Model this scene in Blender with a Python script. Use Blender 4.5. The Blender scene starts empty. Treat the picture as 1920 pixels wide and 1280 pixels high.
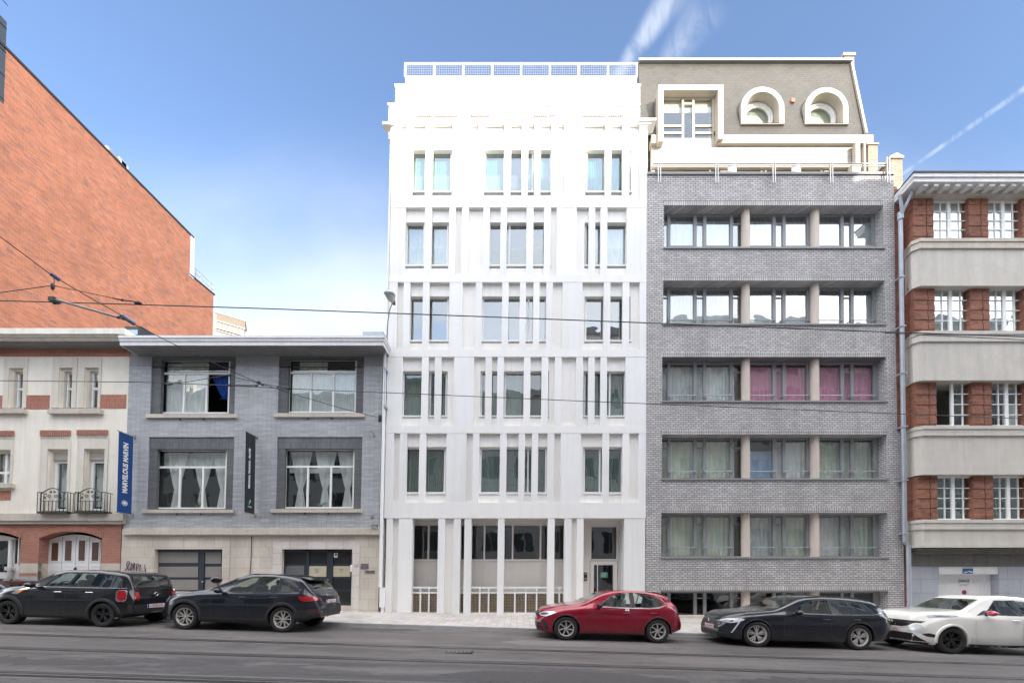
import bpy, bmesh, math, random
from mathutils import Vector, Matrix
from mathutils.bvhtree import BVHTree
from mathutils.geometry import tessellate_polygon
random.seed(7)
sc = bpy.context.scene
rad = math.radians
# ------------------------------------------------------------------ camera
F, CX, CY, EYE, PITCH = 714.0, 970.0, 1067.0, 1.65, rad(1.46)
cam = bpy.data.cameras.new('camera'); camo = bpy.data.objects.new('camera', cam)
sc.collection.objects.link(camo); sc.camera = camo
cam.sensor_fit = 'HORIZONTAL'; cam.sensor_width = 36; cam.lens = 36*F/1920
cam.shift_x = -(CX-960)/1920; cam.shift_y = (CY-640)/1920
cam.clip_start = .05; cam.clip_end = 4000
camo.location = (0, 0, EYE); camo.rotation_euler = (rad(90)+PITCH, 0, 0)
# ------------------------------------------------------------------ sun, sky
SUN_EL, SUN_AZ = rad(17), rad(35)          # azimuth measured from -Y towards +X
sdir = Vector((math.sin(SUN_AZ)*math.cos(SUN_EL), -math.cos(SUN_AZ)*math.cos(SUN_EL), math.sin(SUN_EL)))
sun = bpy.data.lights.new('sun', 'SUN'); suno = bpy.data.objects.new('sun', sun)
sc.collection.objects.link(suno); sun.energy = 2.0; sun.angle = rad(.5); sun.color = (1, .92, .81)
suno.rotation_euler = sdir.to_track_quat('Z', 'Y').to_euler()
suno.location = (20, -30, 40)
w = bpy.data.worlds.new('World'); sc.world = w; w.use_nodes = True
wn, wl = w.node_tree.nodes, w.node_tree.links; wn.clear()
def N(t, **k):
    n = wn.new(t)
    for a, b in k.items(): setattr(n, a, b)
    return n
def M_(op, a, b=None, c=None):
    n = wn.new('ShaderNodeMath'); n.operation = op
    for i, v in enumerate((a, b, c)):
        if v is None: continue
        if isinstance(v, (int, float)): n.inputs[i].default_value = v
        else: wl.new(v, n.inputs[i])
    return n.outputs[0]
sky = N('ShaderNodeTexSky', sky_type='NISHITA'); sky.sun_disc = False
sky.sun_elevation = SUN_EL; sky.sun_rotation = rad(180)-SUN_AZ
sky.air_density = 1.0; sky.dust_density = 1.0; sky.ozone_density = 1.1
tc = N('ShaderNodeTexCoord'); sep = N('ShaderNodeSeparateXYZ'); wl.new(tc.outputs['Generated'], sep.inputs[0])
dx, dy, dz = sep.outputs
ady = M_('MAXIMUM', M_('ABSOLUTE', dy), .05)
u = M_('DIVIDE', dx, ady); v = M_('DIVIDE', dz, ady)
front = M_('GREATER_THAN', dy, .05)
cmb = N('ShaderNodeCombineXYZ'); wl.new(u, cmb.inputs[0]); wl.new(v, cmb.inputs[1]); wl.new(front, cmb.inputs[2])
def noise(scale, det=5, rough=.55, sx=1, sy=1, rot=0, dist=0, src=None):
    mp = N('ShaderNodeMapping'); mp.inputs['Scale'].default_value = (sx, sy, 1); mp.inputs['Rotation'].default_value = (0, 0, rot)
    wl.new(src or cmb.outputs[0], mp.inputs[0])
    n = N('ShaderNodeTexNoise'); n.inputs['Scale'].default_value = scale; n.inputs['Detail'].default_value = det
    n.inputs['Roughness'].default_value = rough; n.inputs['Distortion'].default_value = dist
    wl.new(mp.outputs[0], n.inputs['Vector']); return n.outputs[0]
def smooth(x, a, b):
    n = N('ShaderNodeMapRange', interpolation_type='SMOOTHSTEP')
    wl.new(x, n.inputs[0]); n.inputs[1].default_value = a; n.inputs[2].default_value = b; return n.outputs[0]
def line_mask(x0, y0, x1, y1, w0, w1, fr, seed):
    # soft streak of cloud between two directions of the dome, its width growing along it
    dxv, dyv = x1-x0, y1-y0; L = math.hypot(dxv, dyv); ax, ay = dxv/L, dyv/L
    pu, pv = M_('SUBTRACT', u, x0), M_('SUBTRACT', v, y0)
    t = M_('ADD', M_('MULTIPLY', pu, ax), M_('MULTIPLY', pv, ay))
    s = M_('ABSOLUTE', M_('SUBTRACT', M_('MULTIPLY', pv, ax), M_('MULTIPLY', pu, ay)))
    wd = M_('ADD', w0, M_('MULTIPLY', t, (w1-w0)/L))
    m = M_('SUBTRACT', 1, smooth(M_('DIVIDE', s, M_('MAXIMUM', wd, .002)), .1, 1.0))
    m = M_('MULTIPLY', m, smooth(t, -.02, .06))
    m = M_('MULTIPLY', m, M_('SUBTRACT', 1, smooth(t, L-.05, L+.05)))
    return M_('MULTIPLY', M_('MULTIPLY', m, fr), front)
wis = smooth(noise(9, 8, .62, 1.2, .55, rad(35), .6), .33, .72)
wis2 = smooth(noise(22, 7, .6, 1, .6, rad(30), .5), .3, .7)
cont = line_mask(.98, 1.05, 1.42, 1.36, .006, .013, M_('MULTIPLY', wis2, .30), 1)
cirA = line_mask(.24, 1.32, .43, 1.60, .018, .055, M_('MULTIPLY', wis, .5), 2)
cirB = line_mask(.34, 1.30, .52, 1.56, .02, .08, M_('MULTIPLY', wis, .28), 3)
# broad veil low in the sky, thicker to the left of the white building and behind the camera
veil = M_('MULTIPLY', smooth(noise(1.6, 6, .5, .8, 1.3, rad(20)), .3, .75), M_('SUBTRACT', 1, smooth(v, .45, 1.35)))
lowv = M_('SUBTRACT', 1, smooth(v, .05, 1.25))
vf = M_('MULTIPLY', M_('ADD', .02, M_('ADD', M_('MULTIPLY', veil, .55), M_('MULTIPLY', lowv, .85))), front)
back = M_('SUBTRACT', 1, front)
bk = M_('MULTIPLY', M_('MULTIPLY', smooth(noise(1.1, 7, .55, 1, 1.6), .30, .58), M_('SUBTRACT', 1, M_('MULTIPLY', M_('MULTIPLY', smooth(v, .80, 1.02), M_('SUBTRACT', 1, smooth(v, 1.15, 1.5))), .5))), back)
zen = M_('MULTIPLY', smooth(dz, .80, .93), M_('SUBTRACT', 1, smooth(dy, .0, .42)))  # unseen white patch added at the zenith to lift the lower floors
mask = M_('MINIMUM', M_('ADD', M_('ADD', M_('ADD', M_('ADD', cont, zen), cirA), cirB), M_('ADD', vf, M_('MULTIPLY', bk, .88))), 1)
# the half of the sky away from the sun is the darker, deeper half
sk = N('ShaderNodeMixRGB', blend_type='MULTIPLY'); sk.inputs[0].default_value = 1; wl.new(sky.outputs[0], sk.inputs[1])
ft = N('ShaderNodeMixRGB'); wl.new(smooth(dy, -.25, .35), ft.inputs[0]); ft.inputs[1].default_value = (.85, .87, .92, 1); ft.inputs[2].default_value = (.41, .45, .525, 1); wl.new(ft.outputs[0], sk.inputs[2])
mix = N('ShaderNodeMixRGB'); wl.new(mask, mix.inputs[0]); wl.new(sk.outputs[0], mix.inputs[1])
# clouds behind and overhead, out of view, brightened to light the shaded fronts
cl = N('ShaderNodeCombineXYZ')
bz = M_('MULTIPLY', M_('MAXIMUM', back, zen), M_('ADD', .17, M_('MULTIPLY', smooth(v, .8, 1.7), .83)))
wl.new(M_('ADD', 1.85, M_('MULTIPLY', bz, 6.0)), cl.inputs[0]); wl.new(M_('ADD', 1.92, M_('MULTIPLY', bz, 5.75)), cl.inputs[1]); wl.new(M_('ADD', 2.03, M_('MULTIPLY', bz, 5.55)), cl.inputs[2])
wl.new(cl.outputs[0], mix.inputs[2])
bg = N('ShaderNodeBackground'); bg.inputs[1].default_value = .15; wl.new(mix.outputs[0], bg.inputs[0])
out = N('ShaderNodeOutputWorld'); wl.new(bg.outputs[0], out.inputs[0])
sc.view_settings.view_transform = 'Standard'; sc.view_settings.look = 'None'; sc.view_settings.gamma = 1
sc.view_settings.exposure = 2.33
sc.render.engine = 'CYCLES'
# ------------------------------------------------------------------ helpers: place
SH = .012
cp, sp_ = math.cos(PITCH), math.sin(PITCH)
def U(px, py, Y, shear=True):
    """the point on the vertical plane at distance Y in direction (px, py)"""
    a, b = (px-CX)/F, (CY-py)/F
    t = Y/(cp-b*sp_)
    X, Z = a*t, EYE+t*(sp_+b*cp)
    return (X-SH*(Z-EYE), Z) if shear else (X, Z)
def RC(x0, y0, x1, y1, Y):
    ym, xm = (y0+y1)/2, (x0+x1)/2
    return (U(x0, ym, Y)[0], U(x1, ym, Y)[0], U(xm, y1, Y)[1], U(xm, y0, Y)[1])   # X0 X1 Z0 Z1
YF = 15.3
# ------------------------------------------------------------------ helpers: materials
MATS = {}
def nodemat(name):
    m = bpy.data.materials.new(name); m.use_nodes = True; MATS[name] = m
    return m, m.node_tree.nodes, m.node_tree.links, m.node_tree.nodes['Principled BSDF']
def coords(n, l, sx=1, sy=1, sz=1):
    t = n.new('ShaderNodeTexCoord'); mp = n.new('ShaderNodeMapping'); mp.inputs['Scale'].default_value = (sx, sy, sz)
    l.new(t.outputs['Object'], mp.inputs[0]); return mp.outputs[0]
def nz(n, l, vec, scale, det=4, rough=.55):
    x = n.new('ShaderNodeTexNoise'); x.inputs['Scale'].default_value = scale; x.inputs['Detail'].default_value = det
    x.inputs['Roughness'].default_value = rough; l.new(vec, x.inputs['Vector']); return x.outputs[0]
def mrange(n, l, x, a, b, c, d):
    m = n.new('ShaderNodeMapRange'); l.new(x, m.inputs[0])
    for i, q in enumerate((a, b, c, d)): m.inputs[i+1].default_value = q
    return m.outputs[0]
def mulcol(n, l, col, fac):
    h = n.new('ShaderNodeHueSaturation'); l.new(col, h.inputs['Color']) if not isinstance(col, tuple) else setattr(h.inputs['Color'], 'default_value', col)
    l.new(fac, h.inputs['Value']); return h.outputs[0]
def mixc(n, l, f, a, b):
    m = n.new('ShaderNodeMixRGB')
    for i, q in enumerate((f, a, b)):
        if isinstance(q, tuple): m.inputs[i].default_value = q
        elif isinstance(q, (int, float)): m.inputs[i].default_value = q
        else: l.new(q, m.inputs[i])
    return m.outputs[0]
def mth(n, l, op, a, b=None):
    x = n.new('ShaderNodeMath'); x.operation = op
    for i, q in enumerate((a, b)):
        if q is None: continue
        if isinstance(q, (int, float)): x.inputs[i].default_value = q
        else: l.new(q, x.inputs[i])
    return x.outputs[0]
def c4(c): return (c[0], c[1], c[2], 1)
def bump(n, l, b, h, dist, strength=.5):
    x = n.new('ShaderNodeBump'); x.inputs['Distance'].default_value = dist; x.inputs['Strength'].default_value = strength
    l.new(h, x.inputs['Height']); l.new(x.outputs[0], b.inputs['Normal'])
def plain(name, col, rough=.6, var=.12, scale=3, streak=0, metal=0, bmp=0, spec=.5, dirt=None, coat=0):
    m, n, l, b = nodemat(name)
    v = coords(n, l)
    f1 = nz(n, l, v, scale, 5, .6); f2 = nz(n, l, v, scale*9, 4, .6)
    s = mth(n, l, 'ADD', mth(n, l, 'MULTIPLY', f1, .65), mth(n, l, 'MULTIPLY', f2, .35))
    fac = mrange(n, l, s, .3, .7, 1-var, 1+var)
    if streak:
        vs = coords(n, l, 1, 1, .06)
        fs = mrange(n, l, nz(n, l, vs, 4.5, 5, .65), .42, .72, 1, 1-streak)
        fac = mth(n, l, 'MULTIPLY', fac, fs)
    c = mulcol(n, l, c4(col), fac)
    if dirt:
        d = mrange(n, l, nz(n, l, v, scale*.8, 6, .7), .5, .72, 0, dirt[1]); c = mixc(n, l, d, c, c4(dirt[0]))
    l.new(c, b.inputs['Base Color'])
    b.inputs['Roughness'].default_value = rough; b.inputs['Metallic'].default_value = metal
    b.inputs['Specular IOR Level'].default_value = spec
    if coat: b.inputs['Coat Weight'].default_value = coat; b.inputs['Coat Roughness'].default_value = .04
    if bmp: bump(n, l, b, nz(n, l, v, 60, 4, .6), .01, bmp)
    return m
def brick(name, c1, c2, mortar, bw=.22, bh=.065, ms=.009, rough=.8, bias=0, dark=None, bmp=.6, vertical=False, streak=0, offset=.5, big=.15, spec=.3):
    m, n, l, b = nodemat(name)
    t = n.new('ShaderNodeTexCoord'); s = n.new('ShaderNodeSeparateXYZ'); l.new(t.outputs['Object'], s.inputs[0])
    uu = mth(n, l, 'ADD', s.outputs[0], s.outputs[1]); c = n.new('ShaderNodeCombineXYZ')
    # a little wobble so that the courses are not ruled lines
    wob = mth(n, l, 'MULTIPLY', mth(n, l, 'SUBTRACT', nz(n, l, t.outputs['Object'], 2.5, 2), .5), .012)
    zz = mth(n, l, 'ADD', s.outputs[2], wob)
    if vertical: l.new(zz, c.inputs[0]); l.new(uu, c.inputs[1])
    else: l.new(uu, c.inputs[0]); l.new(zz, c.inputs[1])
    k = n.new('ShaderNodeTexBrick'); l.new(c.outputs[0], k.inputs['Vector'])
    k.inputs['Scale'].default_value = 1; k.inputs['Brick Width'].default_value = bw; k.inputs['Row Height'].default_value = bh
    k.inputs['Mortar Size'].default_value = ms; k.inputs['Mortar Smooth'].default_value = .15; k.inputs['Bias'].default_value = bias
    k.offset = offset
    k.inputs['Color1'].default_value = c4(c1); k.inputs['Color2'].default_value = c4(c2); k.inputs['Mortar'].default_value = c4(mortar)
    v = t.outputs['Object']
    fac = mrange(n, l, nz(n, l, v, .9, 6, .6), .3, .7, 1-big, 1+big)
    fac = mth(n, l, 'MULTIPLY', fac, mrange(n, l, nz(n, l, v, 26, 3, .7), .3, .7, .88, 1.12))
    if streak:
        vs = coords(n, l, 1, 1, .05)
        fac = mth(n, l, 'MULTIPLY', fac, mrange(n, l, nz(n, l, vs, 2.2, 5, .65), .45, .75, 1, 1-streak))
    col = mulcol(n, l, k.outputs[0], fac)
    if dark:
        vv = n.new('ShaderNodeMapping'); l.new(c.outputs[0], vv.inputs[0]); vv.inputs['Scale'].default_value = (1/bw, 1/bh, 1)
        wn_ = n.new('ShaderNodeTexWhiteNoise'); fl = n.new('ShaderNodeVectorMath'); fl.operation = 'FLOOR'
        l.new(vv.outputs[0], fl.inputs[0]); l.new(fl.outputs[0], wn_.inputs['Vector'])
        d = mrange(n, l, wn_.outputs[0], dark[1], dark[1]+.02, 0, dark[2]); col = mixc(n, l, d, col, c4(dark[0]))
    l.new(col, b.inputs['Base Color']); b.inputs['Roughness'].default_value = rough; b.inputs['Specular IOR Level'].default_value = spec
    h = mth(n, l, 'SUBTRACT', mth(n, l, 'MULTIPLY', nz(n, l, v, 40, 3), .3), k.outputs[1])
    bump(n, l, b, h, .012, bmp)
    return m
def glass(name, tint=(.86, .9, .88), refl=.24, wav=.012, rough=0.0):
    m = bpy.data.materials.new(name); m.use_nodes = True; MATS[name] = m
    n, l = m.node_tree.nodes, m.node_tree.links; n.clear()
    o = n.new('ShaderNodeOutputMaterial'); mx = n.new('ShaderNodeMixShader'); tr = n.new('ShaderNodeBsdfTransparent'); gl = n.new('ShaderNodeBsdfGlossy')
    tr.inputs[0].default_value = c4(tint); gl.inputs['Roughness'].default_value = rough; gl.inputs['Color'].default_value = (.93, .97, .97, 1)
    fr = n.new('ShaderNodeLayerWeight'); fr.inputs[0].default_value = .5
    f = mth(n, l, 'ADD', mth(n, l, 'MULTIPLY', mth(n, l, 'POWER', fr.outputs[1], 4.0), .8), refl)
    f = mth(n, l, 'MINIMUM', f, 1.0)
    t = n.new('ShaderNodeTexCoord')
    bp = n.new('ShaderNodeBump'); bp.inputs['Distance'].default_value = wav; bp.inputs['Strength'].default_value = 1
    l.new(nz(n, l, t.outputs['Object'], .9, 2, .4), bp.inputs['Height']); l.new(bp.outputs[0], gl.inputs['Normal'])
    l.new(f, mx.inputs[0]); l.new(tr.outputs[0], mx.inputs[1]); l.new(gl.outputs[0], mx.inputs[2]); l.new(mx.outputs[0], o.inputs[0])
    return m
def cloth(name, col, tr=.45):
    m = bpy.data.materials.new(name); m.use_nodes = True; MATS[name] = m
    n, l = m.node_tree.nodes, m.node_tree.links; n.clear()
    o = n.new('ShaderNodeOutputMaterial'); mx = n.new('ShaderNodeMixShader'); a = n.new('ShaderNodeBsdfDiffuse'); b = n.new('ShaderNodeBsdfTranslucent')
    v = coords(n, l, 1, 1, .15); c = mulcol(n, l, c4(col), mrange(n, l, nz(n, l, v, 9, 4), .3, .7, .82, 1.1))
    l.new(c, a.inputs[0]); l.new(c, b.inputs[0]); mx.inputs[0].default_value = tr
    l.new(a.outputs[0], mx.inputs[1]); l.new(b.outputs[0], mx.inputs[2]); l.new(mx.outputs[0], o.inputs[0])
    return m
# ------------------------------------------------------------------ helpers: meshes
class MB:
    def __init__(s): s.v = []; s.f = []
    def quad(s, a, b, c, d):
        i = len(s.v); s.v += [tuple(a), tuple(b), tuple(c), tuple(d)]; s.f.append((i, i+1, i+2, i+3))
    def box(s, x0, x1, y0, y1, z0, z1):
        if x0 > x1: x0, x1 = x1, x0
        if y0 > y1: y0, y1 = y1, y0
        if z0 > z1: z0, z1 = z1, z0
        i = len(s.v)
        s.v += [(x0,y0,z0),(x1,y0,z0),(x1,y1,z0),(x0,y1,z0),(x0,y0,z1),(x1,y0,z1),(x1,y1,z1),(x0,y1,z1)]
        for q in ((0,3,2,1),(4,5,6,7),(0,1,5,4),(1,2,6,5),(2,3,7,6),(3,0,4,7)): s.f.append(tuple(i+k for k in q))
        return s
    def bar(s, a, b, w, h=None):           # square bar between two points
        h = h or w; a, b = Vector(a), Vector(b); d = (b-a).normalized()
        up = Vector((0,0,1)) if abs(d.z) < .95 else Vector((0,1,0))
        sx = d.cross(up).normalized()*w/2; sy = sx.cross(d).normalized()*h/2
        i = len(s.v)
        for p in (a, b):
            for q in (sx+sy, -sx+sy, -sx-sy, sx-sy): s.v.append(tuple(p+q))
        for q in ((0,1,2,3),(7,6,5,4),(0,4,5,1),(1,5,6,2),(2,6,7,3),(3,7,4,0)): s.f.append(tuple(i+k for k in q))
        return s
    def tube(s, pts, r, seg=8, cap=True):
        pts = [Vector(p) for p in pts]; rs = r if isinstance(r, (list, tuple)) else [r]*len(pts)
        i0 = len(s.v); n = len(pts); prev = None
        for k, p in enumerate(pts):
            d = (pts[min(k+1, n-1)]-pts[max(k-1, 0)]).normalized()
            if prev is None:
                up = Vector((0,0,1)) if abs(d.z) < .9 else Vector((0,1,0)); sx = d.cross(up).normalized()
            else: sx = (prev-d*prev.dot(d)).normalized()
            prev = sx; sy = d.cross(sx)
            for j in range(seg):
                t = 2*math.pi*j/seg; s.v.append(tuple(p+(sx*math.cos(t)+sy*math.sin(t))*rs[k]))
        for k in range(n-1):
            for j in range(seg):
                a = i0+k*seg+j; b = i0+k*seg+(j+1) % seg; s.f.append((a, b, b+seg, a+seg))
        if cap:
            s.f.append(tuple(i0+j for j in range(seg))[::-1]); s.f.append(tuple(i0+(n-1)*seg+j for j in range(seg)))
        return s
    def prism(s, poly, y0, y1):            # polygon in (x, z), extruded along y
        i = len(s.v); n = len(poly)
        s.v += [(x, y0, z) for x, z in poly]+[(x, y1, z) for x, z in poly]
        for t in tessellate_polygon([[Vector((x, z, 0)) for x, z in poly]]):
            s.f.append((i+t[0], i+t[1], i+t[2])); s.f.append((i+n+t[2], i+n+t[1], i+n+t[0]))
        for k in range(n): j = (k+1) % n; s.f.append((i+k, i+j, i+n+j, i+n+k))
        return s
    def sphere(s, c, rx, ry=None, rz=None, seg=12, ring=8):
        ry = ry or rx; rz = rz or rx; i = len(s.v)
        for a in range(ring+1):
            ph = math.pi*a/ring
            for b in range(seg):
                th = 2*math.pi*b/seg
                s.v.append((c[0]+rx*math.sin(ph)*math.cos(th), c[1]+ry*math.sin(ph)*math.sin(th), c[2]+rz*math.cos(ph)))
        for a in range(ring):
            for b in range(seg):
                p = i+a*seg+b; q = i+a*seg+(b+1) % seg; s.f.append((p, q, q+seg, p+seg))
        return s
    def px(s, x0, y0, x1, y1, Ya, Yb):     # box whose front face at Ya covers that part of the view
        X0, X1, Z0, Z1 = RC(x0, y0, x1, y1, Ya); return s.box(X0, X1, Ya, Yb, Z0, Z1)
    def build(s, name, mat, parent=None, smooth=None, shear=False, fix=True):
        me = bpy.data.meshes.new(name)
        vs = [(x+SH*(z-EYE), y, z) for x, y, z in s.v] if shear else s.v
        me.from_pydata(vs, [], s.f); 
        if fix:
            b = bmesh.new(); b.from_mesh(me); bmesh.ops.remove_doubles(b, verts=b.verts, dist=1e-5)
            bmesh.ops.recalc_face_normals(b, faces=b.faces); b.to_mesh(me); b.free()
        me.update()
        return link(name, me, mat, parent, smooth)
def link(name, me, mat, parent=None, smooth=None):
    o = bpy.data.objects.new(name, me); sc.collection.objects.link(o)
    if mat: me.materials.append(MATS[mat] if isinstance(mat, str) else mat)
    if smooth is not None:
        me.polygons.foreach_set('use_smooth', [True]*len(me.polygons)); me.set_sharp_from_angle(angle=rad(smooth))
    if parent:
        o.parent = parent
        q = parent; off = Vector((0, 0, 0))
        if parent.type == 'EMPTY' and parent.get('world_parts'): o.location = -parent.location
    return o
class SMB(MB):                              # a mesh of a building: follows the slight lean of the facades
    def build(s, name, mat, parent=None, smooth=None, **k): return MB.build(s, name, mat, parent, smooth, shear=True, **k)
def thing(name, label, cat, loc=(0, 0, 0), group=None, world=True):
    o = bpy.data.objects.new(name, None); sc.collection.objects.link(o); o.location = loc
    o['label'] = label; o['category'] = cat
    if world: o['world_parts'] = True
    if group: o['group'] = group
    o.empty_display_size = .3
    return o
def tag(o, label, cat, group=None, kind=None):
    if label: o['label'] = label
    if cat: o['category'] = cat
    if group: o['group'] = group
    if kind: o['kind'] = kind
    return o
def wall(mb, rect, holes, Y0, depth):
    """front face of a wall with rectangular openings and their reveals; all in X0 X1 Z0 Z1"""
    xs = sorted(set([rect[0], rect[1]]+[h[i] for h in holes for i in (0, 1)]))
    zs = sorted(set([rect[2], rect[3]]+[h[i] for h in holes for i in (2, 3)]))
    xs = [x for x in xs if rect[0]-1e-6 <= x <= rect[1]+1e-6]; zs = [z for z in zs if rect[2]-1e-6 <= z <= rect[3]+1e-6]
    inh = lambda x, z: any(h[0] < x < h[1] and h[2] < z < h[3] for h in holes)
    for a, b in zip(xs, xs[1:]):
        for c, d in zip(zs, zs[1:]):
            if not inh((a+b)/2, (c+d)/2): mb.quad((a, Y0, c), (b, Y0, c), (b, Y0, d), (a, Y0, d))
    for h in holes:
        x0, x1, z0, z1 = h[:4]; Y1 = Y0+depth
        mb.quad((x0, Y0, z0), (x0, Y0, z1), (x0, Y1, z1), (x0, Y1, z0)); mb.quad((x1, Y0, z0), (x1, Y1, z0), (x1, Y1, z1), (x1, Y0, z1))
        mb.quad((x0, Y0, z1), (x1, Y0, z1), (x1, Y1, z1), (x0, Y1, z1)); mb.quad((x0, Y0, z0), (x0, Y1, z0), (x1, Y1, z0), (x1, Y0, z0))
    X0, X1, Z0, Z1 = rect
    for a, b in (((X0, Z0), (X0, Z1)), ((X1, Z1), (X1, Z0)), ((X0, Z1), (X1, Z1))):
        mb.quad((a[0], Y0, a[1]), (b[0], Y0, b[1]), (b[0], Y0+depth, b[1]), (a[0], Y0+depth, a[1]))
def room(parent, rect, Y, depth=1.6, mat='room', pad=.25):
    x0, x1, z0, z1 = rect; x0 -= pad; x1 += pad; z1 += .05; z0 -= .05; m = SMB(); Yb = Y+depth
    m.quad((x0, Yb, z0), (x1, Yb, z0), (x1, Yb, z1), (x0, Yb, z1))
    m.quad((x0, Y, z0), (x0, Yb, z0), (x0, Yb, z1), (x0, Y, z1)); m.quad((x1, Y, z0), (x1, Yb, z0), (x1, Yb, z1), (x1, Y, z1))
    m.quad((x0, Y, z0), (x1, Y, z0), (x1, Yb, z0), (x0, Yb, z0)); m.quad((x0, Y, z1), (x1, Y, z1), (x1, Yb, z1), (x0, Yb, z1))
    return m
def curtain_mb(m, x0, x1, z0, z1, Y, amp=.02, wl_=.09, tied=None, seed=0):
    """pleated cloth; tied = (centre fraction, waist width, waist height fraction)"""
    rr = random.Random(seed); nx = max(8, int((x1-x0)/wl_*6)); nz_ = 12 if tied else 2
    ph = rr.random()*6; j = [rr.uniform(-.25, .25) for _ in range(nx+1)]
    i0 = len(m.v)
    for a in range(nz_+1):
        tz = a/nz_; z = z0+(z1-z0)*tz
        for b in range(nx+1):
            tx = b/nx; x = x0+(x1-x0)*tx
            if tied:
                cf, ww, wh = tied
                if tz > wh: k = ww+(1-ww)*((tz-wh)/(1-wh))**.75
                else: k = ww+(.5-ww)*((wh-tz)/wh)**.9
                xc = x0+(x1-x0)*cf; xb = x0+(x1-x0)*tx; side = (xb-xc)*k
                x = xc+side
            m.v.append((x, Y+amp*math.sin(tx*(x1-x0)/wl_*6.283+ph+j[b]), z))
    for a in range(nz_):
        for b in range(nx):
            p = i0+a*(nx+1)+b; m.f.append((p, p+1, p+nx+2, p+nx+1))
def window(parent, rect, Y, frame='white_frame', pane='glass', fw=.055, vb=(), hb=(), bw=.05, gb=(), curtain=None, bars=(), name='window', depth=.07, roomd=1.6, roommat='room', sub=None, nopane=None, label=None):
    """frame (with its bars) > pane, curtain; the dark room behind it. vb / hb: fractions; bars: extra (x0,x1,z0,z1) fractions"""
    x0, x1, z0, z1 = rect; W, H = x1-x0, z1-z0; m = SMB(); Yb = Y+depth
    m.box(x0, x0+fw, Y, Yb, z0, z1); m.box(x1-fw, x1, Y, Yb, z0, z1); m.box(x0+fw, x1-fw, Y, Yb, z0, z0+fw); m.box(x0+fw, x1-fw, Y, Yb, z1-fw, z1)
    for f in vb:
        a, b_, c_ = (f if isinstance(f, tuple) else (f, 0, 1)); xc = x0+W*a
        m.box(xc-bw/2, xc+bw/2, Y+.004, Yb-.004, z0+fw+(H-2*fw)*b_, z0+fw+(H-2*fw)*c_)
    for f in hb:
        a, b_, c_ = (f if isinstance(f, tuple) else (f, 0, 1)); zc = z0+H*a
        m.box(x0+fw+(W-2*fw)*b_, x0+fw+(W-2*fw)*c_, Y+.007, Yb-.007, zc-bw/2, zc+bw/2)
    for a, b_, c_, d_ in gb: m.box(x0+W*a, x0+W*b_, Y+.012, Yb-.012, z0+H*c_, z0+H*d_)
    fr = m.build(name, frame, parent)
    if label: fr['label'] = label
    if parent is not None and parent.type == 'EMPTY': pass
    p = SMB(); yp = Y+depth*.55
    for (a, b_, c_, d_) in (nopane or [(0, 1, 0, 1)]):
        p.quad((x0+W*a+.01, yp, z0+H*c_+.01), (x0+W*b_-.01, yp, z0+H*c_+.01), (x0+W*b_-.01, yp, z0+H*d_-.01), (x0+W*a+.01, yp, z0+H*d_-.01))
    p.build('pane', pane, fr, fix=False)
    if curtain:
        for cu in (curtain if isinstance(curtain, list) else [curtain]):
            mat_, a, b_, c_, d_ = cu[:5]; c = SMB(); kw = cu[5] if len(cu) > 5 else {}
            if kw.get('flat'): 
                c.box(x0+W*a, x0+W*b_, Yb+.06, Yb+.07, z0+H*c_, z0+H*d_); c.build('blind', mat_, fr)
            else:
                curtain_mb(c, x0+W*a, x0+W*b_, z0+H*c_, z0+H*d_, Yb+kw.get('y', .12), seed=random.random(), **{k: q for k, q in kw.items() if k not in ('y',)})
                c.build('curtain', mat_, fr, smooth=60, fix=False)
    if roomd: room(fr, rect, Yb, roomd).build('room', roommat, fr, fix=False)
    return fr
def text(parent, name, s, mat, size, origin, xdir, ydir, xs=1.0, ext=.002, align='CENTER', bold=0):
    cu = bpy.data.curves.new(name, 'FONT'); cu.body = s; cu.size = size; cu.extrude = ext; cu.align_x = align; cu.align_y = 'CENTER'
    cu.resolution_u = 3; cu.offset = bold
    t = bpy.data.objects.new(name, cu); sc.collection.objects.link(t); bpy.context.view_layer.update()
    me = bpy.data.meshes.new_from_object(t.evaluated_get(bpy.context.evaluated_depsgraph_get()))
    bpy.data.objects.remove(t); bpy.data.curves.remove(cu)
    X, Y = Vector(xdir).normalized(), Vector(ydir).normalized(); Z = X.cross(Y)
    Mx = Matrix((X*xs, Y, Z)).transposed().to_4x4(); Mx.translation = Vector(origin)
    me.transform(Mx)
    return link(name, me, mat, parent)
# ------------------------------------------------------------------ materials
plain('white_panel', (.80, .79, .77), .55, .03, .5, streak=.05, bmp=.05, dirt=((.55, .53, .49), .10))
plain('white_wall', (.86, .835, .785), .6, .03, .7, streak=.09, bmp=.05)
plain('cream_frame', (.84, .79, .72), .5, .03)
plain('white_frame', (.82, .82, .80), .4, .04, 4)
plain('white_metal', (.8, .8, .8), .45, .03)
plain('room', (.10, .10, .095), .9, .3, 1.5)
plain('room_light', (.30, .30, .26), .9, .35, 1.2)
glass('glass', (.90, .94, .92), .17)
glass('glass_clear', (.88, .9, .88), .12)
glass('glass_bright', (.85, .92, .90), .34)
glass('glass_dark', (.25, .28, .28), .13)
cloth('sheer', (.93, .94, .92), .15); cloth('sheer_green', (.16, .46, .34), .4); cloth('sheer_grey', (.82, .85, .84), .25); cloth('pink_cloth', (.95, .45, .62), .15)
cloth('blue_cloth', (.03, .10, .36), .2); cloth('cream_blind', (.78, .78, .70), .35); cloth('green_cream', (.82, .87, .74), .2); cloth('blue_blind', (.55, .70, .90), .3); cloth('white_blind', (.85, .87, .87), .3)
cloth('net_dark', (.30, .39, .36), .4)
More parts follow.
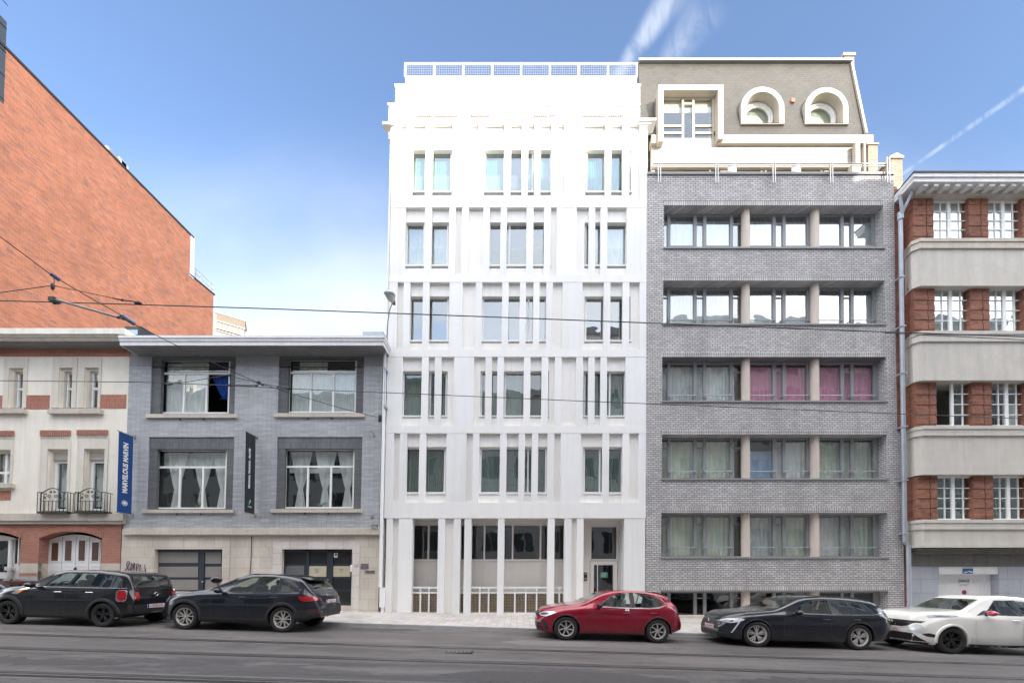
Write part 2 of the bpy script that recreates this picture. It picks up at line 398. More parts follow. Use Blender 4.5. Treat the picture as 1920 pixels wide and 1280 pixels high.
brick('brick_grey', (.56, .545, .54), (.44, .425, .42), (.17, .16, .16), .205, .087, .012, .6, dark=((.27, .26, .26), .84, .4), streak=.16, big=.12, bmp=.8)
brick('brick_grey_soldier', (.56, .545, .54), (.45, .435, .43), (.17, .16, .16), .2, .09, .012, .6, vertical=True, offset=0, bmp=.8, streak=.2)
brick('brick_grey_dark', (.20, .20, .205), (.13, .13, .14), (.05, .05, .05), .235, .09, .012, .6)
brick('brick_cream', (.55, .51, .45), (.47, .43, .38), (.25, .22, .19), .22, .085, .009, .6, bmp=.5)
brick('brick_tan', (.33, .25, .18), (.24, .175, .13), (.36, .31, .25), .22, .065, .012, .8)
brick('brick_gable', (.300, .108, .066), (.200, .066, .038), (.22, .14, .10), .25, .062, .008, .8, dark=((.10, .07, .07), .88, .6), big=.14, bmp=.8)
brick('brick_red', (.31, .115, .07), (.22, .075, .045), (.26, .17, .13), .21, .068, .009, .8, dark=((.14, .06, .05), .88, .6), big=.25, bmp=.8)
brick('brick_rose', (.42, .165, .115), (.34, .125, .085), (.32, .24, .19), .2, .065, .008, .8, big=.12)
brick('brick_rose_soldier', (.46, .17, .11), (.36, .125, .08), (.38, .25, .2), .2, .062, .008, .8, vertical=True, offset=0)
brick('brick_cream_soldier', (.60, .55, .46), (.52, .47, .39), (.30, .27, .22), .2, .062, .008, .8, vertical=True, offset=0)
brick('blue_brick', (.53, .54, .56), (.445, .455, .475), (.25, .255, .27), .38, .05, .008, .6, big=.10, dark=((.54, .55, .57), .8, .5), streak=.12, bmp=1.0)
brick('blue_brick_dark', (.175, .178, .188), (.135, .137, .147), (.08, .08, .086), .38, .05, .008, .55, big=.15, dark=((.17, .175, .195), .86, .5), bmp=1.0)
brick('blue_brick_soldier', (.17, .172, .19), (.13, .132, .145), (.09, .09, .1), .3, .06, .008, .55, vertical=True, offset=0, bmp=.8, big=.25)
plain('blue_render', (.29, .297, .318), .6, .06, 2, streak=.08); plain('dark_render', (.125, .127, .136), .6, .08, 2)
plain('cream_render', (.82, .77, .67), .8, .05, 1.2, streak=.10, bmp=.3, dirt=((.52, .46, .38), .3))
plain('stone', (.54, .49, .42), .75, .14, 1.4, streak=.16, bmp=.3, dirt=((.30, .255, .20), .4))
brick('stone_block', (.60, .545, .475), (.55, .49, .415), (.36, .31, .26), .62, .42, .006, .7, big=.14, streak=.14, bmp=.25)
brick('stone_pink', (.66, .61, .57), (.60, .55, .51), (.30, .27, .25), .72, .45, .006, .7, big=.12, streak=.10, bmp=.25)
plain('concrete', (.56, .53, .48), .8, .09, 1.3, streak=.14, bmp=.4, dirt=((.42, .39, .35), .3))
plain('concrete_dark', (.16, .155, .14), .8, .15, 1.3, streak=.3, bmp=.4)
brick('blue_stone', (.38, .40, .445), (.345, .365, .41), (.17, .18, .2), 1.0, .55, .006, .6, big=.08, streak=.1, bmp=.2)
plain('grey_plinth', (.33, .34, .37), .6, .12, 2, streak=.2)
brick('slate', (.074, .067, .056), (.060, .055, .047), (.033, .030, .026), .24, .125, .006, .55, dark=((.061, .058, .052), .80, .5), big=.14, streak=.15, bmp=.8)
plain('anthracite', (.028, .036, .048), .42, .08, 3); plain('dark_metal', (.03, .03, .032), .45, .1, metal=.3); plain('black', (.012, .012, .013), .5, .1)
plain('grey_frame', (.25, .255, .265), .45, .05); plain('zinc', (.40, .44, .50), .5, .12, 3, metal=.2, streak=.15)
plain('light_trim', (.44, .39, .32), .5, .05, 2, streak=.06); plain('cornice_white', (.72, .72, .72), .5, .05, 2, streak=.12)
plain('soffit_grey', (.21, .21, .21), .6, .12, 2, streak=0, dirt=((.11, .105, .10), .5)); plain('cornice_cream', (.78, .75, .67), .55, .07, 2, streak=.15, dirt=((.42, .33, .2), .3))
plain('column_render', (.58, .50, .43), .65, .06, 2, streak=.1); plain('column_white', (.72, .72, .72), .6, .04)
plain('roof_brown', (.13, .085, .06), .8, .3, 8); plain('steel', (.45, .44, .42), .35, .06, metal=.8); plain('insulator', (.13, .16, .27), .35, .1)
plain('frosted', (.46, .44, .42), .25, .10, 1.5, spec=.6); plain('red_paint_door', (.3, .02, .02), .4)
plain('sign_white', (.8, .8, .8), .4, .02); plain('sign_blue', (.01, .09, .26), .35, .02); plain('sign_red', (.6, .01, .03), .35); plain('sign_purple', (.10, .02, .22), .35)
plain('banner_blue', (.004, .05, .20), .55, .05, 2); plain('banner_black', (.015, .018, .024), .55, .05, 2); plain('logo_green', (.25, .6, .05), .5); plain('logo_blue', (.03, .3, .55), .5)
plain('plaque', (.23, .23, .24), .35, .05, metal=.5); plain('sign_cream', (.50, .45, .33), .35, .04); plain('text_dark', (.06, .05, .05), .6)
plain('paint_purple', (.045, .02, .09), .6); plain('brown_glass', (.10, .05, .03), .2, .1, spec=.8)
plain('mesh_back', (.13, .075, .02), .8, .5, 5, dirt=((.02, .02, .07), .95)); plain('orange_tile', (.55, .14, .07), .7)
plain('leaf', (.07, .14, .05), .6, .3, 20); plain('far_concrete', (.14, .115, .092), .8, .08, .6)

m_ = bpy.data.materials.new('guard_glass'); m_.use_nodes = True; MATS['guard_glass'] = m_
n_, l_ = m_.node_tree.nodes, m_.node_tree.links; n_.clear(); o_ = n_.new('ShaderNodeOutputMaterial'); x_ = n_.new('ShaderNodeMixShader'); a_ = n_.new('ShaderNodeBsdfTransparent'); b_ = n_.new('ShaderNodeBsdfDiffuse')
b_.inputs[0].default_value = (.75, .88, .85, 1); x_.inputs[0].default_value = .04; l_.new(a_.outputs[0], x_.inputs[1]); l_.new(b_.outputs[0], x_.inputs[2]); l_.new(x_.outputs[0], o_.inputs[0])
def shell(par, x0, x1, y0, y1, z0, z1, mat='brick_tan', name='rear_wall'):
    """side walls, back wall and flat roof of a block, open to the street front"""
    m = SMB(); m.box(x0, x0+.12, y0, y1, z0, z1); m.box(x1-.12, x1, y0, y1, z0, z1); m.box(x0+.12, x1-.12, y1-.2, y1, z0, z1); m.box(x0+.12, x1-.12, y0, y1-.2, z1-.15, z1-.002); return m.build(name, mat, par)

for k_, (cc_, st_) in enumerate((((.77, .765, .75), .09), ((.82, .81, .79), .03), ((.79, .785, .78), .06))): plain('white_panel_%d' % k_, cc_, .55, .03, .8+.3*k_, streak=st_, bmp=.05, dirt=((.5, .48, .44), .12))
plain('far_glass', (.07, .07, .075), .4, .2, .5); plain('far_blind', (.20, .18, .15), .6, .1)

plain('garage_pane', (.24, .225, .21), .3, .12, 1.5, spec=.6)

plain('surround_cream', (.68, .63, .545), .75, .08, 1.4, streak=.12, bmp=.3, dirt=((.46, .40, .32), .3))
# ================================================================== ground, road, pavement
def zroad(x): return -.030*x
def zfac(x):                                  # pavement level along the house fronts
    return .25-.018*x if x > -6 else .25+.108-.030*(x+6)
KERB = 12.15
def sheet(name, X0, X1, Y0, Y1, zf0, zf1, mat, nx=40, ny=1, dz=0):
    m = MB(); xs = [X0+(X1-X0)*i/nx for i in range(nx+1)]
    for a, b in zip(xs, xs[1:]):
        for j in range(ny):
            y0, y1 = Y0+(Y1-Y0)*j/ny, Y0+(Y1-Y0)*(j+1)/ny
            def z(x, y): t = (y-Y0)/(Y1-Y0); return zf0(x)*(1-t)+zf1(x)*t+dz
            m.quad((a, y0, z(a, y0)), (b, y0, z(b, y0)), (b, y1, z(b, y1)), (a, y1, z(a, y1)))
    return m.build(name, mat)
# asphalt: darker sealed bands lying along the tracks, fine grain, cracks, worn lighter wheel paths
m, n, l, b = nodemat('asphalt')
v = coords(n, l); vl = coords(n, l, .16, 1, 1)
f = mrange(n, l, nz(n, l, vl, 1.4, 6, .65), .40, .60, .78, 1.22)
f = mth(n, l, 'MULTIPLY', f, mrange(n, l, nz(n, l, v, 130, 3, .8), .3, .7, .72, 1.28))
f = mth(n, l, 'MULTIPLY', f, mrange(n, l, nz(n, l, v, 9, 5, .7), .3, .7, .88, 1.12))
col = mulcol(n, l, (.100, .092, .091, 1), f)
s = n.new('ShaderNodeSeparateXYZ'); l.new(v, s.inputs[0])
near = mth(n, l, 'MULTIPLY', mrange(n, l, s.outputs[1], 5.7, 5.9, 0, 1), mrange(n, l, s.outputs[1], 7.1, 7.3, 1, 0))
pt = mrange(n, l, nz(n, l, vl, 2.6, 7, .75), .49, .515, 0, .85)
col = mixc(n, l, mth(n, l, 'MULTIPLY', near, pt), col, (.047, .047, .052, 1))
pt2 = mrange(n, l, nz(n, l, vl, 1.1, 7, .75), .55, .58, 0, .7)
col = mixc(n, l, pt2, col, (.055, .054, .058, 1))
vo = n.new('ShaderNodeTexVoronoi'); vo.feature = 'DISTANCE_TO_EDGE'; vo.inputs['Scale'].default_value = .55
wv = n.new('ShaderNodeVectorMath'); wv.operation = 'ADD'; l.new(v, wv.inputs[0])
nn = n.new('ShaderNodeTexNoise'); nn.inputs['Scale'].default_value = 2; nn.inputs['Detail'].default_value = 6; l.new(v, nn.inputs['Vector']); l.new(nn.outputs[1], wv.inputs[1]); l.new(wv.outputs[0], vo.inputs['Vector'])
cr = mrange(n, l, vo.outputs[0], 0, .010, .6, 0); col = mixc(n, l, cr, col, (.02, .02, .021, 1))
sp = n.new('ShaderNodeTexVoronoi'); sp.inputs['Scale'].default_value = 2.2; l.new(v, sp.inputs['Vector'])
col = mixc(n, l, mrange(n, l, sp.outputs[0], .012, .035, .8, 0), col, (.3, .29, .28, 1))
l.new(col, b.inputs['Base Color']); b.inputs['Roughness'].default_value = .62
l.new(mrange(n, l, nz(n, l, vl, 2, 5), .3, .7, .5, .78), b.inputs['Roughness'])
bump(n, l, b, nz(n, l, v, 150, 3, .8), .006, .5)
# pavement: small grey-pink concrete setts laid across the pavement
m, n, l, b = nodemat('setts')
t = n.new('ShaderNodeTexCoord'); mp = n.new('ShaderNodeMapping'); l.new(t.outputs['Object'], mp.inputs[0]); mp.inputs['Rotation'].default_value = (0, 0, rad(90))
k = n.new('ShaderNodeTexBrick'); 
wv = n.new('ShaderNodeVectorMath'); wv.operation = 'MULTIPLY_ADD'; nn = n.new('ShaderNodeTexNoise'); nn.inputs['Scale'].default_value = 1.3; l.new(t.outputs['Object'], nn.inputs['Vector'])
l.new(nn.outputs[1], wv.inputs[0]); wv.inputs[1].default_value = (.02, .02, 0); l.new(mp.outputs[0], wv.inputs[2]); l.new(wv.outputs[0], k.inputs['Vector'])
k.inputs['Scale'].default_value = 1; k.inputs['Brick Width'].default_value = .22; k.inputs['Row Height'].default_value = .22; k.inputs['Mortar Size'].default_value = .008; k.inputs['Mortar Smooth'].default_value = .4
k.inputs['Color1'].default_value = (.43, .405, .385, 1); k.inputs['Color2'].default_value = (.34, .32, .305, 1); k.inputs['Mortar'].default_value = (.27, .25, .235, 1)
f = mrange(n, l, nz(n, l, t.outputs['Object'], .8, 6, .7), .3, .7, .75, 1.25); f = mth(n, l, 'MULTIPLY', f, mrange(n, l, nz(n, l, t.outputs['Object'], 40, 3, .7), .3, .7, .85, 1.15))
l.new(mulcol(n, l, k.outputs[0], f), b.inputs['Base Color']); b.inputs['Roughness'].default_value = .75
bump(n, l, b, mth(n, l, 'SUBTRACT', mth(n, l, 'MULTIPLY', nz(n, l, t.outputs['Object'], 30, 3), .4), k.outputs[1]), .015, .8)
plain('kerb_stone', (.34, .34, .355), .6, .14, 3, bmp=.3); plain('ground_fill', (.14, .13, .12), .9, .2, .3); plain('rail_steel', (.19, .18, .175), .33, .15, 6, metal=.5)
plain('groove', (.018, .017, .018), .7, .2); plain('tar', (.022, .022, .025), .5, .2, 5); plain('concrete_strip', (.115, .11, .108), .7, .25, 3)
tag(sheet('ground', -900, 900, -900, 1500, lambda x: -.8-(max(-60, min(60, x)))*.03, lambda x: -.8-(max(-60, min(60, x)))*.03, 'ground_fill', 60, 1), None, None, kind='structure')
tag(sheet('road', -75, 75, 2.75, KERB, zroad, zroad, 'asphalt', 50), None, None, kind='structure')
zk = lambda x: zroad(x)+.11
tag(sheet('pavement', -75, 75, KERB+.145, 15.9, zk, lambda x: zfac(x)+.002, 'setts', 50, 4), None, None, kind='structure')
tag(sheet('pavement', -75, 75, -3.4, 2.6, zk, zk, 'setts', 50), None, None, kind='structure')
# kerbs: stones 1 m long with thin joints
for (ka, kb) in ((KERB, KERB+.15), (2.6, 2.75)):
    m = MB(); x = -60.0
    while x < 60:
        x1 = x+.99; za, zb = zk(x), zk(x1)
        i = len(m.v); lo = -.2
        m.v += [(x, ka, za+lo), (x1, ka, zb+lo), (x1, kb, zb+lo), (x, kb, za+lo), (x, ka+.012, za+.004), (x1, ka+.012, zb+.004), (x1, kb, zb+.004), (x, kb, za+.004), (x, ka, za-.012), (x1, ka, zb-.012)]
        for q in ((4, 5, 6, 7), (8, 9, 5, 4), (0, 1, 9, 8), (1, 2, 6, 5, 9), (3, 0, 8, 4, 7)): m.f.append(tuple(i+k for k in q))
        x += 1.0
    tag(m.build('kerb', 'kerb_stone'), None, None, kind='structure')
tag(sheet('gutter', -60, 60, KERB-.32, KERB-.004, lambda x: zroad(x)+.004, lambda x: zroad(x)+.004, 'concrete_strip', 50), None, None, kind='structure')
plain('old_patch', (.052, .049, .050), .7, .3, 9, bmp=.3); plain('fresh_patch', (.070, .066, .066), .6, .3, 9, bmp=.3); plain('worn_patch', (.135, .125, .122), .75, .2, 9, bmp=.3)
rp = random.Random(4)
for (pxs_, Y0_, Y1_, mt_, rg_) in (((640, 790), 11.35, 11.8, 'old_patch', .10), ((40, 330), 9.55, 9.9, 'fresh_patch', .05), ((1340, 1560), 9.45, 9.8, 'fresh_patch', .06), ((300, 520), 10.9, 11.6, 'old_patch', .12), ((1190, 1420), 10.9, 11.3, 'old_patch', .10), ((820, 1290), 6.1, 6.9, 'old_patch', .10), ((280, 700), 6.2, 6.6, 'fresh_patch', .12), ((1380, 1800), 6.3, 7.0, 'old_patch', .12), ((-100, 240), 6.3, 6.8, 'old_patch', .12), ((940, 1120), 9.6, 10.4, 'worn_patch', .04)):
    xa_, xb_ = [(q-970)/714*(Y0_+Y1_)/2 for q in pxs_]; m = MB(); n_ = 22; top_, bot_ = [], []
    for i in range(n_+1):
        x_ = xa_+(xb_-xa_)*i/n_; e_ = min(1, 4*min(i, n_-i)/n_+.15); c_ = (Y0_+Y1_)/2; h_ = (Y1_-Y0_)/2*e_
        top_.append((x_, c_+h_+rp.uniform(-rg_, rg_))); bot_.append((x_, c_-h_+rp.uniform(-rg_, rg_)))
    for i in range(n_):
        P_ = [bot_[i], bot_[i+1], top_[i+1], top_[i]]; m.quad(*[(x_, y_, zroad(x_)+.0025) for x_, y_ in P_])
    tag(m.build('road_patch', mt_), None, None, kind='structure')
# grooved tram rails, each with its flangeway and the tar joint beside it
RLAB = {8.93: 'grooved tram rail farthest from the camera, closest to the parked cars', 7.48: 'grooved tram rail running between the outermost rail and the nearest one', 5.74: 'grooved tram rail at the very bottom of the view, nearest the camera'}
for ry in (8.93, 7.48, 5.74):
    e = thing('tram_rail', RLAB[ry], 'tram rail', (0, ry, 0), 'tram rails in the road')
    def strip(a, b_, dz_, nm, mt):
        m = MB()
        for i in range(30):
            xa, xb = -60+4*i, -56+4*i
            m.quad((xa, ry+a, zroad(xa)+dz_), (xb, ry+a, zroad(xb)+dz_), (xb, ry+b_, zroad(xb)+dz_), (xa, ry+b_, zroad(xa)+dz_))
        m.build(nm, mt, e)
    strip(-.035, .03, .011, 'rail_head', 'rail_steel'); strip(.032, .078, .005, 'groove', 'groove'); strip(.08, .105, .011, 'guard_lip', 'rail_steel'); strip(-.10, -.045, .007, 'joint', 'tar'); strip(.115, .17, .007, 'joint', 'tar'); strip(-.21, -.11, .004, 'bedding', 'concrete_strip'); strip(.18, .27, .004, 'bedding', 'concrete_strip')
# small iron cover by the far rail
X, _ = U(862, 1222, 8.5, False); m = MB(); m.box(X-.3, X+.3, 8.32, 8.58, zroad(X)-.05, zroad(X)+.012)
cv = m.build('drain_cover', 'dark_metal'); tag(cv, 'small rectangular iron drain cover set in the asphalt beside the far tram rail', 'drain cover')
m = MB(); [m.box(X-.26+.09*i, X-.21+.09*i, 8.36, 8.54, zroad(X)+.012, zroad(X)+.018) for i in range(6)]; m.build('grating', 'rail_steel', cv)

def base_of(px0, px1, Y=YF): X0, X1 = U(px0, 1140, Y)[0], U(px1, 1140, Y)[0]; return X0, X1
# ================================================================== WHITE BUILDING
Wt = thing('white_apartment_building', 'white panelled apartment building with staggered vertical fins and stepped top floors', 'building', (0, 16, .25))
def rows_of(f): return f
WROWS = [  # (soffit y, fin bottom y, head y, frame y, glass y0, y1, sill y, gaps, windows)
 (233.5, 376.5, 281, 286, 291, 363, 366, [(751.2,760.2),(773.4,797.3),(810.8,847.7),(884.8,896),(908,945),(958,978),(990,1001.5),(1014,1033.6),(1046,1057.5),(1095,1134.6),(1146.4,1167),(1180,1200)], [(771,847.5),(907,1034.5),(1098,1183)]),
 (389, 515.8, 417, 422, 428, 499, 503, [(759.8,795.6),(809,841.4),(854,865.4),(878.5,905.3),(918,938),(950,986.8),(1000,1019.7),(1032.8,1043.5),(1081,1103.8),(1115.9,1125.8),(1138.6,1175)], [(760.5,841),(916.5,1033),(1096,1176)]),
 (529, 655.3, 555.5, 560, 565, 638.5, 643, [(744.3,756),(768.3,792),(804.4,842),(866.6,891.3),(903.4,941),(953.3,974.2),(985.8,999.6),(1011.3,1024),(1036.4,1054.6),(1092,1132),(1144.4,1167.4),(1180,1199.4)], [(767,841.5),(903.5,1025),(1096,1182)]),
 (668.8, 798, 695.5, 699.5, 704, 777, 783, [(753.8,790),(802.8,814.5),(827,850.5),(888,909.5),(922,932),(944.5,981.8),(994.3,1015),(1027.8,1040),(1052.8,1080),(1092.8,1102.8),(1115,1125.8),(1138,1173)], [(754,838.8),(900.5,1029),(1094,1173.5)]),
 (811.8, 941.8, 837.5, 840.5, 845, 918.5, 926, [(737.5,749),(762,785.5),(798,836.5),(874,885.8),(898,937),(949.5,971.8),(983.8,996.5),(1008.8,1026),(1039,1051),(1088.8,1129.5),(1142,1167.5),(1180,1197.5)], [(758,836),(899,1025.5),(1093,1168)]),
]
YW, YG = YF+.125, YF+.25            # wall behind the fins; window line
WCUR = {0: ['sheer_green'], 1: ['net_dark'], 2: [None], 3: ['sheer_grey'], 4: ['net_dark']}
LX = 735.5; RX = 1213.5
wm = SMB(); bands = []; 
xl = U(722, 700, YW)[0]; xr = U(1213, 700, YW)[0]
holes = []; wins = []
for ri, (ys, yb, yh, yf_, g0, g1, ysl, gaps, wn3) in enumerate(WROWS):
    for (a, b_) in wn3:
        r = RC(a, yh, b_, ysl, YW); holes.append(r); wins.append((ri, (a, b_), RC(a+.5, yh+1, b_-.5, ysl-1.0, YG)))
zt = U(960, 222, YW)[1]; zb0 = U(960, 971, YW)[1]
wall(wm, (xl, xr, zb0+.02, zt), holes, YW, .16)
wm.build('wall', 'white_wall', Wt, fix=False)
# fins and floor bands
xL, xR = U(726, 700, YF)[0], U(1211.5, 700, YF)[0]
for ri, (ys, yb, yh, yf_, g0, g1, ysl, gaps, wn3) in enumerate(WROWS):
    z1 = U(960, ys, YF)[1]; z0 = U(960, yb, YF)[1]
    xs = [xL]+[U(q, (ys+yb)/2, YF)[0] for g in gaps for q in g]+[xR]
    for i in range(0, len(xs), 2):
        if xs[i+1]-xs[i] < .05: continue
        m = SMB(); m.box(xs[i], xs[i+1], YF, YW-.002, z0, z1-.001); fo = m.build('fin', 'white_panel_%d' % random.randrange(3), Wt)
bl = [(222, 233.5), (376.5, 389), (515.8, 529), (655.3, 668.8), (798, 811.8), (941.8, 971)]
for i, (a, b_) in enumerate(bl):
    z1, z0 = U(960, a, YF)[1], U(960, b_, YF)[1]; m = SMB(); m.box(xL, xR, YF-(.012 if i in (0, 5) else .006), YW-.002 if i < 5 else YW+1.1, z0, z1); m.build('floor_band', 'white_panel', Wt)
# windows
for (ri, (a, b_), r) in wins:
    x0, x1, z0, z1 = r; cu = WCUR[ri][0]
    ys, yb, yh, yf_, g0, g1, ysl = WROWS[ri][:7]
    W_ = x1-x0; vb = []
    if W_ > 2.2: vb = [.36, .72] if ri != 1 else [.33, .70]
    elif ri in (3,): vb = [.62]
    else: vb = [.42]
    cur = None
    if ri == 0:
        cur = [('sheer_green', 0.03, .34, .06, .88), ('sheer_green', .66, .97, .06, .86)] if W_ > 2.2 else [('sheer_green', .03, .97, .05, .86)]
    elif ri == 3: cur = [('net_dark', .04, .6, .05, .95)] if W_ > 2 else [('net_dark', .05, .95, .05, .95)]
    elif ri == 4: cur = [('net_dark', .03, .97, .04, .95)]
    elif ri == 1: cur = [('sheer_grey', .03, .97, .04, .95)] if W_ < 2.2 else None
    pane = ['glass_bright', 'glass_bright', 'glass_bright', 'glass', 'glass'][ri]
    w_ = window(Wt, r, YG, 'white_frame', pane, .07, vb=vb, bw=.07, curtain=cur, roomd=1.2)
    gz = (U(960, (g0*.42+g1*.58), YG)[1]-z0)/(z1-z0)
    if ri in (0, 1, 3):
        m = SMB(); m.box(x0+.07, x1-.07, YG-.02, YG-.012, z0+.07, z0+(z1-z0)*.42); m.build('glass_guard', 'guard_glass', w_)
    m = SMB(); m.box(x0-.03, x1+.03, YW-.03, YG+.01, z0-.05, z0+.012); m.build('sill', 'white_frame', w_)
# stepped top
def slab(name, x0, y0, x1, y1, Ya, depth, mat='white_panel', par=Wt):
    m = SMB(); m.px(x0, y0, x1, y1, Ya, Ya+depth); return m.build(name, mat, par)
z_ = U(960, 222, YF)[1]
m = SMB()
def tier(x0, ytop, x1, ybot, Y, Yb=27): X0, X1, Z0, Z1 = RC(x0, ytop, x1, ybot, Y); m.box(X0, X1, Y, Yb, Z0-.8, Z1)
tier(729, 196, 1199.5, 226, YF+.35); m.build('attic_wall', 'white_panel', Wt)
m = SMB(); tier(741.5, 160, 1200, 200, YF+.75); m.build('attic_wall', 'white_panel', Wt)
m = SMB(); tier(760, 144.5, 1194, 164, YF+1.25); m.build('attic_wall', 'white_panel', Wt)
m = SMB(); m.px(726.7, 193, 1201, 196.5, YF+.28, YF+.9); m.build('coping', 'white_panel', Wt)
m = SMB(); m.px(739.5, 157.3, 1201.8, 161, YF+.66, YF+1.4); m.build('coping', 'white_panel', Wt)
m = SMB(); m.px(717, 228, 739, 232.5, YF-.08, YF+.2); m.build('coping', 'white_panel', Wt); m = SMB(); m.px(1198, 221.5, 1231, 225.5, YF-.10, YF+.35); m.px(1199, 225.3, 1221, 232.5, YF-.04, YF+.345); m.build('coping', 'white_panel', Wt)
# louvre vents of the attic: recessed dark box behind a slatted face
for a, b_ in ((781, 810.6), (814.5, 858), (882.4, 918.8), (1000, 1027), (1030.5, 1039), (1091.3, 1135), (1138.6, 1168)):
    X0, X1, Z0, Z1 = RC(a, 212, b_, 219.5, YF+.35); m = SMB(); m.box(X0, X1, YF+.33, YF+.349, Z0, Z1); vv = m.build('vent', 'brown_glass', Wt)
    m = SMB(); k_ = int((X1-X0)/.07)
    for i in range(k_+1): xx = X0+(X1-X0)*i/k_; m.box(xx-.011, xx+.011, YF+.31, YF+.329, Z0, Z1)
    m.box(X0, X1, YF+.312, YF+.331, (Z0+Z1)/2-.01, (Z0+Z1)/2+.01); m.build('louvre', 'white_metal', vv)
# roof railing with perforated panels (real grid)
YR = YF+1.3; posts = [759.8, 814.5, 868.8, 923, 977, 1031, 1085, 1139.7, 1194]
m = SMB(); X0, X1, Z0, Z1 = RC(759, 118.6, 1195, 145, YR)
m.box(X0, X1, YR-.02, YR+.03, Z1-.05, Z1); m.box(X0, X1, YR-.02, YR+.02, Z0, Z0+.04)
for p in posts: xx = U(p, 131, YR)[0]; m.box(xx-.035, xx+.035, YR-.025, YR+.04, Z0, Z1-.002)
rl = m.build('roof_railing', 'white_metal', Wt)
m = SMB(); k_ = int((X1-X0)/.10)
for i in range(k_): xx = X0+(X1-X0)*(i+.5)/k_; m.box(xx-.0035, xx+.0035, YR+.0, YR+.004, Z0+.04, Z1-.05)
k_ = 7
for i in range(k_): zz = Z0+.04+(Z1-Z0-.09)*(i+.5)/k_; m.box(X0+.03, X1-.03, YR+.005, YR+.009, zz-.0035, zz+.0035)
m.build('railing_mesh', 'grey_plinth', rl)
m = SMB(); xx, zz = U(1033, 150, YR-.1)
m.tube([(xx, YR-.1, zz+.25), (xx+.02, YR-.12, zz), (xx+.05, YR-.1, zz-.25)], .018); m.build('wall_hook', 'red_paint_door', Wt)
# plain side walls and roof so that the block has a volume
X0, X1 = xL+.01, xR-.01; z1 = U(960, 222, YF)[1]-.02
m = SMB(); Yd_ = YF+.62
m.box(X0, X0+.1, YW+.2, 27, -.3, z1); m.box(X1-.1, X1, YW+.2, 27, -.3, z1); m.box(X0+.1, X1-.1, 26.8, 27, -.3, z1); m.box(X0+.1, X1-.1, YW+.4, 26.8, z1-.2, z1)
m.build('side_wall', 'white_wall', Wt)
# edge strip at the left (seam, rainwater pipe)
m = SMB(); a = U(719, 240, YF)[0]; a2 = U(716.5, 1000, YF)[0]
m.box(a2-.0, xL-.03, YF+.02, YF+.30, .1, U(960, 232, YF)[1]); m.build('corner_pilaster', 'white_wall', Wt)
m = SMB(); xx = U(733, 600, YF)[0]; m.box(xL-.03, xL-.0, YF-.01, YF+.1, .1, U(960, 232, YF)[1]); m.build('joint_strip', 'grey_frame', Wt) if False else None
# ground floor
YGD = YF+.95
GL = [(723, 734.6), (746, 771.8), (820.3, 833.2), (849.6, 862.5), (869.7, 882.8), (932.5, 945), (1026.4, 1039.3), (1057.8, 1071), (1081, 1093.8), (1170.7, 1209.5)]
zt_ = U(960, 971, YF)[1]
for a, b_ in GL:
    X0, X1, Z0, Z1 = RC(a, 971, b_, 1150, YF); m = SMB(); dd = YGD if b_-a > 20 and a > 1100 else YF+.32
    m.box(X0, X1, YF, dd, Z0-.4, zt_-.001); m.build('pier', 'white_panel_%d' % random.randrange(3), Wt)
for a, b_ in ((734.6, 746), (833.4, 849.6), (1071, 1081)):
    X0, X1, Z0, Z1 = RC(a, 971, b_, 1150, YF+.12); m = SMB(); m.box(X0-.05, X1+.05, YF+.13, YF+.31, Z0-.4, zt_-.001); m.build('wall_infill', 'white_wall', Wt)
m = SMB(); X0 = U(1170, 1060, YF)[0]
m.box(xL, xR, YGD+.35, YGD+.4, -.3, zt_+.02)      # (closed by the glazing in front)
m2 = SMB(); a0 = U(771.8, 1060, YGD)[0]-.3
# recessed curtain wall: frame grid, dark glass above, pale panels below
def gx(p): return U(p, 1015, YGD)[0]
def gz(p): return U(960, p, YGD)[1]
ztop, zmid, zlow = gz(983), gz(1049.5), gz(1148)-.2
xs = [gx(q) for q in (752, 803.5, 856, 908.3, 961.2, 1013.5, 1066, 1094)]
fm = SMB(); fm.box(xs[0], xs[-1], YGD, YGD+.06, ztop-.0, zt_-.002); fm.box(xs[0], xs[-1], YGD-.02, YGD+.06, gz(984.5), ztop); fm.box(xs[0], xs[-1], YGD-.022, YGD+.06, zmid-.04, zmid+.04)
for x in xs: fm.box(x-.035, x+.035, YGD-.025, YGD+.06, zlow, gz(984.5)-.001)
fo = fm.build('glazing_frame', 'cream_frame', Wt)
pm = SMB(); pm.quad((xs[0], YGD+.03, zmid+.03), (xs[-1], YGD+.03, zmid+.03), (xs[-1], YGD+.03, ztop), (xs[0], YGD+.03, ztop)); pm.build('pane', 'glass_clear', fo, fix=False)
for a, b_ in zip(xs, xs[1:]):
    pm = SMB(); pm.box(a+.037, b_-.037, YGD+.01, YGD+.05, zlow, zmid-.045); pm.build('lower_panel', 'cream_frame', Wt)
room(None, (xs[0]-.2, xs[-1]+.1, zmid-.2, ztop+.1), YGD+.08, 2.5).build('room', 'room', fo, fix=False)
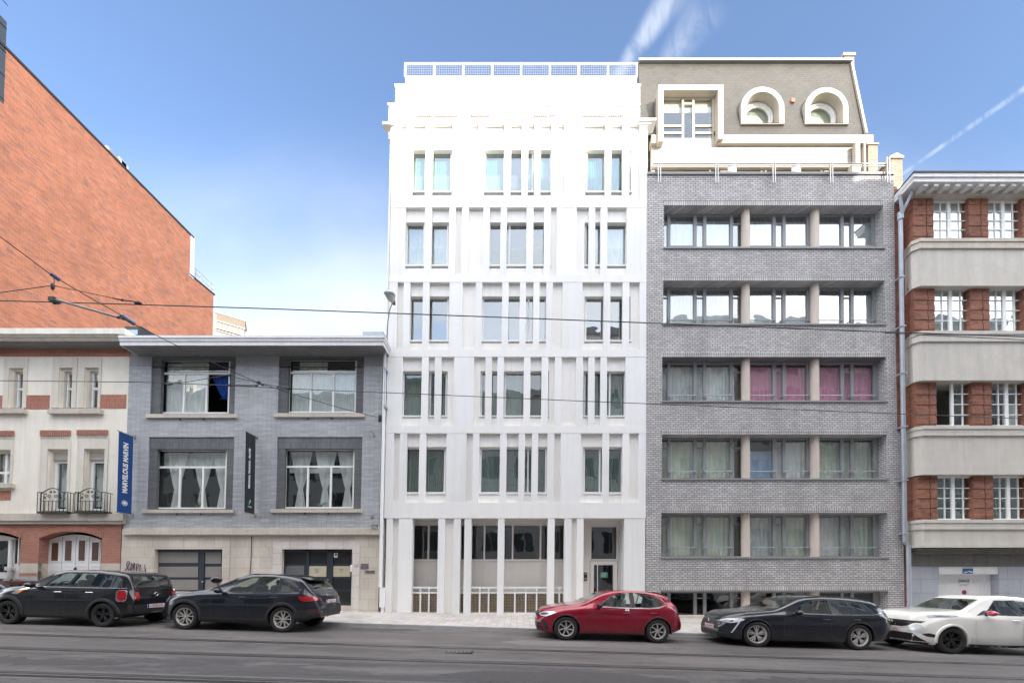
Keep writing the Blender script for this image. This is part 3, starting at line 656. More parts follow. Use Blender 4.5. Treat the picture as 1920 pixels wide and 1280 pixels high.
# entrance
X0, X1, Z0, Z1 = RC(1094, 971, 1170.7, 1150, YGD); ex0, ex1 = U(1106, 1050, YGD)[0], U(1158.5, 1050, YGD)[0]
m = SMB(); m.box(X0-.03, ex0-.002, YGD-.01, YGD+.07, Z0-.4, zt_-.004); m.box(ex1+.002, X1+.1, YGD-.01, YGD+.07, Z0-.4, zt_-.004); m.box(ex0-.002, ex1+.002, YGD-.01, YGD+.07, gz(984), zt_-.004); m.build('entrance_panel', 'cream_frame', Wt)
ew = window(Wt, (ex0, ex1, gz(1050), gz(984.5)), YGD, 'cream_frame', 'glass_clear', .06, name='transom_window', roomd=1.6)
dz0 = gz(1148)
dr = SMB(); dx0, dx1 = ex0+.02, ex1-.02; g0_, g1_, gt, gb_ = U(1113.5, 1080, YGD)[0], U(1150, 1080, YGD)[0], gz(1058.5), gz(1139)
dr.box(dx0, g0_, YGD+.0, YGD+.06, dz0-.1, gz(1051)); dr.box(g1_, dx1, YGD+.0, YGD+.06, dz0-.1, gz(1051)); dr.box(g0_, g1_, YGD, YGD+.06, gt, gz(1051)); dr.box(g0_, g1_, YGD, YGD+.06, dz0-.1, gb_)
do = dr.build('entrance_door', 'cream_frame', Wt)
pm = SMB(); pm.quad((g0_, YGD+.03, gb_), (g1_, YGD+.03, gb_), (g1_, YGD+.03, gt), (g0_, YGD+.03, gt)); pm.build('pane', 'glass_clear', do, fix=False)
room(None, (g0_-.1, g1_+.1, gb_-.1, gt+.1), YGD+.07, 2).build('room', 'room', do, fix=False)
hx = U(1119.7, 1080, YGD)[0]; m = SMB(); m.tube([(hx, YGD-.06, dz0+.35), (hx, YGD-.06, gz(1058))], .02); m.box(hx-.015, hx+.015, YGD-.06, YGD, dz0+.6, dz0+.63); m.box(hx-.015, hx+.015, YGD-.06, YGD, gz(1066), gz(1064)); m.build('door_handle', 'white_metal', do)
m = SMB(); q = RC(1125.8, 1072, 1140, 1082.5, YGD); m.box(q[0], q[1], YGD+.02, YGD+.025, q[2], q[3]); pn = m.build('notice', 'sign_green' if 'sign_green' in MATS else 'sheer_green', do)
for i in range(3):
    m = SMB(); zz = q[3]-(i+1)*(q[3]-q[2])/4; m.box(q[0]+.04, q[1]-.04-.03*i, YGD+.015, YGD+.019, zz-.008, zz+.008); m.build('text_line', 'sign_white', do)
q = RC(1094.9, 1072.6, 1100.8, 1088, YGD-.03); m = SMB(); m.box(q[0], q[1], YGD-.04, YGD-.012, q[2], q[3]); ic = m.build('intercom', 'dark_metal', Wt)
m = SMB(); m.box(q[0]+.02, q[1]-.02, YGD-.046, YGD-.04, q[2]+.03, q[2]+.13); m.build('button_panel', 'steel', ic); m = SMB(); m.box(q[0]+.02, q[1]-.02, YGD-.046, YGD-.04, q[3]-.09, q[3]-.03); m.build('camera_lens', 'steel', ic)
# basement light wells: handrail, posts and perforated guard, one run per opening
YB = YF+.20
for gi, (a, b_) in enumerate(((771.8, 820.3), (862.5, 869.7), (882.8, 932.5), (945, 1026.4), (1039.3, 1057.8))):
    X0, X1, Z0, Z1 = RC(a, 1099, b_, 1149, YB); zr0, zr1 = U(960, 1102.5, YB)[1], U(960, 1099, YB)[1]; zp1 = U(960, 1111, YB)[1]; zb_ = U(960, 1147.5, YB)[1]
    m = SMB(); m.box(X0, X1, YB, YB+.04, zr0, zr1); zz2 = zp1
    npost = max(1, round((X1-X0)/.62))
    pxs = [X0+(X1-X0)*(i+1)/(npost+1) for i in range(npost)] if X1-X0 > .3 else []
    for x in pxs: m.box(x-.03, x+.03, YB-.01, YB+.039, zb_-.2, zr0)
    if not pxs: m.box(X0, X0+.02, YB+.001, YB+.03, zb_, zr0)
    m.box(X0, X1, YB, YB+.03, zp1-.02, zp1+.04); m.box(X0, X1, YB-.03, YB+.06, zb_-.25, zb_)
    g = m.build('guard_rail', 'white_metal', Wt)
    m = SMB(); k_ = max(2, round((X1-X0)/.065))
    for i in range(k_+1): xx = X0+(X1-X0)*i/k_; m.box(xx-.004, xx+.004, YB+.012, YB+.015, zb_, zp1-.02)
    k_ = 12
    for i in range(k_): zz = zb_+(zp1-.02-zb_)*(i+.5)/k_; m.box(X0, X1, YB+.016, YB+.019, zz-.004, zz+.004)
    m.build('guard_mesh', 'light_trim', g)
    m = SMB(); m.box(X0-.02, X1+.02, YB+.14, YB+.15, zb_-.3, zp1-.0); m.build('cavity_shade', 'mesh_back', g)  # dark sheet stands in for the cavity's shade; orange and blue are its pattern
m = SMB(); zz = U(960, 1112, YF+.6)[1]; m.box(U(771, 1130, YF)[0], U(1058, 1130, YF)[0], YF+.34, YGD-.03, -.6, -.55); m.build('light_well', 'mesh_back', Wt)
m = SMB(); m.box(U(765, 1130, YGD)[0], U(1066, 1130, YGD)[0], YGD-.05, YGD-.03, -.6, gz(1112)+.0); m.build('light_well', 'mesh_back', Wt)

# ================================================================== GREY BRICK BUILDING
G = thing('grey_brick_apartment_building', 'grey glazed brick apartment block with long recessed window bands under a slate mansard', 'building', (11, 16, 0))
YR2 = YF+.40
GR = [(1245, 385, 1657, 465.5), (1243.5, 526, 1659, 608.5), (1241.7, 669, 1662, 752.5), (1241, 814, 1663.5, 898), (1240, 960.5, 1665, 1044.5), (1239, 1107.5, 1666, 1158)]
gl, gr = U(1213.7, 720, YF)[0], U(1681, 720, YF)[0]
gl = xR+.004
gtop = U(1440, 325.5, YF)[1]
gh = [RC(*r, YF) for r in GR]
m = SMB(); wall(m, (gl, gr, -.9, gtop), gh, YF, .42); 
xq = U(1692.5, 900, YF)[0]; zq = U(1685, 807, YF)[1]
wall(m, (gr, xq, -.9, zq), [], YF, .42)
m.build('wall', 'brick_grey', G, fix=False)
m = SMB(); m.box(gl+.01, gl+.1, YF+.42, 26, -.9, gtop-.03); m.box(gr-.1, gr-.01, YF+.42, 26, -.9, gtop-.03); m.box(gl+.1, gr-.1, 25.8, 26, -.9, gtop-.03); m.box(gl+.1, gr-.1, YF+.42, 25.8, gtop-.35, gtop-.25); m.build('rear_wall', 'brick_tan', G)
# soldier courses above each opening, standing 6 mm proud; dark brick soffits come from the wall itself
for i, r in enumerate(gh):
    m = SMB(); hh = .19; m.box(r[0]-.02, r[1]+.02, YF-.006, YF+.05, r[3]+.001, r[3]+hh); m.build('soldier_course', 'brick_grey_soldier', G)
    if i < 5:
        s_ = SMB(); s_.box(r[0]-.03, r[1]+.03, YF-.05, YF+.42, r[2]-.035, r[2]+.025); s_.build('sill', 'grey_frame', G)
m = SMB(); m.px(1214.5, 321.8, 1678, 326, YF-.05, YF+.3); m.build('coping', 'grey_frame', G)
FR = [1253.8, 1303, 1321, 1371, 1386, 1410.5, 1451, 1469.5, 1515, 1540.5, 1578.3, 1597, 1640]
big = [(1253.8, 1303), (1321, 1371), (1406, 1451), (1469.5, 1515), (1535, 1578.3), (1597, 1640)]
CU = {
 0: ['white_blind']*6, 1: ['white_blind']*6,
 2: ['sheer_grey', 'sheer', 'pink_cloth', 'pink_cloth', 'pink_cloth', 'pink_cloth'],
 3: ['green_cream', 'green_cream', 'blue_blind', 'sheer', 'green_cream', 'green_cream'],
 4: ['green_cream', 'green_cream', 'sheer_grey', 'green_cream', 'sheer', 'green_cream'],
 5: [None]*6}
WN = ['top', 'upper', 'middle', 'lower', 'first']
for i, r in enumerate(gh):
    x0, x1, z0, z1 = r; z0b = z0+.02
    y_t, y_b = GR[i][1], GR[i][3]; ym = (y_t+y_b)/2
    ff = lambda p: U(p, ym, YR2)[0]
    # head board + frame grid
    m = SMB(); hb_ = U(1440, y_t, YF)[1]; 
    fx = [ff(q) for q in (1253.8, 1303, 1321, 1371, 1448.5+2.5, 1469.5, 1515, 1578.3, 1597, 1640)]
    for q in fx: m.box(q-.065, q+.065, YR2-.03, YR2+.05, z0b, z1-.002)
    m.box(x0-.02, x1+.02, YR2-.01, YR2+.05, z0b, z0b+.07); m.box(x0-.02, x1+.02, YR2-.012, YR2+.05, z1-.09, z1-.003)
    nar = [(x0, fx[0]), (fx[1], fx[2]), (fx[3], ff(1390)), (fx[4], fx[5]), (fx[7], fx[8]), (fx[9], x1)]
    zt2 = z1-.42 if i < 5 else z1-.3
    for a, b_ in nar[:5]: m.box(a, b_, YR2-.008, YR2+.048, zt2-.025, zt2+.025)
    m.box(x1-.12, x1+.02, YR2-.02, YR2+.05, z0b, z1-.003)
    w_ = m.build('window_band', 'grey_frame', G)
    p = SMB(); p.quad((x0-.05, YR2+.02, z0b), (x1+.05, YR2+.02, z0b), (x1+.05, YR2+.02, z1), (x0-.05, YR2+.02, z1)); p.build('pane', ['glass_bright', 'glass_bright', 'glass_clear', 'glass_clear', 'glass_clear', 'glass_dark'][i], w_, fix=False)
    # curtains behind each of the six casements
    cols = CU[i]
    for j, (a, b_) in enumerate(big):
        if not cols[j]: continue
        xa, xb = ff(a)+.0, ff(b_); xa -= .215; xb += .215
        c = SMB(); yy = YR2+.16+.01*j
        if i < 2 or cols[j] in ('blue_blind',): c.box(xa, xb, yy, yy+.01, z0b+.05+(.0 if cols[j] == 'white_blind' else 0), z1-(.14 if i < 2 else .5)); c.build('blind', cols[j], w_)
        else:
            curtain_mb(c, xa, xb, z0b+.03, z1-.1, yy, amp=.025, wl_=.13 if i == 2 else .2, seed=i*7+j); c.build('curtain', cols[j], w_, smooth=60, fix=False)
    # thin safety bar in front of each casement
    ry = {0: 461, 1: 600, 2: 740.5, 3: 882.7, 4: 1025.5}.get(i)
    if ry:
        yr = YR2-.12; zz = U(1440, ry, yr)[1]
        for a, b_ in big:
            m = SMB()
            xa, xb = U(a-2, ry, yr)[0], U(b_+3, ry, yr)[0]; m.box(xa, xb, yr, yr+.03, zz-.018, zz+.018); m.box(xa, xa+.03, yr, YR2, zz-.03, zz+.03); m.box(xb-.03, xb, yr, YR2, zz-.03, zz+.03)
            m.build('safety_bar', 'grey_frame' if i < 2 else 'zinc', w_)
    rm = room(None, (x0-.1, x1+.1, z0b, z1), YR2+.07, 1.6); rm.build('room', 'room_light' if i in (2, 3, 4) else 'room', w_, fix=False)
    for cx_ in (1397.5, 1527):
        yc = YR2-.10; xc = U(cx_, ym, yc)[0]; m = SMB(); m.tube([(xc, yc, z0b-.02), (xc, yc, z1+.01)], .165, 24); m.build('column', 'column_render', G, smooth=40)
m = SMB(); m.px(1239, 1154, 1668, 1161, YF-.06, YF+.40); m.build('threshold', 'stone', G)
# terrace guard rail above the parapet
Yg = YF-.10
rg = SMB(); z1_, z2_ = U(1440, 307, Yg)[1], U(1440, 311.5, Yg)[1]
rg.tube([(U(1224, 307, Yg)[0], Yg, z1_), (U(1672, 307, Yg)[0], Yg, z1_)], .02); rg.tube([(U(1224, 311, Yg)[0], Yg, z2_), (U(1672, 311, Yg)[0], Yg, z2_)], .016)
rg = rg.build('guard_rail', 'steel', G)
for q in (1236.3, 1344, 1451.2, 1558.7, 1665.5):
    m = SMB()
    for d in (-2.2, 2.2):
        xx = U(q+d, 320, Yg-.04)[0]; a, b_ = U(q, 345, Yg)[1], U(q, 297, Yg)[1]
        m.box(xx-.016, xx+.016, Yg-.06, Yg-.02, a, b_)
    m.bar((U(q, 325, Yg)[0], YF+.02, U(q, 330, Yg)[1]), (U(q-3, 300, Yg)[0], Yg+.45, U(q, 298, Yg)[1]), .03)
    m.build('rail_post', 'steel', rg)
# --- penthouse set back behind the terrace
YP = YF+1.7
pw = RC(1222, 262, 1617, 330, YP); gp = SMB(); hs = []
for a, b_ in ((1232, 1284), (1296, 1345), (1378, 1420), (1436, 1484), (1500, 1540), (1560, 1602)): hs.append(RC(a-6, 317, b_+6, 345, YP))
wall(gp, (pw[0], pw[1], pw[2]-2.2, pw[3]), [(h[0], h[1], h[2]-1.6, h[3]) for h in hs], YP, .2); gp.build('penthouse_wall', 'brick_cream', G, fix=False)
for h in hs: window(G, (h[0], h[1], h[2]-1.6, h[3]-.0), YP+.05, 'light_trim', 'glass', .06, vb=(.5,), roomd=1)
m = SMB(); m.px(1226, 306.5, 1616, 313.5, YP-.12, YP-.002); m.build('lintel_trim', 'light_trim', G)
for q in (1372.5, 1492.5):
    yc = YP-.6; xc = U(q, 315, yc)[0]; m = SMB(); zt3 = U(q, 309, yc)[1]; m.tube([(xc, yc, gtop-.3), (xc, yc, zt3-.04), (xc, yc, zt3)], [.17, .17, .10], 20); m.build('vent_column', 'column_white', G, smooth=40)
m = SMB(); m.px(1605, 266, 1613, 330, YP-.25, YP-.05); m.px(1598, 308, 1614, 330, YP-.5, YP-.27); m.build('corner_pier', 'light_trim', G)
m = SMB(); xx = U(1620.5, 300, YP-.1)[0]; m.tube([(xx, YP-.1, gtop-.3), (xx, YP-.1, U(1620, 266, YP)[1])], .06, 12); m.build('downpipe', 'light_trim', G, smooth=40)
# eaves gutter
YE = YP-.14
m = SMB(); m.px(1345, 252.5, 1637.5, 268, YE, YP+.2); m.px(1222, 252.5, 1240, 268, YE, YP+.2); m.build('eaves_gutter', 'light_trim', G)
# mansard: sloping slate face between eaves and ridge
A0 = U(1197.5, 118.5, YP+.75); A1 = U(1594, 120.5, YP+.75); B0 = U(1199, 254, YP-.03); B1 = U(1621, 254, YP-.03)
Y1_, Y0_ = YP+.75, YP-.03
def mans_y(z): t = (z-B0[1])/(A0[1]-B0[1]); return Y0_+(Y1_-Y0_)*t
def mans_poly():
    b = bmesh.new(); out_ = [(B0[0], B0[1]), (B1[0], B1[1]), (A1[0], A1[1]), (A0[0], A0[1])]
    holes = []
    q = RC(1246, 170, 1345.5, 259, YP-.35); zb4 = B0[1]+.004; holes.append([(q[0], zb4), (q[1], zb4), (q[1], q[3]), (q[0], q[3])])
    for (a, b_, yt, yb2) in RDR:
        q = RC(a-2, yt-2, b_+2, yb2, YP+.03); holes.append(arch(q, 20))
    return out_, holes
def arch(q, n_, sq=False):
    x0, x1, z0, z1 = q; r = (x1-x0)/2; zc = z1-r; pts = [(x0, z0), (x1, z0)]
    for i in range(n_+1): t = math.pi*i/n_; pts.append(((x0+x1)/2+r*math.cos(t), zc+r*math.sin(t)))
    return pts
def fill(outl, holes, yfun):
    loops = [[Vector((x, z, 0)) for x, z in outl]]+[[Vector((x, z, 0)) for x, z in h] for h in holes]
    flat = [p for lp in loops for p in lp]; m = SMB(); m.v = [(p.x, yfun(p.y), p.y) for p in flat]
    m.f = [tuple(t) for t in tessellate_polygon(loops)]; return m
RDR = [(1399.5, 1461, 172, 233), (1519.5, 1581.3, 173, 233)]
o_, h_ = mans_poly(); o_[1] = (B1[0], B1[1])
mm = fill(o_, h_, mans_y); mm.build('mansard_roof', 'slate', G)
m = SMB(); m.quad((A0[0], Y1_, A0[1]), (A1[0], Y1_, A1[1]), (A1[0], 25, A1[1]), (A0[0], 25, A0[1])); m.quad((A1[0], Y1_, A1[1]), (B1[0], Y0_, B1[1]), (B1[0], 25, B1[1]), (A1[0], 25, A1[1])); m.quad((A0[0], 25, A0[1]), (B0[0], 25, B0[1]), (B0[0], Y0_, B0[1]), (A0[0], Y1_, A0[1])); m.build('roof_side', 'slate', G, fix=False)
m = SMB(); m.box(A0[0]-.04, A1[0]+.04, Y1_-.12, Y1_+.3, A0[1]-.02, A0[1]+.10); m.build('ridge_flashing', 'grey_frame', G)
m = SMB(); m.bar((A1[0]+.02, Y1_-.05, A1[1]-.03), (B1[0]+.03, Y0_-.05, B1[1]+.02), .10, .08); m.build('verge_trim', 'light_trim', G)
m = SMB(); q = RC(1485.8, 182, 1491.8, 188.5, YP+.2); yy = mans_y(q[2]); m.box(q[0], q[1], yy-.06, yy+.1, q[2], q[3]); m.build('vent_tile', 'orange_tile', G)
# square dormer
Yd = YP-.27; q = RC(1234.5, 159, 1356.8, 268, Yd); i_ = RC(1244.3, 169, 1346.5, 265, Yd)
m = SMB(); m.box(q[0], i_[0], Yd, YP+.6, i_[2]-.0, q[3]); m.box(i_[1], q[1], Yd, YP+.6, q[2]+.2, q[3]); m.box(i_[0], i_[1], Yd, YP+.6, i_[3], q[3]-.001)
dm = m.build('square_dormer', 'light_trim', G)
r = (i_[0], i_[1], max(pw[3]-.0, U(1295, 261.5, YP+.01)[1]), i_[3]+.02)
window(G, r, YP+.01, 'light_trim', 'glass', .06, vb=(.405, .60, .97), bw=.10, hb=((.16, 0, .40), (.33, 0, .40), (.16, .6, 1), (.33, .6, 1), (.86, .405, .6)), curtain=[('cream_blind', .02, .98, .72, .98, {'flat': True})], roomd=1.2)
# two round-headed dormers with round windows
for (a, b_, yt, yb2) in RDR:
    Yd = YP+.03; qi = RC(a, yt, b_, yb2, Yd); qo = RC(a-10, yt-9, b_+9.5, yb2, Yd)
    ins, outs = arch(qi, 24), arch(qo, 24); m = SMB(); n_ = len(ins)
    for k in range(n_):
        j = (k+1) % n_; 
        if k == 0: continue
        P0, P1, Q0, Q1 = ins[k], ins[j], outs[k], outs[j]
        m.quad((P0[0], Yd, P0[1]), (P1[0], Yd, P1[1]), (Q1[0], Yd, Q1[1]), (Q0[0], Yd, Q0[1]))
        m.quad((Q0[0], Yd, Q0[1]), (Q1[0], Yd, Q1[1]), (Q1[0], YP+.8, Q1[1]), (Q0[0], YP+.8, Q0[1]))
        m.quad((P0[0], Yd, P0[1]), (P0[0], YP+.5, P0[1]), (P1[0], YP+.5, P1[1]), (P1[0], Yd, P1[1]))
    m.quad((outs[0][0], Yd-.05, outs[0][1]), (outs[1][0], Yd-.05, outs[1][1]), (outs[1][0], YP+.5, outs[1][1]), (outs[0][0], YP+.5, outs[0][1]))
    m.box(outs[0][0], outs[1][0], Yd-.03, Yd+.3, outs[0][1]-.03, outs[0][1])
    d_ = m.build('round_dormer', 'light_trim', G, smooth=35)
    cxm, R_ = (qi[0]+qi[1])/2, (qi[1]-qi[0])/2; zc = qi[3]-R_; Yw = Yd+.47
    def ring(m, r0, r1, ya, yb_, seg=40):
        for k in range(seg):
            t0, t1 = 2*math.pi*k/seg, 2*math.pi*(k+1)/seg
            A, B, C_, D = [(cxm+rr*math.cos(t), zc+rr*math.sin(t)) for rr, t in ((r0, t0), (r0, t1), (r1, t1), (r1, t0))]
            m.quad((A[0], ya, A[1]), (B[0], ya, B[1]), (C_[0], ya, C_[1]), (D[0], ya, D[1])); m.quad((D[0], ya, D[1]), (C_[0], ya, C_[1]), (C_[0], yb_, C_[1]), (D[0], yb_, D[1])); m.quad((A[0], ya, A[1]), (A[0], yb_, A[1]), (B[0], yb_, B[1]), (B[0], ya, B[1]))
    m = SMB(); ring(m, R_*.86, R_*.975, Yw-.10, Yw); ring(m, R_*.74, R_*.855, Yw-.05, Yw); wr = m.build('round_window', 'white_frame', d_, smooth=35)
    m = SMB(); m.prism([(cxm+R_*.76*math.cos(2*math.pi*k/32), zc+R_*.76*math.sin(2*math.pi*k/32)) for k in range(32)], Yw-.01, Yw); m.build('pane', 'glass', wr)
    m = SMB(); pts = [(cxm+R_*.86*math.cos(2*math.pi*k/32), zc+R_*.86*math.sin(2*math.pi*k/32)) for k in range(32)]; m.prism(pts, Yw+.1, Yw+.12); m.build('blind', 'cream_blind', wr)
    m = SMB(); m.quad((qi[0]-.1, Yw+.0, zc-1), (qi[1]+.1, Yw, zc-1), (qi[1]+.1, Yw, qi[3]+.1), (qi[0]-.1, Yw, qi[3]+.1))
    loops = [[Vector((qi[0]-.1, zc-.8, 0)), Vector((qi[1]+.1, zc-.8, 0)), Vector((qi[1]+.1, qi[3]+.1, 0)), Vector((qi[0]-.1, qi[3]+.1, 0))], [Vector((cxm+R_*.9*math.cos(2*math.pi*k/32), zc+R_*.9*math.sin(2*math.pi*k/32), 0)) for k in range(32)]]
    m = SMB(); flat = [p for lp in loops for p in lp]; m.v = [(p.x, Yw, p.y) for p in flat]; m.f = [tuple(t) for t in tessellate_polygon(loops)]; m.build('back_wall', 'light_trim', d_)
# chimneys
def chimney(par, x0, y0, x1, y1, capy, Y, d, mat='brick_tan', cap='light_trim', ov=3, gable=False):
    X0, X1, Z0, Z1 = RC(x0, capy, x1, y1, Y); m = SMB(); m.box(X0, X1, Y, Y+d, Z0, Z1); c = m.build('chimney', mat, par)
    q = RC(x0-ov, y0, x1+ov, capy, Y-.05); m = SMB(); 
    if gable:
        xm = (q[0]+q[1])/2; m.prism([(q[0], Z1), (q[1], Z1), (q[1], Z1+.08), (xm, q[3]), (q[0], Z1+.08)], Y-.05, Y+d+.05)
    else: m.box(q[0], q[1], Y-.05, Y+d+.05, Z1, q[3])
    m.build('chimney_cap', cap, c)
chimney(G, 1584, 98.5, 1602, 200, 106, YP+1.2, 1.1, ov=2.6)
chimney(G, 1628, 268, 1646, 335, 272, YP-.1, .8, ov=2.5)
# ================================================================== RED AND CONCRETE BUILDING (right)
Rb = thing('brick_bay_house', 'red brick house with projecting bay, concrete spandrels and white multi-pane casements', 'building', (18, 16, 0))
Ym, Yb1 = 14.84, 14.96                    # spandrel face, brick pier face
XE = 27.0                                 # runs on out of the frame
xs0 = U(1720.8, 700, Ym)[0]; xp0 = U(1722.5, 700, Yb1)[0]
def zz(y, Y=Ym): return U(1800, y, Y)[1]
# party wall strip (red brick) between the grey building and the bay
m = SMB(); a, b_ = gr+.004, U(1701, 700, YF)[0]; m.box(a, b_+.1, YF+.05, YF+.6, zq+.01, zz(352, YF)); m.box(xq+.004, b_+.1, YF+.05, YF+.6, -1, zq+.0); m.build('party_wall', 'brick_red', Rb)
chimney(Rb, 1671.5, 286, 1692.5, 350, 298, YF+.4, .8, ov=2.5, gable=True)
m = SMB(); q = RC(1640, 300, 1672, 327, YF+1.0); m.prism([(q[0], q[2]), (q[1]+.3, q[2]), (q[1]+.3, q[3]), (q[1], q[3])], YF+1.0, YF+1.5); m.build('gable_slope', 'slate', Rb)
# body behind the bay
shell(Rb, b_, XE, YF+.3, 26, -1, zz(334, YF), 'concrete', 'core_wall')
ch = .14
BANDS = [(449, 467, 520, 534.5), (622, 641, 693, 711), (799, 817, 869, 887), (974, 992, 1017, 1023)]
for i, (t0, t1, t2, t3) in enumerate(BANDS):
    m = SMB(); xw = U(1701.5, (t0+t3)/2, YF)[0]
    def poly3(off, x_in): return [(x_in, YF+.3), (xs0-off-.02+.0, Ym+ch*1.2-off), (xs0+ch-off*.4, Ym-off), (XE, Ym-off), (XE, YF+.3)]
    def extr(m, pts, z0, z1):
        k = len(m.v); n_ = len(pts); m.v += [(x, y, z0) for x, y in pts]+[(x, y, z1) for x, y in pts]
        m.f.append(tuple(k+j for j in range(n_))[::-1]); m.f.append(tuple(k+n_+j for j in range(n_)))
        for j in range(n_): q2 = (j+1) % n_; m.f.append((k+j, k+q2, k+n_+q2, k+n_+j))
    extr(m, poly3(0, xw), zz(t2), zz(t1)); sp1 = m.build('spandrel', 'concrete', Rb)
    m = SMB(); extr(m, poly3(.07, xw), zz(t0+6), zz(t0)); extr(m, poly3(.04, xw), zz(t1-3), zz(t0+6.2)); extr(m, poly3(.055, xw), zz(t1+.0), zz(t1-2.8)); m.build('upper_moulding', 'stone' if i == 0 else 'concrete', sp1)
    m = SMB(); extr(m, poly3(.03, xw), zz(t3), zz(t2)); extr(m, poly3(.045, xw), zz(t3)-.06, zz(t3)-.001); m.build('lower_moulding', 'concrete', sp1)
m = SMB(); xw = U(1704, 1029, YF)[0]
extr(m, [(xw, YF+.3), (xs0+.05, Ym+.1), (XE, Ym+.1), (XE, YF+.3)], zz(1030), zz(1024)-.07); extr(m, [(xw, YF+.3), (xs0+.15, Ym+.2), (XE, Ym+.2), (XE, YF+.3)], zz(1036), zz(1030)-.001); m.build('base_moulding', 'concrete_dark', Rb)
FL = [(377, 449, [(1719.5, 1736.3, 1737.6, 1750), (1816, 1838, 1839.3, 1852.5), (1915.5, 1937, 1938.3, 1952)], [(1749.5, 1817), (1852, 1917), (1951, 2015)]),
      (541, 622, [(1721, 1739, 1740.3, 1752.5), (1819, 1841.5, 1842.8, 1855), (1919, 1940, 1941.3, 1955)], [(1752, 1820), (1854.5, 1920), (1954, 2020)]),
      (716, 799, [(1722.5, 1741, 1742.3, 1755.5), (1822, 1843.5, 1845, 1859), (1922.5, 1943, 1944.5, 1959)], [(1755, 1823), (1858.5, 1924), (1958, 2025)]),
      (893, 974, [(1725, 1743, 1744.5, 1757.5), (1824, 1846, 1847.5, 1862), (1926, 1947, 1948.5, 1963)], [(1757, 1825), (1861.5, 1928), (1962, 2030)])]
Yw = 15.05
for i, (y0, y1, piers, ws) in enumerate(FL):
    yt = [352, 533, 710, 886][i]; z0, z1 = zz(y1, Yb1)-.05, zz(yt, Yb1)+.0
    for j, pr in enumerate(piers):
        m = SMB(); xa, xb, xc, xd = [U(q, (y0+y1)/2, Yb1)[0] for q in pr]
        if j == 0: xa = xs0+.03
        for (p, q) in ((xa, xb), (xc, xd)):
            m.box(p, q, Yb1, Yw+.15, z0, z1)
            # raised courses at intervals, as the rusticated brickwork has
            k_ = 5
            for r_ in range(k_):
                zc = z0+(z1-z0)*(r_+.62)/k_; m.box(p+.004, q-.004, Yb1-.018, Yb1-.001, zc-.10, zc+.10)
        m.box(xb, xc, Yb1+.05, Yw+.15, z0, z1); m.build('brick_pier', 'brick_red', Rb)
    if True:   # canted side of the bay
        m = SMB(); xi = U(1701.5, (y0+y1)/2, YF)[0]
        m.quad((xi, YF+.3, z0), (xs0+.03, Yb1+.02, z0), (xs0+.03, Yb1+.02, z1), (xi, YF+.3, z1)); m.build('bay_side', 'brick_red', Rb, fix=False)
    for j, (a, b_) in enumerate(ws):
        r = RC(a, y0, b_, y1, Yw); r = (r[0]-.06, r[1]+.06, r[2]-.02, r[3]+.02)
        lit = ('glass_bright', 'glass_bright', 'glass', 'glass')[i]
        W2 = r[1]-r[0]
        if i == 2 and j == 0:       # left leaf swung open inwards
            gb = []
            fr = window(Rb, r, Yw, 'white_frame', lit, .07, vb=(.46,), bw=.10, gb=[(.72, .74, .03, .97)]+[(.5, .97, h-.008, h+.008) for h in (.27, .5, .73)], nopane=[(.5, .97, .03, .97)], curtain=None, roomd=2.2, roommat='room_light', label='white casement window with its left leaf swung open')
        else:
            cu = [('white_blind', .03, .97, .03, .97, {'flat': True})] if i < 2 else ([('sheer_grey', .5, .97, .03, .55)] if i == 2 else [('net_dark', .03, .97, .03, .97)])
            window(Rb, r, Yw, 'white_frame', lit, .07, vb=(.455,), bw=.13, gb=[(.235, .255, .03, .97), (.71, .73, .03, .97)]+[(.03, .42, h-.008, h+.008) for h in (.27, .5, .73)]+[(.5, .97, h-.008, h+.008) for h in (.27, .5, .73)], curtain=cu, roomd=1.4)
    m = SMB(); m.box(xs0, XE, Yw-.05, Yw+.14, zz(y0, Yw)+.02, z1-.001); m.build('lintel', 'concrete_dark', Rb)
    m = SMB(); m.box(U(1965, 700, Yb1)[0], XE, Yb1+.02, Yw+.1, z0, z1-.002); m.build('brick_pier', 'brick_red', Rb)
# cornice with modillions
Yc = 14.42; xc0 = U(1713.5, 330, Yc)[0]; xi = U(1678, 365, YF)[0]
def cz(y, Y=Yc): return U(1800, y, Y)[1]
def corn(m, off, z0, z1, xin=None):
    extr(m, [(xin or xi, YF+.25), (xc0+off*.7, Yc+off), (XE, Yc+off), (XE, YF+.3)], z0, z1)
m = SMB(); corn(m, -.03, cz(324), cz(321.5)); cb = m.build('cornice_cap', 'dark_metal', Rb)
m = SMB(); corn(m, 0, cz(331), cz(324)-.002); co = m.build('cornice', 'cornice_white', Rb)
m = SMB(); corn(m, .04, cz(338.5), cz(331)-.002); m.build('fascia', 'cornice_white', co)
Yc2 = 14.82; m = SMB(); x2 = U(1716, 358, Yc2)[0]
extr(m, [(U(1701, 370, YF)[0], YF+.3), (x2, Yc2), (XE, Yc2), (XE, YF+.3)], U(1800, 366, Yc2)[1], U(1800, 353, Yc2)[1]); extr(m, [(U(1701, 370, YF)[0], YF+.3), (x2+.05, Yc2+.06), (XE, Yc2+.06), (XE, YF+.3)], U(1800, 353, Yc2)[1]+.002, cz(338.5)+.05); m.build('frieze', 'stone', co)
for i, p in enumerate((1736, 1755.5, 1776, 1797, 1818.5, 1840, 1860.5, 1880.5, 1901, 1922, 1943)):
    m = SMB(); xa, xb = U(p-4.5, 343, Yc+.1)[0], U(p+4.5, 343, Yc+.1)[0]; m.box(xa, xb, Yc+.1, Yc2+.05, U(1800, 348.5, Yc+.1)[1], cz(338.5)+.003); m.build('modillion', 'cornice_white', co)
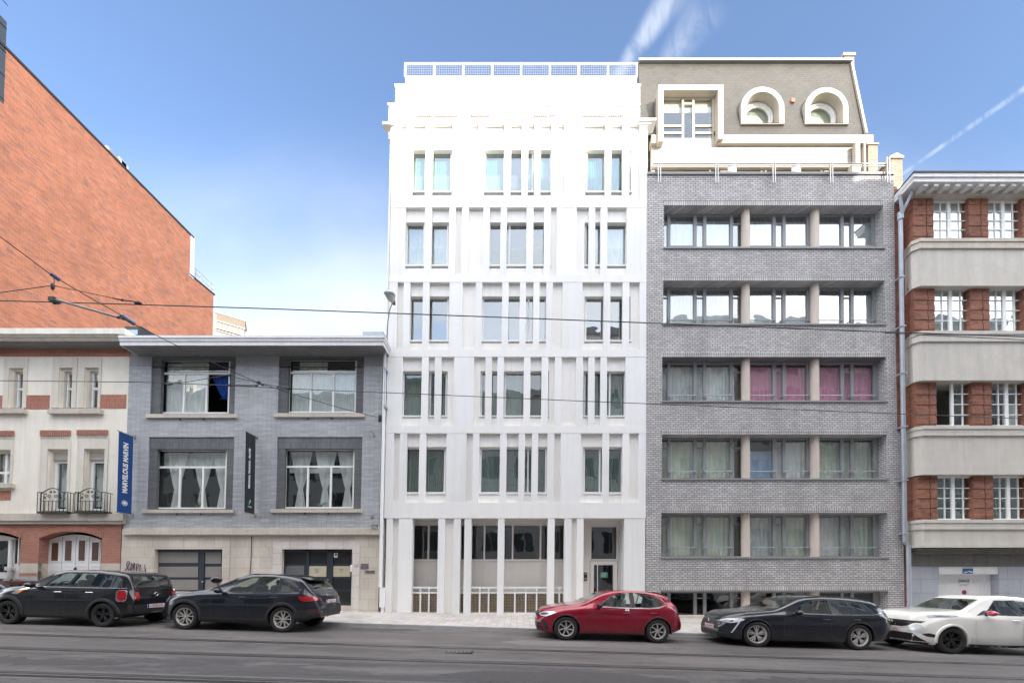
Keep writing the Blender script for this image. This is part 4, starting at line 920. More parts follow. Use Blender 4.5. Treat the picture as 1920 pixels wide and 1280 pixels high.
# drain pipes
m = SMB(); xa = U(1695.5, 700, 15.05)[0]; 
m.tube([(xa, 15.12, U(0, 410, 15.1)[1]), (xa, 15.12, U(0, 1015, 15.1)[1]), (xa+.16, 15.14, U(0, 1022, 15.1)[1]), (xa+.16, 15.14, -.6)], .075, 12)
pt0 = U(1687, 366, 14.95); pt1 = U(1707, 356, 14.8)
m.tube([(pt0[0], 14.95, pt0[1]), (xa-.05, 15.0, U(0, 392, 15)[1]), (xa, 15.1, U(0, 402, 15)[1])], .06, 10); m.tube([(pt1[0], 14.8, pt1[1]), (pt1[0]+.05, 14.8, U(0, 372, 15)[1]), (xa+.05, 15.0, U(0, 390, 15)[1]), (xa, 15.1, U(0, 400, 15)[1])], .055, 10)
m.tube([(xa, 15.11, U(0, 398, 15.1)[1]), (xa, 15.11, U(0, 412, 15.1)[1])], .105, 12)
dp = m.build('drainpipe', 'zinc', Rb, smooth=40)
for y in (520, 612, 700, 800, 900, 1000): m = SMB(); m.box(xa-.1, xa+.1, 15.03, 15.3, U(0, y, 15.1)[1]-.02, U(0, y, 15.1)[1]+.02); m.build('pipe_clip', 'zinc', dp)
# ground floor: shaded lintel zone, blue stone, garage
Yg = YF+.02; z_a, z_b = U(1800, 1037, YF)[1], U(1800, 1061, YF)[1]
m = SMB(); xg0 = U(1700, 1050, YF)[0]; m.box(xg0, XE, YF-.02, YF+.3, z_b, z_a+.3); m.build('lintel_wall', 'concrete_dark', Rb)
g0, g1 = U(1759, 1100, YF)[0], U(1874, 1100, YF)[0]
m = SMB(); wall(m, (xg0+.1, XE, -1.2, z_b-.002), [(g0, g1, -1.3, z_b-.003)], YF-.0, .3); m.build('plinth_wall', 'blue_stone', Rb, fix=False)
m = SMB(); m.px(1702, 1137, 1759, 1142, YF-.05, YF); m.build('plinth_ledge', 'blue_stone', Rb)
q = RC(1759, 1062, 1873, 1076, YF+.05); m = SMB(); m.box(q[0], q[1], YF+.05, YF+.28, q[2], z_b-.006); n_ = 22
for i in range(n_): xx = q[0]+(q[1]-q[0])*(i+.5)/n_; m.box(xx-.05, xx+.05, YF+.035, YF+.049, q[2]+.03, z_b-.012)
lb = m.build('garage_lintel', 'white_metal', Rb)
Yd = YF+.30; m = SMB(); d0, d1 = q[0]-.02, U(1866, 1100, Yd)[0]; zt4 = q[2]+.1; nb = 34
m.box(d0, d1, Yd, Yd+.05, -1.2, zt4)
for i in range(nb): xx = d0+(d1-d0)*(i+.5)/nb; m.box(xx-.028, xx+.012, Yd-.014, Yd-.001, -1.2, zt4)
gd = m.build('garage_door', 'white_metal', Rb)
m = SMB(); m.box(d1, g1+.02, YF+.02, Yd+.3, -1.2, zt4+.2); m.build('garage_jamb', 'concrete_dark', Rb)
q = RC(1805.5, 1065, 1824.5, 1074.5, YF+.02); m = SMB(); m.box(q[0], q[1], YF+.02, YF+.034, q[2], q[3]); sg = m.build('blue_sign', 'sign_blue', Rb)
m = SMB(); m.bar((q[0]+.04, YF+.015, q[2]+.05), (q[0]+.19, YF+.015, q[2]+.07), .012, .03); m.bar((q[1]-.19, YF+.015, q[2]+.10), (q[1]-.03, YF+.015, q[2]+.05), .012, .035); m.build('sign_mark', 'sign_white', sg)
q = RC(1795.5, 1085.5, 1820, 1091.5, Yd-.03)
text(Rb, 'door_lettering', 'GARAGE', 'text_dark', .17, ((q[0]+q[1])/2+SH*(q[2]-EYE), Yd-.02, (q[2]+q[3])/2), (1, 0, 0), (0, 0, 1), .72)
text(Rb, 'door_lettering', 'U I T R I T', 'grey_frame', .11, ((q[0]+q[1])/2+SH*(q[2]-EYE), Yd-.02, (q[2]+q[3])/2-.17), (1, 0, 0), (0, 0, 1), .8)
cx_, cz_ = U(1808, 1109.8, Yd-.03)
def disc(m, x, z, r, y0, y1, seg=28): m.prism([(x+r*math.cos(2*math.pi*k/seg), z+r*math.sin(2*math.pi*k/seg)) for k in range(seg)], y0, y1)
ns = SMB(); disc(ns, cx_, cz_, .115, Yd-.024, Yd-.016); ns = ns.build('no_parking_sign', 'sign_white', Rb)
m = SMB(); disc(m, cx_, cz_, .098, Yd-.028, Yd-.0245); m.build('rim', 'sign_red', ns); m = SMB(); disc(m, cx_, cz_, .07, Yd-.032, Yd-.0285); m.build('face', 'sign_purple', ns)
m = SMB(); m.bar((cx_-.07, Yd-.035, cz_+.07), (cx_+.07, Yd-.035, cz_-.07), .004, .02); m.build('slash', 'sign_red', ns)
m = SMB(); [m.px(1700+dx_, 1126+dy_, 1705+dx_, 1130+dy_, YF-.15, YF-.13) for dx_, dy_ in ((0, 0), (3, -1))]; m.build('tape', 'sign_red', Rb)

# ================================================================== BLUE PAINTED HOUSE
B = thing('blue_painted_house', 'two-storey grey-blue painted brick house with white cornice over a cream stone base', 'building', (-10, 16, .5))
bl_, br_ = U(237, 830, YF)[0], U(716, 830, YF)[0]
br_ = min(br_, xL-.20)
BW = [((283, 657, 441, 776), (301.5, 673.7, 430.6, 775)), ((522, 657, 682, 774.5), (539.6, 672.5, 668, 773.5)), ((277, 819, 437.5, 954.5), (293, 842, 424.4, 953.5)), ((518, 818.5, 678, 953.5), (533, 841, 664, 952.5))]
Yi = YF+.045; Yj = YF+.17
hs = [RC(*o, YF) for o, i in BW]; ztb = U(480, 657, YF)[1]; zbb = U(480, 994, YF)[1]; zs_ = U(480, 687.5, YF)[1]
hs = [(a, b_, c, min(d, ztb-.0)) for a, b_, c, d in hs]
m = SMB(); wall(m, (bl_, br_, zbb, zs_), [(a, b_, c, min(d, zs_)) for a, b_, c, d in hs], YF, .05); m.build('wall', 'blue_brick', B, fix=False)
m = SMB(); wall(m, (bl_, br_, zs_, ztb+.3), [(a, b_, zs_, ztb) for a, b_, c, d in hs[:2]], YF-.004, .054); m.build('rendered_frieze', 'blue_render', B, fix=False)
for k, ((o, i), h) in enumerate(zip(BW, hs)):
    r = RC(*i, Yj); ri = RC(*i, Yi); m = SMB()
    wall(m, (h[0]-.02, h[1]+.02, h[2], h[3]+.03), [(ri[0], ri[1], h[2], ri[3])], Yi, .13)
    m.build('window_surround', 'blue_brick_dark' if k < 2 else 'blue_brick_dark', B, fix=False)
    m = SMB(); m.box(h[0]-.0, h[1]+.0, Yi-.012, Yi-.001, ri[3]+.001, h[3]-.002) 
    m.build('window_head', 'dark_render' if k < 2 else 'blue_brick_soldier', B)
    W_, H_ = r[1]-r[0], r[3]-r[2]
    vbs = [((338.4-293)/(424.4-293), 0, .74), ((381-293)/(424.4-293), 0, .74)]
    tr_ = .745 if k < 2 else .70
    vbs = [(.335, 0, tr_), (.665, 0, tr_)]
    if k == 0:
        cu = [('sheer', .02, .64, .03, .97), ('blue_cloth', .68, .98, .30, .74, dict(tied=(.8, .25, .05), wl_=.12)), ('cream_blind', .25, .62, .76, .97, {'flat': True})]
        w_ = window(B, r, Yj, 'white_frame', 'glass', .06, vb=vbs, hb=(tr_,), bw=.075, curtain=cu, nopane=[(0, .665, 0, tr_), (0, 1, tr_, 1)], roomd=1.6, roommat='black', label='white window with its right casement open and a blue curtain')
        # the open casement, swung inwards
        m = SMB(); xh, xo = r[1]-.06, r[1]-.36; za, zb2 = r[2]+.05, r[2]+H_*tr_-.03; ya, yb2 = Yj+.06, Yj+.55
        for (p0, p1) in (((xh, ya, za), (xo, yb2, za)), ((xh, ya, zb2), (xo, yb2, zb2)), ((xh, ya, za), (xh, ya, zb2)), ((xo, yb2, za), (xo, yb2, zb2))): m.bar(p0, p1, .05, .05)
        m.build('open_casement', 'white_frame', w_)
        m = SMB(); m.quad((xh, ya, za), (xo, yb2, za), (xo, yb2, zb2), (xh, ya, zb2)); m.build('casement_pane', 'glass', w_, fix=False)
    elif k == 1:
        window(B, r, Yj, 'white_frame', 'glass', .06, vb=vbs, hb=(tr_,), bw=.075, curtain=[('sheer_grey', .02, .98, .03, .73), ('cream_blind', .14, .55, .76, .97, {'flat': True})], roomd=1.6)
    else:
        if k == 2: ts = [(.16, .345), (.48, .70), (.80, 1.0)]; tt = [(.28), (.60), (.90)]
        cu = [('sheer', c_-.155, c_+.155, .03, .97, dict(tied=(.5, .20, .34), wl_=.05, amp=.012)) for c_ in ((.235, .61, .90) if k == 2 else (.20, .555, .88))]
        cu.append(('sheer', .02, .98, .71, .97, dict(y=.2)) if k == 2 else ('sheer', .02, .98, .62, .70, dict(y=.2)))
        w_ = window(B, r, Yj, 'white_frame', 'glass_clear', .06, vb=vbs, hb=(tr_,), bw=.075, curtain=cu, roomd=2.2)
        # plant on the inside sill
        m = SMB(); rr = random.Random(k)
        for j in range(16):
            xb_ = r[0]+W_*(.56 if k == 2 else .5)+rr.uniform(-.06, .06); t = rr.uniform(-1.2, 1.2); L_ = rr.uniform(.15, .32)
            p0 = Vector((xb_, Yj+.1, r[2]+.12)); p1 = p0+Vector((math.sin(t)*L_, rr.uniform(-.03, .05), math.cos(t)*L_*.9)); p2 = p1+Vector((math.sin(t)*.07, 0, -.05)); m.tube([p0, p1, p2], [.008, .006, .001], 4)
        m.tube([(xb_, Yj+.1, r[2]+.04), (xb_, Yj+.1, r[2]+.14)], [.05, .065], 10); m.build('house_plant', 'leaf', w_)
    sl = [(272.5, 775.5, 442.7, 782.5), (513, 774, 683, 781), (266, 955, 437.6, 961), (507, 953.5, 678, 960)][k]
    q = RC(*sl, YF-.08); m = SMB(); m.box(q[0], q[1], YF-.08, Yj+.02, q[2], q[3]); so = m.build('sill', 'stone', B)
    for f_ in (.37, .63): m = SMB(); m.box(q[0]+(q[1]-q[0])*f_-.012, q[0]+(q[1]-q[0])*f_+.012, YF-.03, YF, q[2]-.09, q[2]); m.build('drip_pipe', 'dark_metal', so)
# cornice
Yc = YF-.75; m = SMB(); q = RC(221, 628.5, 722, 645.5, Yc)
xcl = U(221, 636, Yc)[0]; xcr = U(722, 636, Yc)[0]
def sx(p, Y): return U(p, 640, Y)[0]
steps = [(628.5, 633, 0), (633, 638, .03), (638, 645.5, .06)]
for (a, b_, o2) in steps: m.box(xcl+o2*.3, xcr-.02-o2, Yc+o2, YF+.2, U(480, b_, Yc)[1]+.001, U(480, a, Yc)[1])
co = m.build('cornice', 'cornice_white', B)
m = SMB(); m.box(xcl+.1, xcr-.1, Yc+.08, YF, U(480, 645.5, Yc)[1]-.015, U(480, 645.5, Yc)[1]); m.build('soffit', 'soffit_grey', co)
m = SMB(); q = RC(680, 621.5, 719, 627.5, Yc+.3); m.box(q[0], q[1], Yc+.3, YF, U(480, 628.5, Yc)[1], q[3]+.0); m.build('lead_flashing', 'zinc', co)
shell(B, bl_, br_, YF+.3, 24, 0, U(480, 630, YF)[1])
# stone base
zg1 = U(480, 1002, YF)[1]
OP = [(289.5, 1029, 417, 1142), (528.6, 1029, 660.3, 1135)]
ho = [RC(*o, YF) for o in OP]; ho = [(a, b_, (-.5 if k == 0 else c), d) for k, (a, b_, c, d) in enumerate(ho)]
m = SMB(); sl_, sr_ = U(228, 1060, YF)[0], U(711, 1060, YF)[0]
wall(m, (sl_, sr_, -.3, zg1+.02), ho, YF-.03, .22); m.build('stone_base', 'stone_block', B, fix=False)
for o, h in zip(((270.6, 1014, 431.6), (512.4, 1014, 674.3)), ho):
    a, c = U(o[0], 1070, YF)[0], U(o[2], 1070, YF)[0]; zt5 = U(480, 1014, YF)[1]
    m = SMB(); m.box(a, h[0]-.0, YF-.05, YF-.031, -.3, zt5); m.box(h[1], c, YF-.05, YF-.031, -.3, zt5); m.box(h[0]-.0, h[1]+.0, YF-.05, YF-.031, h[3]+.0, zt5); m.build('portal_surround', 'stone_pink' if o[0] > 500 else 'stone_block', B)
m = SMB(); q = RC(229, 990.5, 711, 1001.5, YF-.16); m.box(q[0], q[1], YF-.16, YF+.05, q[2], q[3]-.03); m.box(q[0], q[1], YF-.10, YF+.05, q[3]-.028, q[3]+.03); m.box(q[0]+.02, q[1]-.02, YF-.09, YF, q[2]-.04, q[2]-.001); m.build('string_course', 'stone', B)
# garage glazing (left opening)
Yo = YF+.12
def pane_rects(par, rects, mat, Y): 
    for q in rects:
        r = RC(*q, Y); m = SMB(); m.box(r[0], r[1], Y, Y+.02, r[2], r[3]); m.build('panel', mat, par)
h = ho[0]; m = SMB(); m.box(h[0], h[1], Yo+.03, Yo+.08, -.4, h[3]); gdo = m.build('garage_door', 'anthracite', B)
pane_rects(gdo, [(298, 1034.5, 371.4, 1054.5), (297, 1061.5, 371.4, 1081.5), (297, 1086, 371.4, 1105.5), (384.6, 1034.5, 414.5, 1056), (384.6, 1061.5, 414.5, 1081.5), (384.6, 1086, 414.5, 1105.5)], 'garage_pane', Yo+.012)
m = SMB(); q = RC(294, 1108, 416, 1140, Yo+.0); m.box(q[0], q[1], Yo+.0, Yo+.029, q[2]-.3, q[3]); m.build('lower_panel', 'stone', gdo)
m = SMB(); q = RC(290, 1029, 417, 1034, Yo-.02); m.box(q[0], q[1], Yo-.02, Yo+.03, q[2], q[3]); m.box(q[0]+0, q[0]+.11, Yo-.02, Yo+.03, -.4, q[2]); x_a, x_b = U(374, 1080, Yo)[0], U(382.5, 1080, Yo)[0]; m.box(x_a, x_b, Yo-.02, Yo+.03, -.4, q[2]); m.build('door_frame', 'anthracite', gdo)
hh = U(379.5, 1090, Yo-.05); m = SMB(); m.sphere((hh[0], Yo-.04, hh[1]), .035, seg=8, ring=6); m.build('door_knob', 'steel', gdo)
# shop entrance (right opening)
h = ho[1]; m = SMB(); m.box(h[0], h[1], Yo+.03, Yo+.08, h[2]-.05, h[3]); en = m.build('entrance_door', 'anthracite', B)
pane_rects(en, [(534, 1035, 573, 1056.5), (579.5, 1033, 612, 1055.5), (624.5, 1033, 657, 1056), (579.5, 1085, 612, 1104), (624.5, 1085, 657, 1104), (624.5, 1108, 657, 1128.5), (579.5, 1108, 612, 1128.5)], 'black', Yo+.02)
for q in ((579, 1060.5, 612, 1080.5), (625, 1060.5, 657, 1080.5)): 
    r = RC(*q, Yo+.015); m = SMB(); m.box(r[0], r[1], Yo+.01, Yo+.028, r[2], r[3]); s_ = m.build('sign_panel', 'sign_cream', en)
    for k in range(3): m = SMB(); zz_ = r[3]-.12-.06*k; xm_ = (r[0]+r[1])/2; m.box(xm_-.13+.03*k, xm_+.05, Yo+.004, Yo+.009, zz_-.008, zz_+.008); m.build('text_line', 'plaque', en)
pane_rects(en, [(534.5, 1060, 570, 1085)], 'dark_render', Yo+.02)
m = SMB()
for q in ((573.5, 1029, 578.5, 1135), (613, 1029, 623.5, 1135), (657.5, 1029, 660.3, 1135), (529, 1029, 533.5, 1135), (529, 1029, 660, 1033)): m.px(*q, Yo-.015, Yo+.03)
m.build('door_frame', 'anthracite', en)
m = SMB(); m.px(626, 1036, 632.8, 1044.5, Yo-.0, Yo+.02); nt = m.build('notice', 'sign_white', en); m = SMB(); m.px(628, 1037.5, 631.5, 1041, Yo-.008, Yo-.001); m.build('notice_mark', 'text_dark', en)
m = SMB(); m.px(656.8, 1058, 660, 1071, YF-.07, YF-.035); m.build('intercom', 'sign_white', B)
q = RC(676, 1056, 690.2, 1066, YF-.05); m = SMB(); m.box(q[0], q[1], YF-.05, YF-.031, q[2], q[3]); m.build('plaque', 'plaque', B)
q = RC(684, 1068.5, 702.5, 1073.5, YF-.06); m = SMB(); m.box(q[0], q[1], YF-.06, YF-.031, q[2], q[3]); lb = m.build('letter_slot', 'steel', B); m = SMB(); m.box(q[0]+.03, q[1]-.03, YF-.066, YF-.061, (q[2]+q[3])/2-.012, (q[2]+q[3])/2+.012); m.build('slot', 'black', lb)
text(B, 'house_number', '133', 'text_dark', .13, (U(668, 1061, YF-.05)[0]+SH*0, YF-.055, U(668, 1061, YF)[1]), (1, 0, 0), (0, 0, 1))
m = SMB(); q = U(469.5, 1004, YF-.05); pts = [(U(x_, y_, YF-.045)[0], YF-.045, U(x_, y_, YF-.045)[1]) for x_, y_ in ((469.5, 990), (468.5, 1000), (472, 1006), (471.5, 1030), (470.5, 1050), (468, 1085))]; m.tube(pts, .012, 6); m.build('cable', 'black', B)
m = SMB(); q = U(703, 985, YF-.15); m.box(q[0]-.10, q[0]+.10, YF-.25, YF-.1, q[1]-.04, q[1]+.05); m.tube([(q[0]-.16, YF-.0, q[1]-.05), (q[0]-.13, YF-.2, q[1]-.05)], .02); m.build('floodlight', 'steel', B)
for (x_, y_, x2_, y2_) in ((701, 815, 692, 803), (698, 967.5, 686, 962)):
    p, q = U(x_, y_, YF-.02), U(x2_, y2_, YF-.35); m = SMB(); m.tube([(p[0], YF-.0, p[1]), (q[0], YF-.32, q[1])], .018); m.box(p[0]-.05, p[0]+.05, YF-.02, YF, p[1]-.06, p[1]+.06); m.build('empty_bracket', 'steel', B)
# graffiti tag, written with a marker on the stone
def gp(x_, y_): X, Z = U(220+x_/27.43, 1040+y_/27.43, YF-.055); return (X, YF-.056, Z)
m = SMB()
for st in ([(330,850),(470,700),(560,560),(620,430),(620,340),(570,310),(510,350),(480,450),(490,560),(540,690),(610,800),(560,860),(430,850)], [(700,640),(740,400),(800,600),(860,400),(900,420),(870,600),(850,850)], [(650,650),(720,690),(800,640),(830,560)], [(640,740),(700,700),(690,820),(760,800)], [(980,860),(990,500),(1060,440),(1110,500),(1080,610),(1000,680)], [(1190,480),(1150,800)], [(980,860),(1100,820),(1300,820),(1440,850),(1410,480),(1440,700),(1490,930)]):
    m.tube([gp(*q) for q in st], .013, 5)
m.build('graffiti', 'paint_purple', B)

# white downpipe between the two buildings
m = SMB(); xa = U(717.5, 880, YF-.08)[0]; z0, z1 = U(0, 1100, YF)[1], U(0, 660, YF)[1]; m.tube([(xa, YF-.10, z0), (xa, YF-.10, z1)], .06, 12)
pd = m.build('downpipe', 'white_metal', None, smooth=40); tag(pd, 'white rainwater downpipe running down between the blue house and the white building', 'downpipe')
m = SMB(); q = RC(711.5, 1101, 720, 1138, YF-.18); m.box(q[0], q[1], YF-.18, YF-.031, q[2], q[3]); m.box(q[0]+.05, q[1]-.03, YF-.15, YF-.04, .1, q[2]); m.build('pipe_shoe', 'white_metal', pd)

# ================================================================== CREAM HOUSE (left)
Lh = thing('cream_brick_house', 'cream rendered townhouse with red brick bands, wrought iron balconies and white garage doors', 'building', (-19, 16, .6))
XW = -25.5; xr_ = U(236.5, 850, YF)[0]-.005
WUP = [(-60, 690, -28, 765), (17, 690, 44, 765), (111, 689.5, 136, 764.5), (158.5, 689, 185, 764.5)]
ups = [RC(a, b_, c, d, YF) for a, b_, c, d in WUP]
zA, zB = U(120, 668, YF)[1], U(120, 962, YF)[1]
# recess surrounds: two pairs
LOW = [(-22, 843, 20.5, 905.5), (88.5, 842, 126.8, 957), (157, 841.5, 195.5, 956.5)]
los = [RC(*q, YF) for q in LOW]
m = SMB(); wall(m, (XW, xr_, zB, zA), [(a-.0, b_, c, d) for a, b_, c, d in ups]+los, YF, .22); m.build('wall', 'cream_render', Lh, fix=False)
def surround(x0, y0, x1, y1, r, pro=.03, w_in=.10):
    q = RC(x0, y0, x1, y1, YF-pro); m = SMB(); wall(m, (q[0], q[1], max(q[2], r[2]), q[3]), [(r[0], r[1], max(q[2], r[2]), r[3])], YF-pro, pro+.0); m.build('window_surround', 'surround_cream', Lh, fix=False)
    m = SMB(); wall(m, (r[0]-.0, r[1]+.0, r[2], r[3]), [(r[0]+w_in, r[1]-w_in*.3, r[2], r[3]-w_in)], YF+.07, .12); m.build('reveal_frame', 'surround_cream', Lh, fix=False)
surround(6, 671, 50, 766, ups[1]); surround(96.5, 670, 143, 766, ups[2]); surround(144.5, 670, 188.5, 766, ups[3]); surround(-65, 671, -20, 766, ups[0])
surround(73.5, 822, 130, 958, los[1]); surround(142.5, 821, 200.5, 958, los[2]); surround(-30, 824, 23, 907, los[0])
for k, r in enumerate(ups):
    rr_ = (r[0]+.12, r[1]-.02, r[2], r[3]-.10); window(Lh, rr_, YF+.16, 'white_frame', 'glass', .06, hb=(.56,), bw=.09, curtain=[('sheer_grey', .1, .9, .03, .5, {'flat': True})] if k == 1 else None, roomd=1.4)
for k, r in enumerate(los):
    if k: 
        rr_ = (r[0]+.10, r[1]-.02, r[2], r[3]-.42)
        window(Lh, rr_, YF+.16, 'white_frame', 'glass', .10, curtain=[('sheer_grey', .1, .95, .10, .95)], roomd=1.4)
        m = SMB(); m.box(r[0]+.10, r[1]-.02, YF+.10, YF+.2, r[3]-.42, r[3]-.10); [m.box(r[0]+.10, r[1]-.02, YF+.09, YF+.099, r[3]-.40+.05*j, r[3]-.37+.05*j) for j in range(6)]; m.build('shutter_box', 'light_trim', Lh)
    else: window(Lh, (r[0]+.1, r[1]-.02, r[2], r[3]-.05), YF+.16, 'white_frame', 'glass', .06, vb=(.5,), hb=(.36,), bw=.09, curtain=[('sheer', .05, .95, .03, .95)], roomd=1.4)
for q in ((-66, 766, 44, 774), (88, 766.5, 187.5, 774.5), (-30, 906, 20.5, 914)): 
    m = SMB(); m.px(*q, YF-.14, YF+.15); m.build('sill', 'stone', Lh)
for q in ((45, 740.5, 92.5, 766.5), (187, 739.5, 236.3, 765.5), (-20, 741, 5.5, 767), (-30, 919.5, 19.5, 937)):
    m = SMB(); m.px(*q, YF-.012, YF-.0); m.build('brick_inset', 'brick_rose_soldier', Lh)
for q in ((74, 806, 131, 816.5), (143, 805.5, 201, 815.5), (-30, 807, 24.5, 817)):
    r = RC(*q, YF-.05); m = SMB(); n_ = int((r[1]-r[0])/.085)
    for i in range(n_): x_ = r[0]+(r[1]-r[0])*i/n_; m.box(x_+.008, x_+(r[1]-r[0])/n_-.008, YF-.05, YF, r[2], r[3])
    m.build('brick_hood', 'brick_rose', Lh)
    m = SMB()
    for i in range(n_): x_ = r[0]+(r[1]-r[0])*i/n_; m.box(x_+.012, x_+(r[1]-r[0])/n_-.012, YF-.03, YF, r[2]-.13, r[2]-.002)
    m.build('dentil_course', 'stone', Lh)
# frieze and cornice
m = SMB(); r = RC(0, 651, 237, 668, YF-.03); m.box(XW, xr_, YF-.03, YF+.2, zA, r[3]); m.build('brick_frieze', 'brick_rose_soldier', Lh)
m = SMB(); r2 = RC(0, 637.5, 237, 651, YF-.06); m.box(XW, xr_, YF-.02, YF+.2, r[3]+.001, r2[3]); n_ = 130
for i in range(n_): x_ = XW+(xr_-XW)*i/n_; m.box(x_, x_+.045, YF-.06, YF-.021, r[3]+.12, r[3]+.24)
m.build('dentil_frieze', 'cornice_cream', Lh)
Yc = YF-.70; m = SMB(); xe = U(233.5, 625, Yc)[0]; za_, zb_, zc_ = U(120, 615, Yc)[1], U(120, 625.5, Yc)[1], U(120, 634.5, Yc+.1)[1]
m.box(XW, xe, Yc, YF+.2, zb_, za_); m.box(XW, xe-.05, Yc+.06, YF+.2, zb_-.05, zb_-.001); m.box(XW, xe-.2, Yc+.16, YF+.2, zc_, zb_-.052); co = m.build('cornice', 'cornice_cream', Lh)
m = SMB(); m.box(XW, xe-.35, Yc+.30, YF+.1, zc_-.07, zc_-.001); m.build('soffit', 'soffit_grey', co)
m = SMB(); q = RC(237, 614.5, 270, 627, YF+1.5); m.prism([(q[0], q[2]-.4), (q[1]+.4, q[2]-.4), (q[1], q[3]), (q[0], q[3])], YF+1.4, YF+2.2); rw = m.build('roof_light', 'dark_metal', Lh)
m = SMB(); m.px(240, 618, 258, 627, YF+1.38, YF+1.395); m.build('pane', 'glass_bright', rw)
# brown pitched roof behind
m = SMB(); a = U(-10, 574, 19.5); b2 = U(85, 622, 19.5); m.v = [(a[0]-3, 19.5, a[1]+.9), (a[0], 19.5, a[1]), (b2[0], 19.5, b2[1]), (b2[0], 16.0, b2[1]-.6), (a[0]-3, 16.0, b2[1]-.6)]; m.f = [(0, 1, 2, 3, 4)]; m.build('roof', 'roof_brown', Lh, fix=False)
shell(Lh, XW, xr_, YF+.42, 24, 0, zA+.1)
# ledge over the ground floor
m = SMB(); r = RC(0, 962, 230, 981, YF-.16); m.box(XW, r[1], YF-.16, YF+.1, r[2]+.12, r[3]); m.box(XW, r[1]-.02, YF-.10, YF+.1, r[2], r[2]+.119); m.build('string_course', 'stone', Lh)
# ground floor with two segmental arches
zG = r[2]; zS0, zS1, zS2, zS3 = [U(120, q, YF)[1] for q in (1055.5, 1070.5, 1073.5, 1079.5)]
xg = U(226.5, 1020, YF)[0]
def seg_arch(x0, x1, zs, zt, zb_, n_=18):
    pts = [(x0, zb_), (x1, zb_), (x1, zs)]; c = (x1-x0)/2; h = zt-zs; R_ = (c*c+h*h)/(2*h); xm = (x0+x1)/2; zc = zt-R_; a0 = math.acos(min(1, c/R_))
    for i in range(1, n_): t = a0+(math.pi-2*a0)*i/n_; pts.append((xm+R_*math.cos(t), zc+R_*math.sin(t)))
    return pts+[(x0, zs)]
ar = RC(70.5, 995.5, 188.6, 1150, YF); zs = U(120, 1008.5, YF)[1]; ar2 = RC(-80, 995.5, 36.5, 1150, YF)
AR = [seg_arch(ar[0], ar[1], zs, ar[3], zS0), seg_arch(ar2[0], ar2[1], zs, ar2[3], zS0)]
def body(z0, z1, mat, nm, pro, arches):
    if arches: m = fill([(XW, z0), (xg, z0), (xg, z1), (XW, z1)], arches, lambda z: YF-pro)
    else:
        m = SMB(); wall(m, (XW, xg, z0, z1), [(ar[0], ar[1], z0, z1), (ar2[0], ar2[1], z0, z1)], YF-pro, .1)
    m.build(nm, mat, Lh, fix=False)
AR3 = [[(p[0], p[1]) if p[1] > zS0 else (p[0], zS0+.0) for p in A_] for A_ in AR]
# brick zone (arches open at its lower edge): built as strips either side plus the head
for A_, nm in zip(AR3, (0, 1)): pass
m = SMB()
def headfill(xa, xb, A_):           # brick above one arch, between xa and xb
    top = [p for p in A_[2:]]; top = [(A_[2][0], zs)]+A_[3:]
    pl = [(xb, zS0), (xb, zG), (xa, zG), (xa, zS0), (A_[0][0], zS0)]+[(p[0], p[1]) for p in reversed(A_[2:])]+[(A_[1][0], zS0)]
    k = len(m.v); m.v += [(x, YF, z) for x, z in pl]
    for t in tessellate_polygon([[Vector((x, z, 0)) for x, z in pl]]): m.f.append(tuple(k+j for j in t))
    for p, q in zip(A_[2:], A_[3:]): m.quad((p[0], YF, p[1]), (q[0], YF, q[1]), (q[0], YF+.35, q[1]), (p[0], YF+.35, p[1]))
    for x in (A_[0][0], A_[1][0]): m.quad((x, YF, zS0), (x, YF, zs), (x, YF+.35, zs), (x, YF+.35, zS0))
xm_ = (ar2[1]+ar[0])/2
headfill(xm_, xg, AR[0]); headfill(XW, xm_, AR[1]); m.quad((xg, YF, zS0), (xg, YF+.3, zS0), (xg, YF+.3, zG), (xg, YF, zG))
m.build('ground_floor_wall', 'brick_rose', Lh, fix=False)
# arch rings of soldier bricks, 12 mm proud
for A_ in AR:
    m = SMB(); P_ = A_[2:]; 
    xm2 = (A_[0][0]+A_[1][0])/2
    for p, q in zip(P_, P_[1:]):
        def up(p): return (p[0]+(p[0]-xm2)*.06, p[1]+.22)
        a, b_ = up(p), up(q); m.v += []; k = len(m.v)
        for (x, z) in (p, q, b_, a): m.v.append((x, YF-.012, z))
        for (x, z) in (p, q, b_, a): m.v.append((x, YF-.0, z))
        m.f += [(k, k+1, k+2, k+3), (k+3, k+2, k+6, k+7), (k, k+4, k+5, k+1)]
    m.build('arch_ring', 'brick_rose_soldier', Lh, fix=False)
body(zS1, zS0-.001, 'stone', 'stone_band', 0.004, None); body(zS2, zS1-.001, 'stone', 'stone_band', .002, None); body(zS3, zS2-.001, 'brick_rose', 'brick_band', .003, None); body(-.2, zS3-.001, 'grey_plinth', 'plinth', .006, None)
for x in (ar[0], ar[1], ar2[1]):
    m = SMB(); m.quad((x, YF, -.2), (x, YF, zS0), (x, YF+.35, zS0), (x, YF+.35, -.2)); m.build('reveal', 'stone', Lh, fix=False)
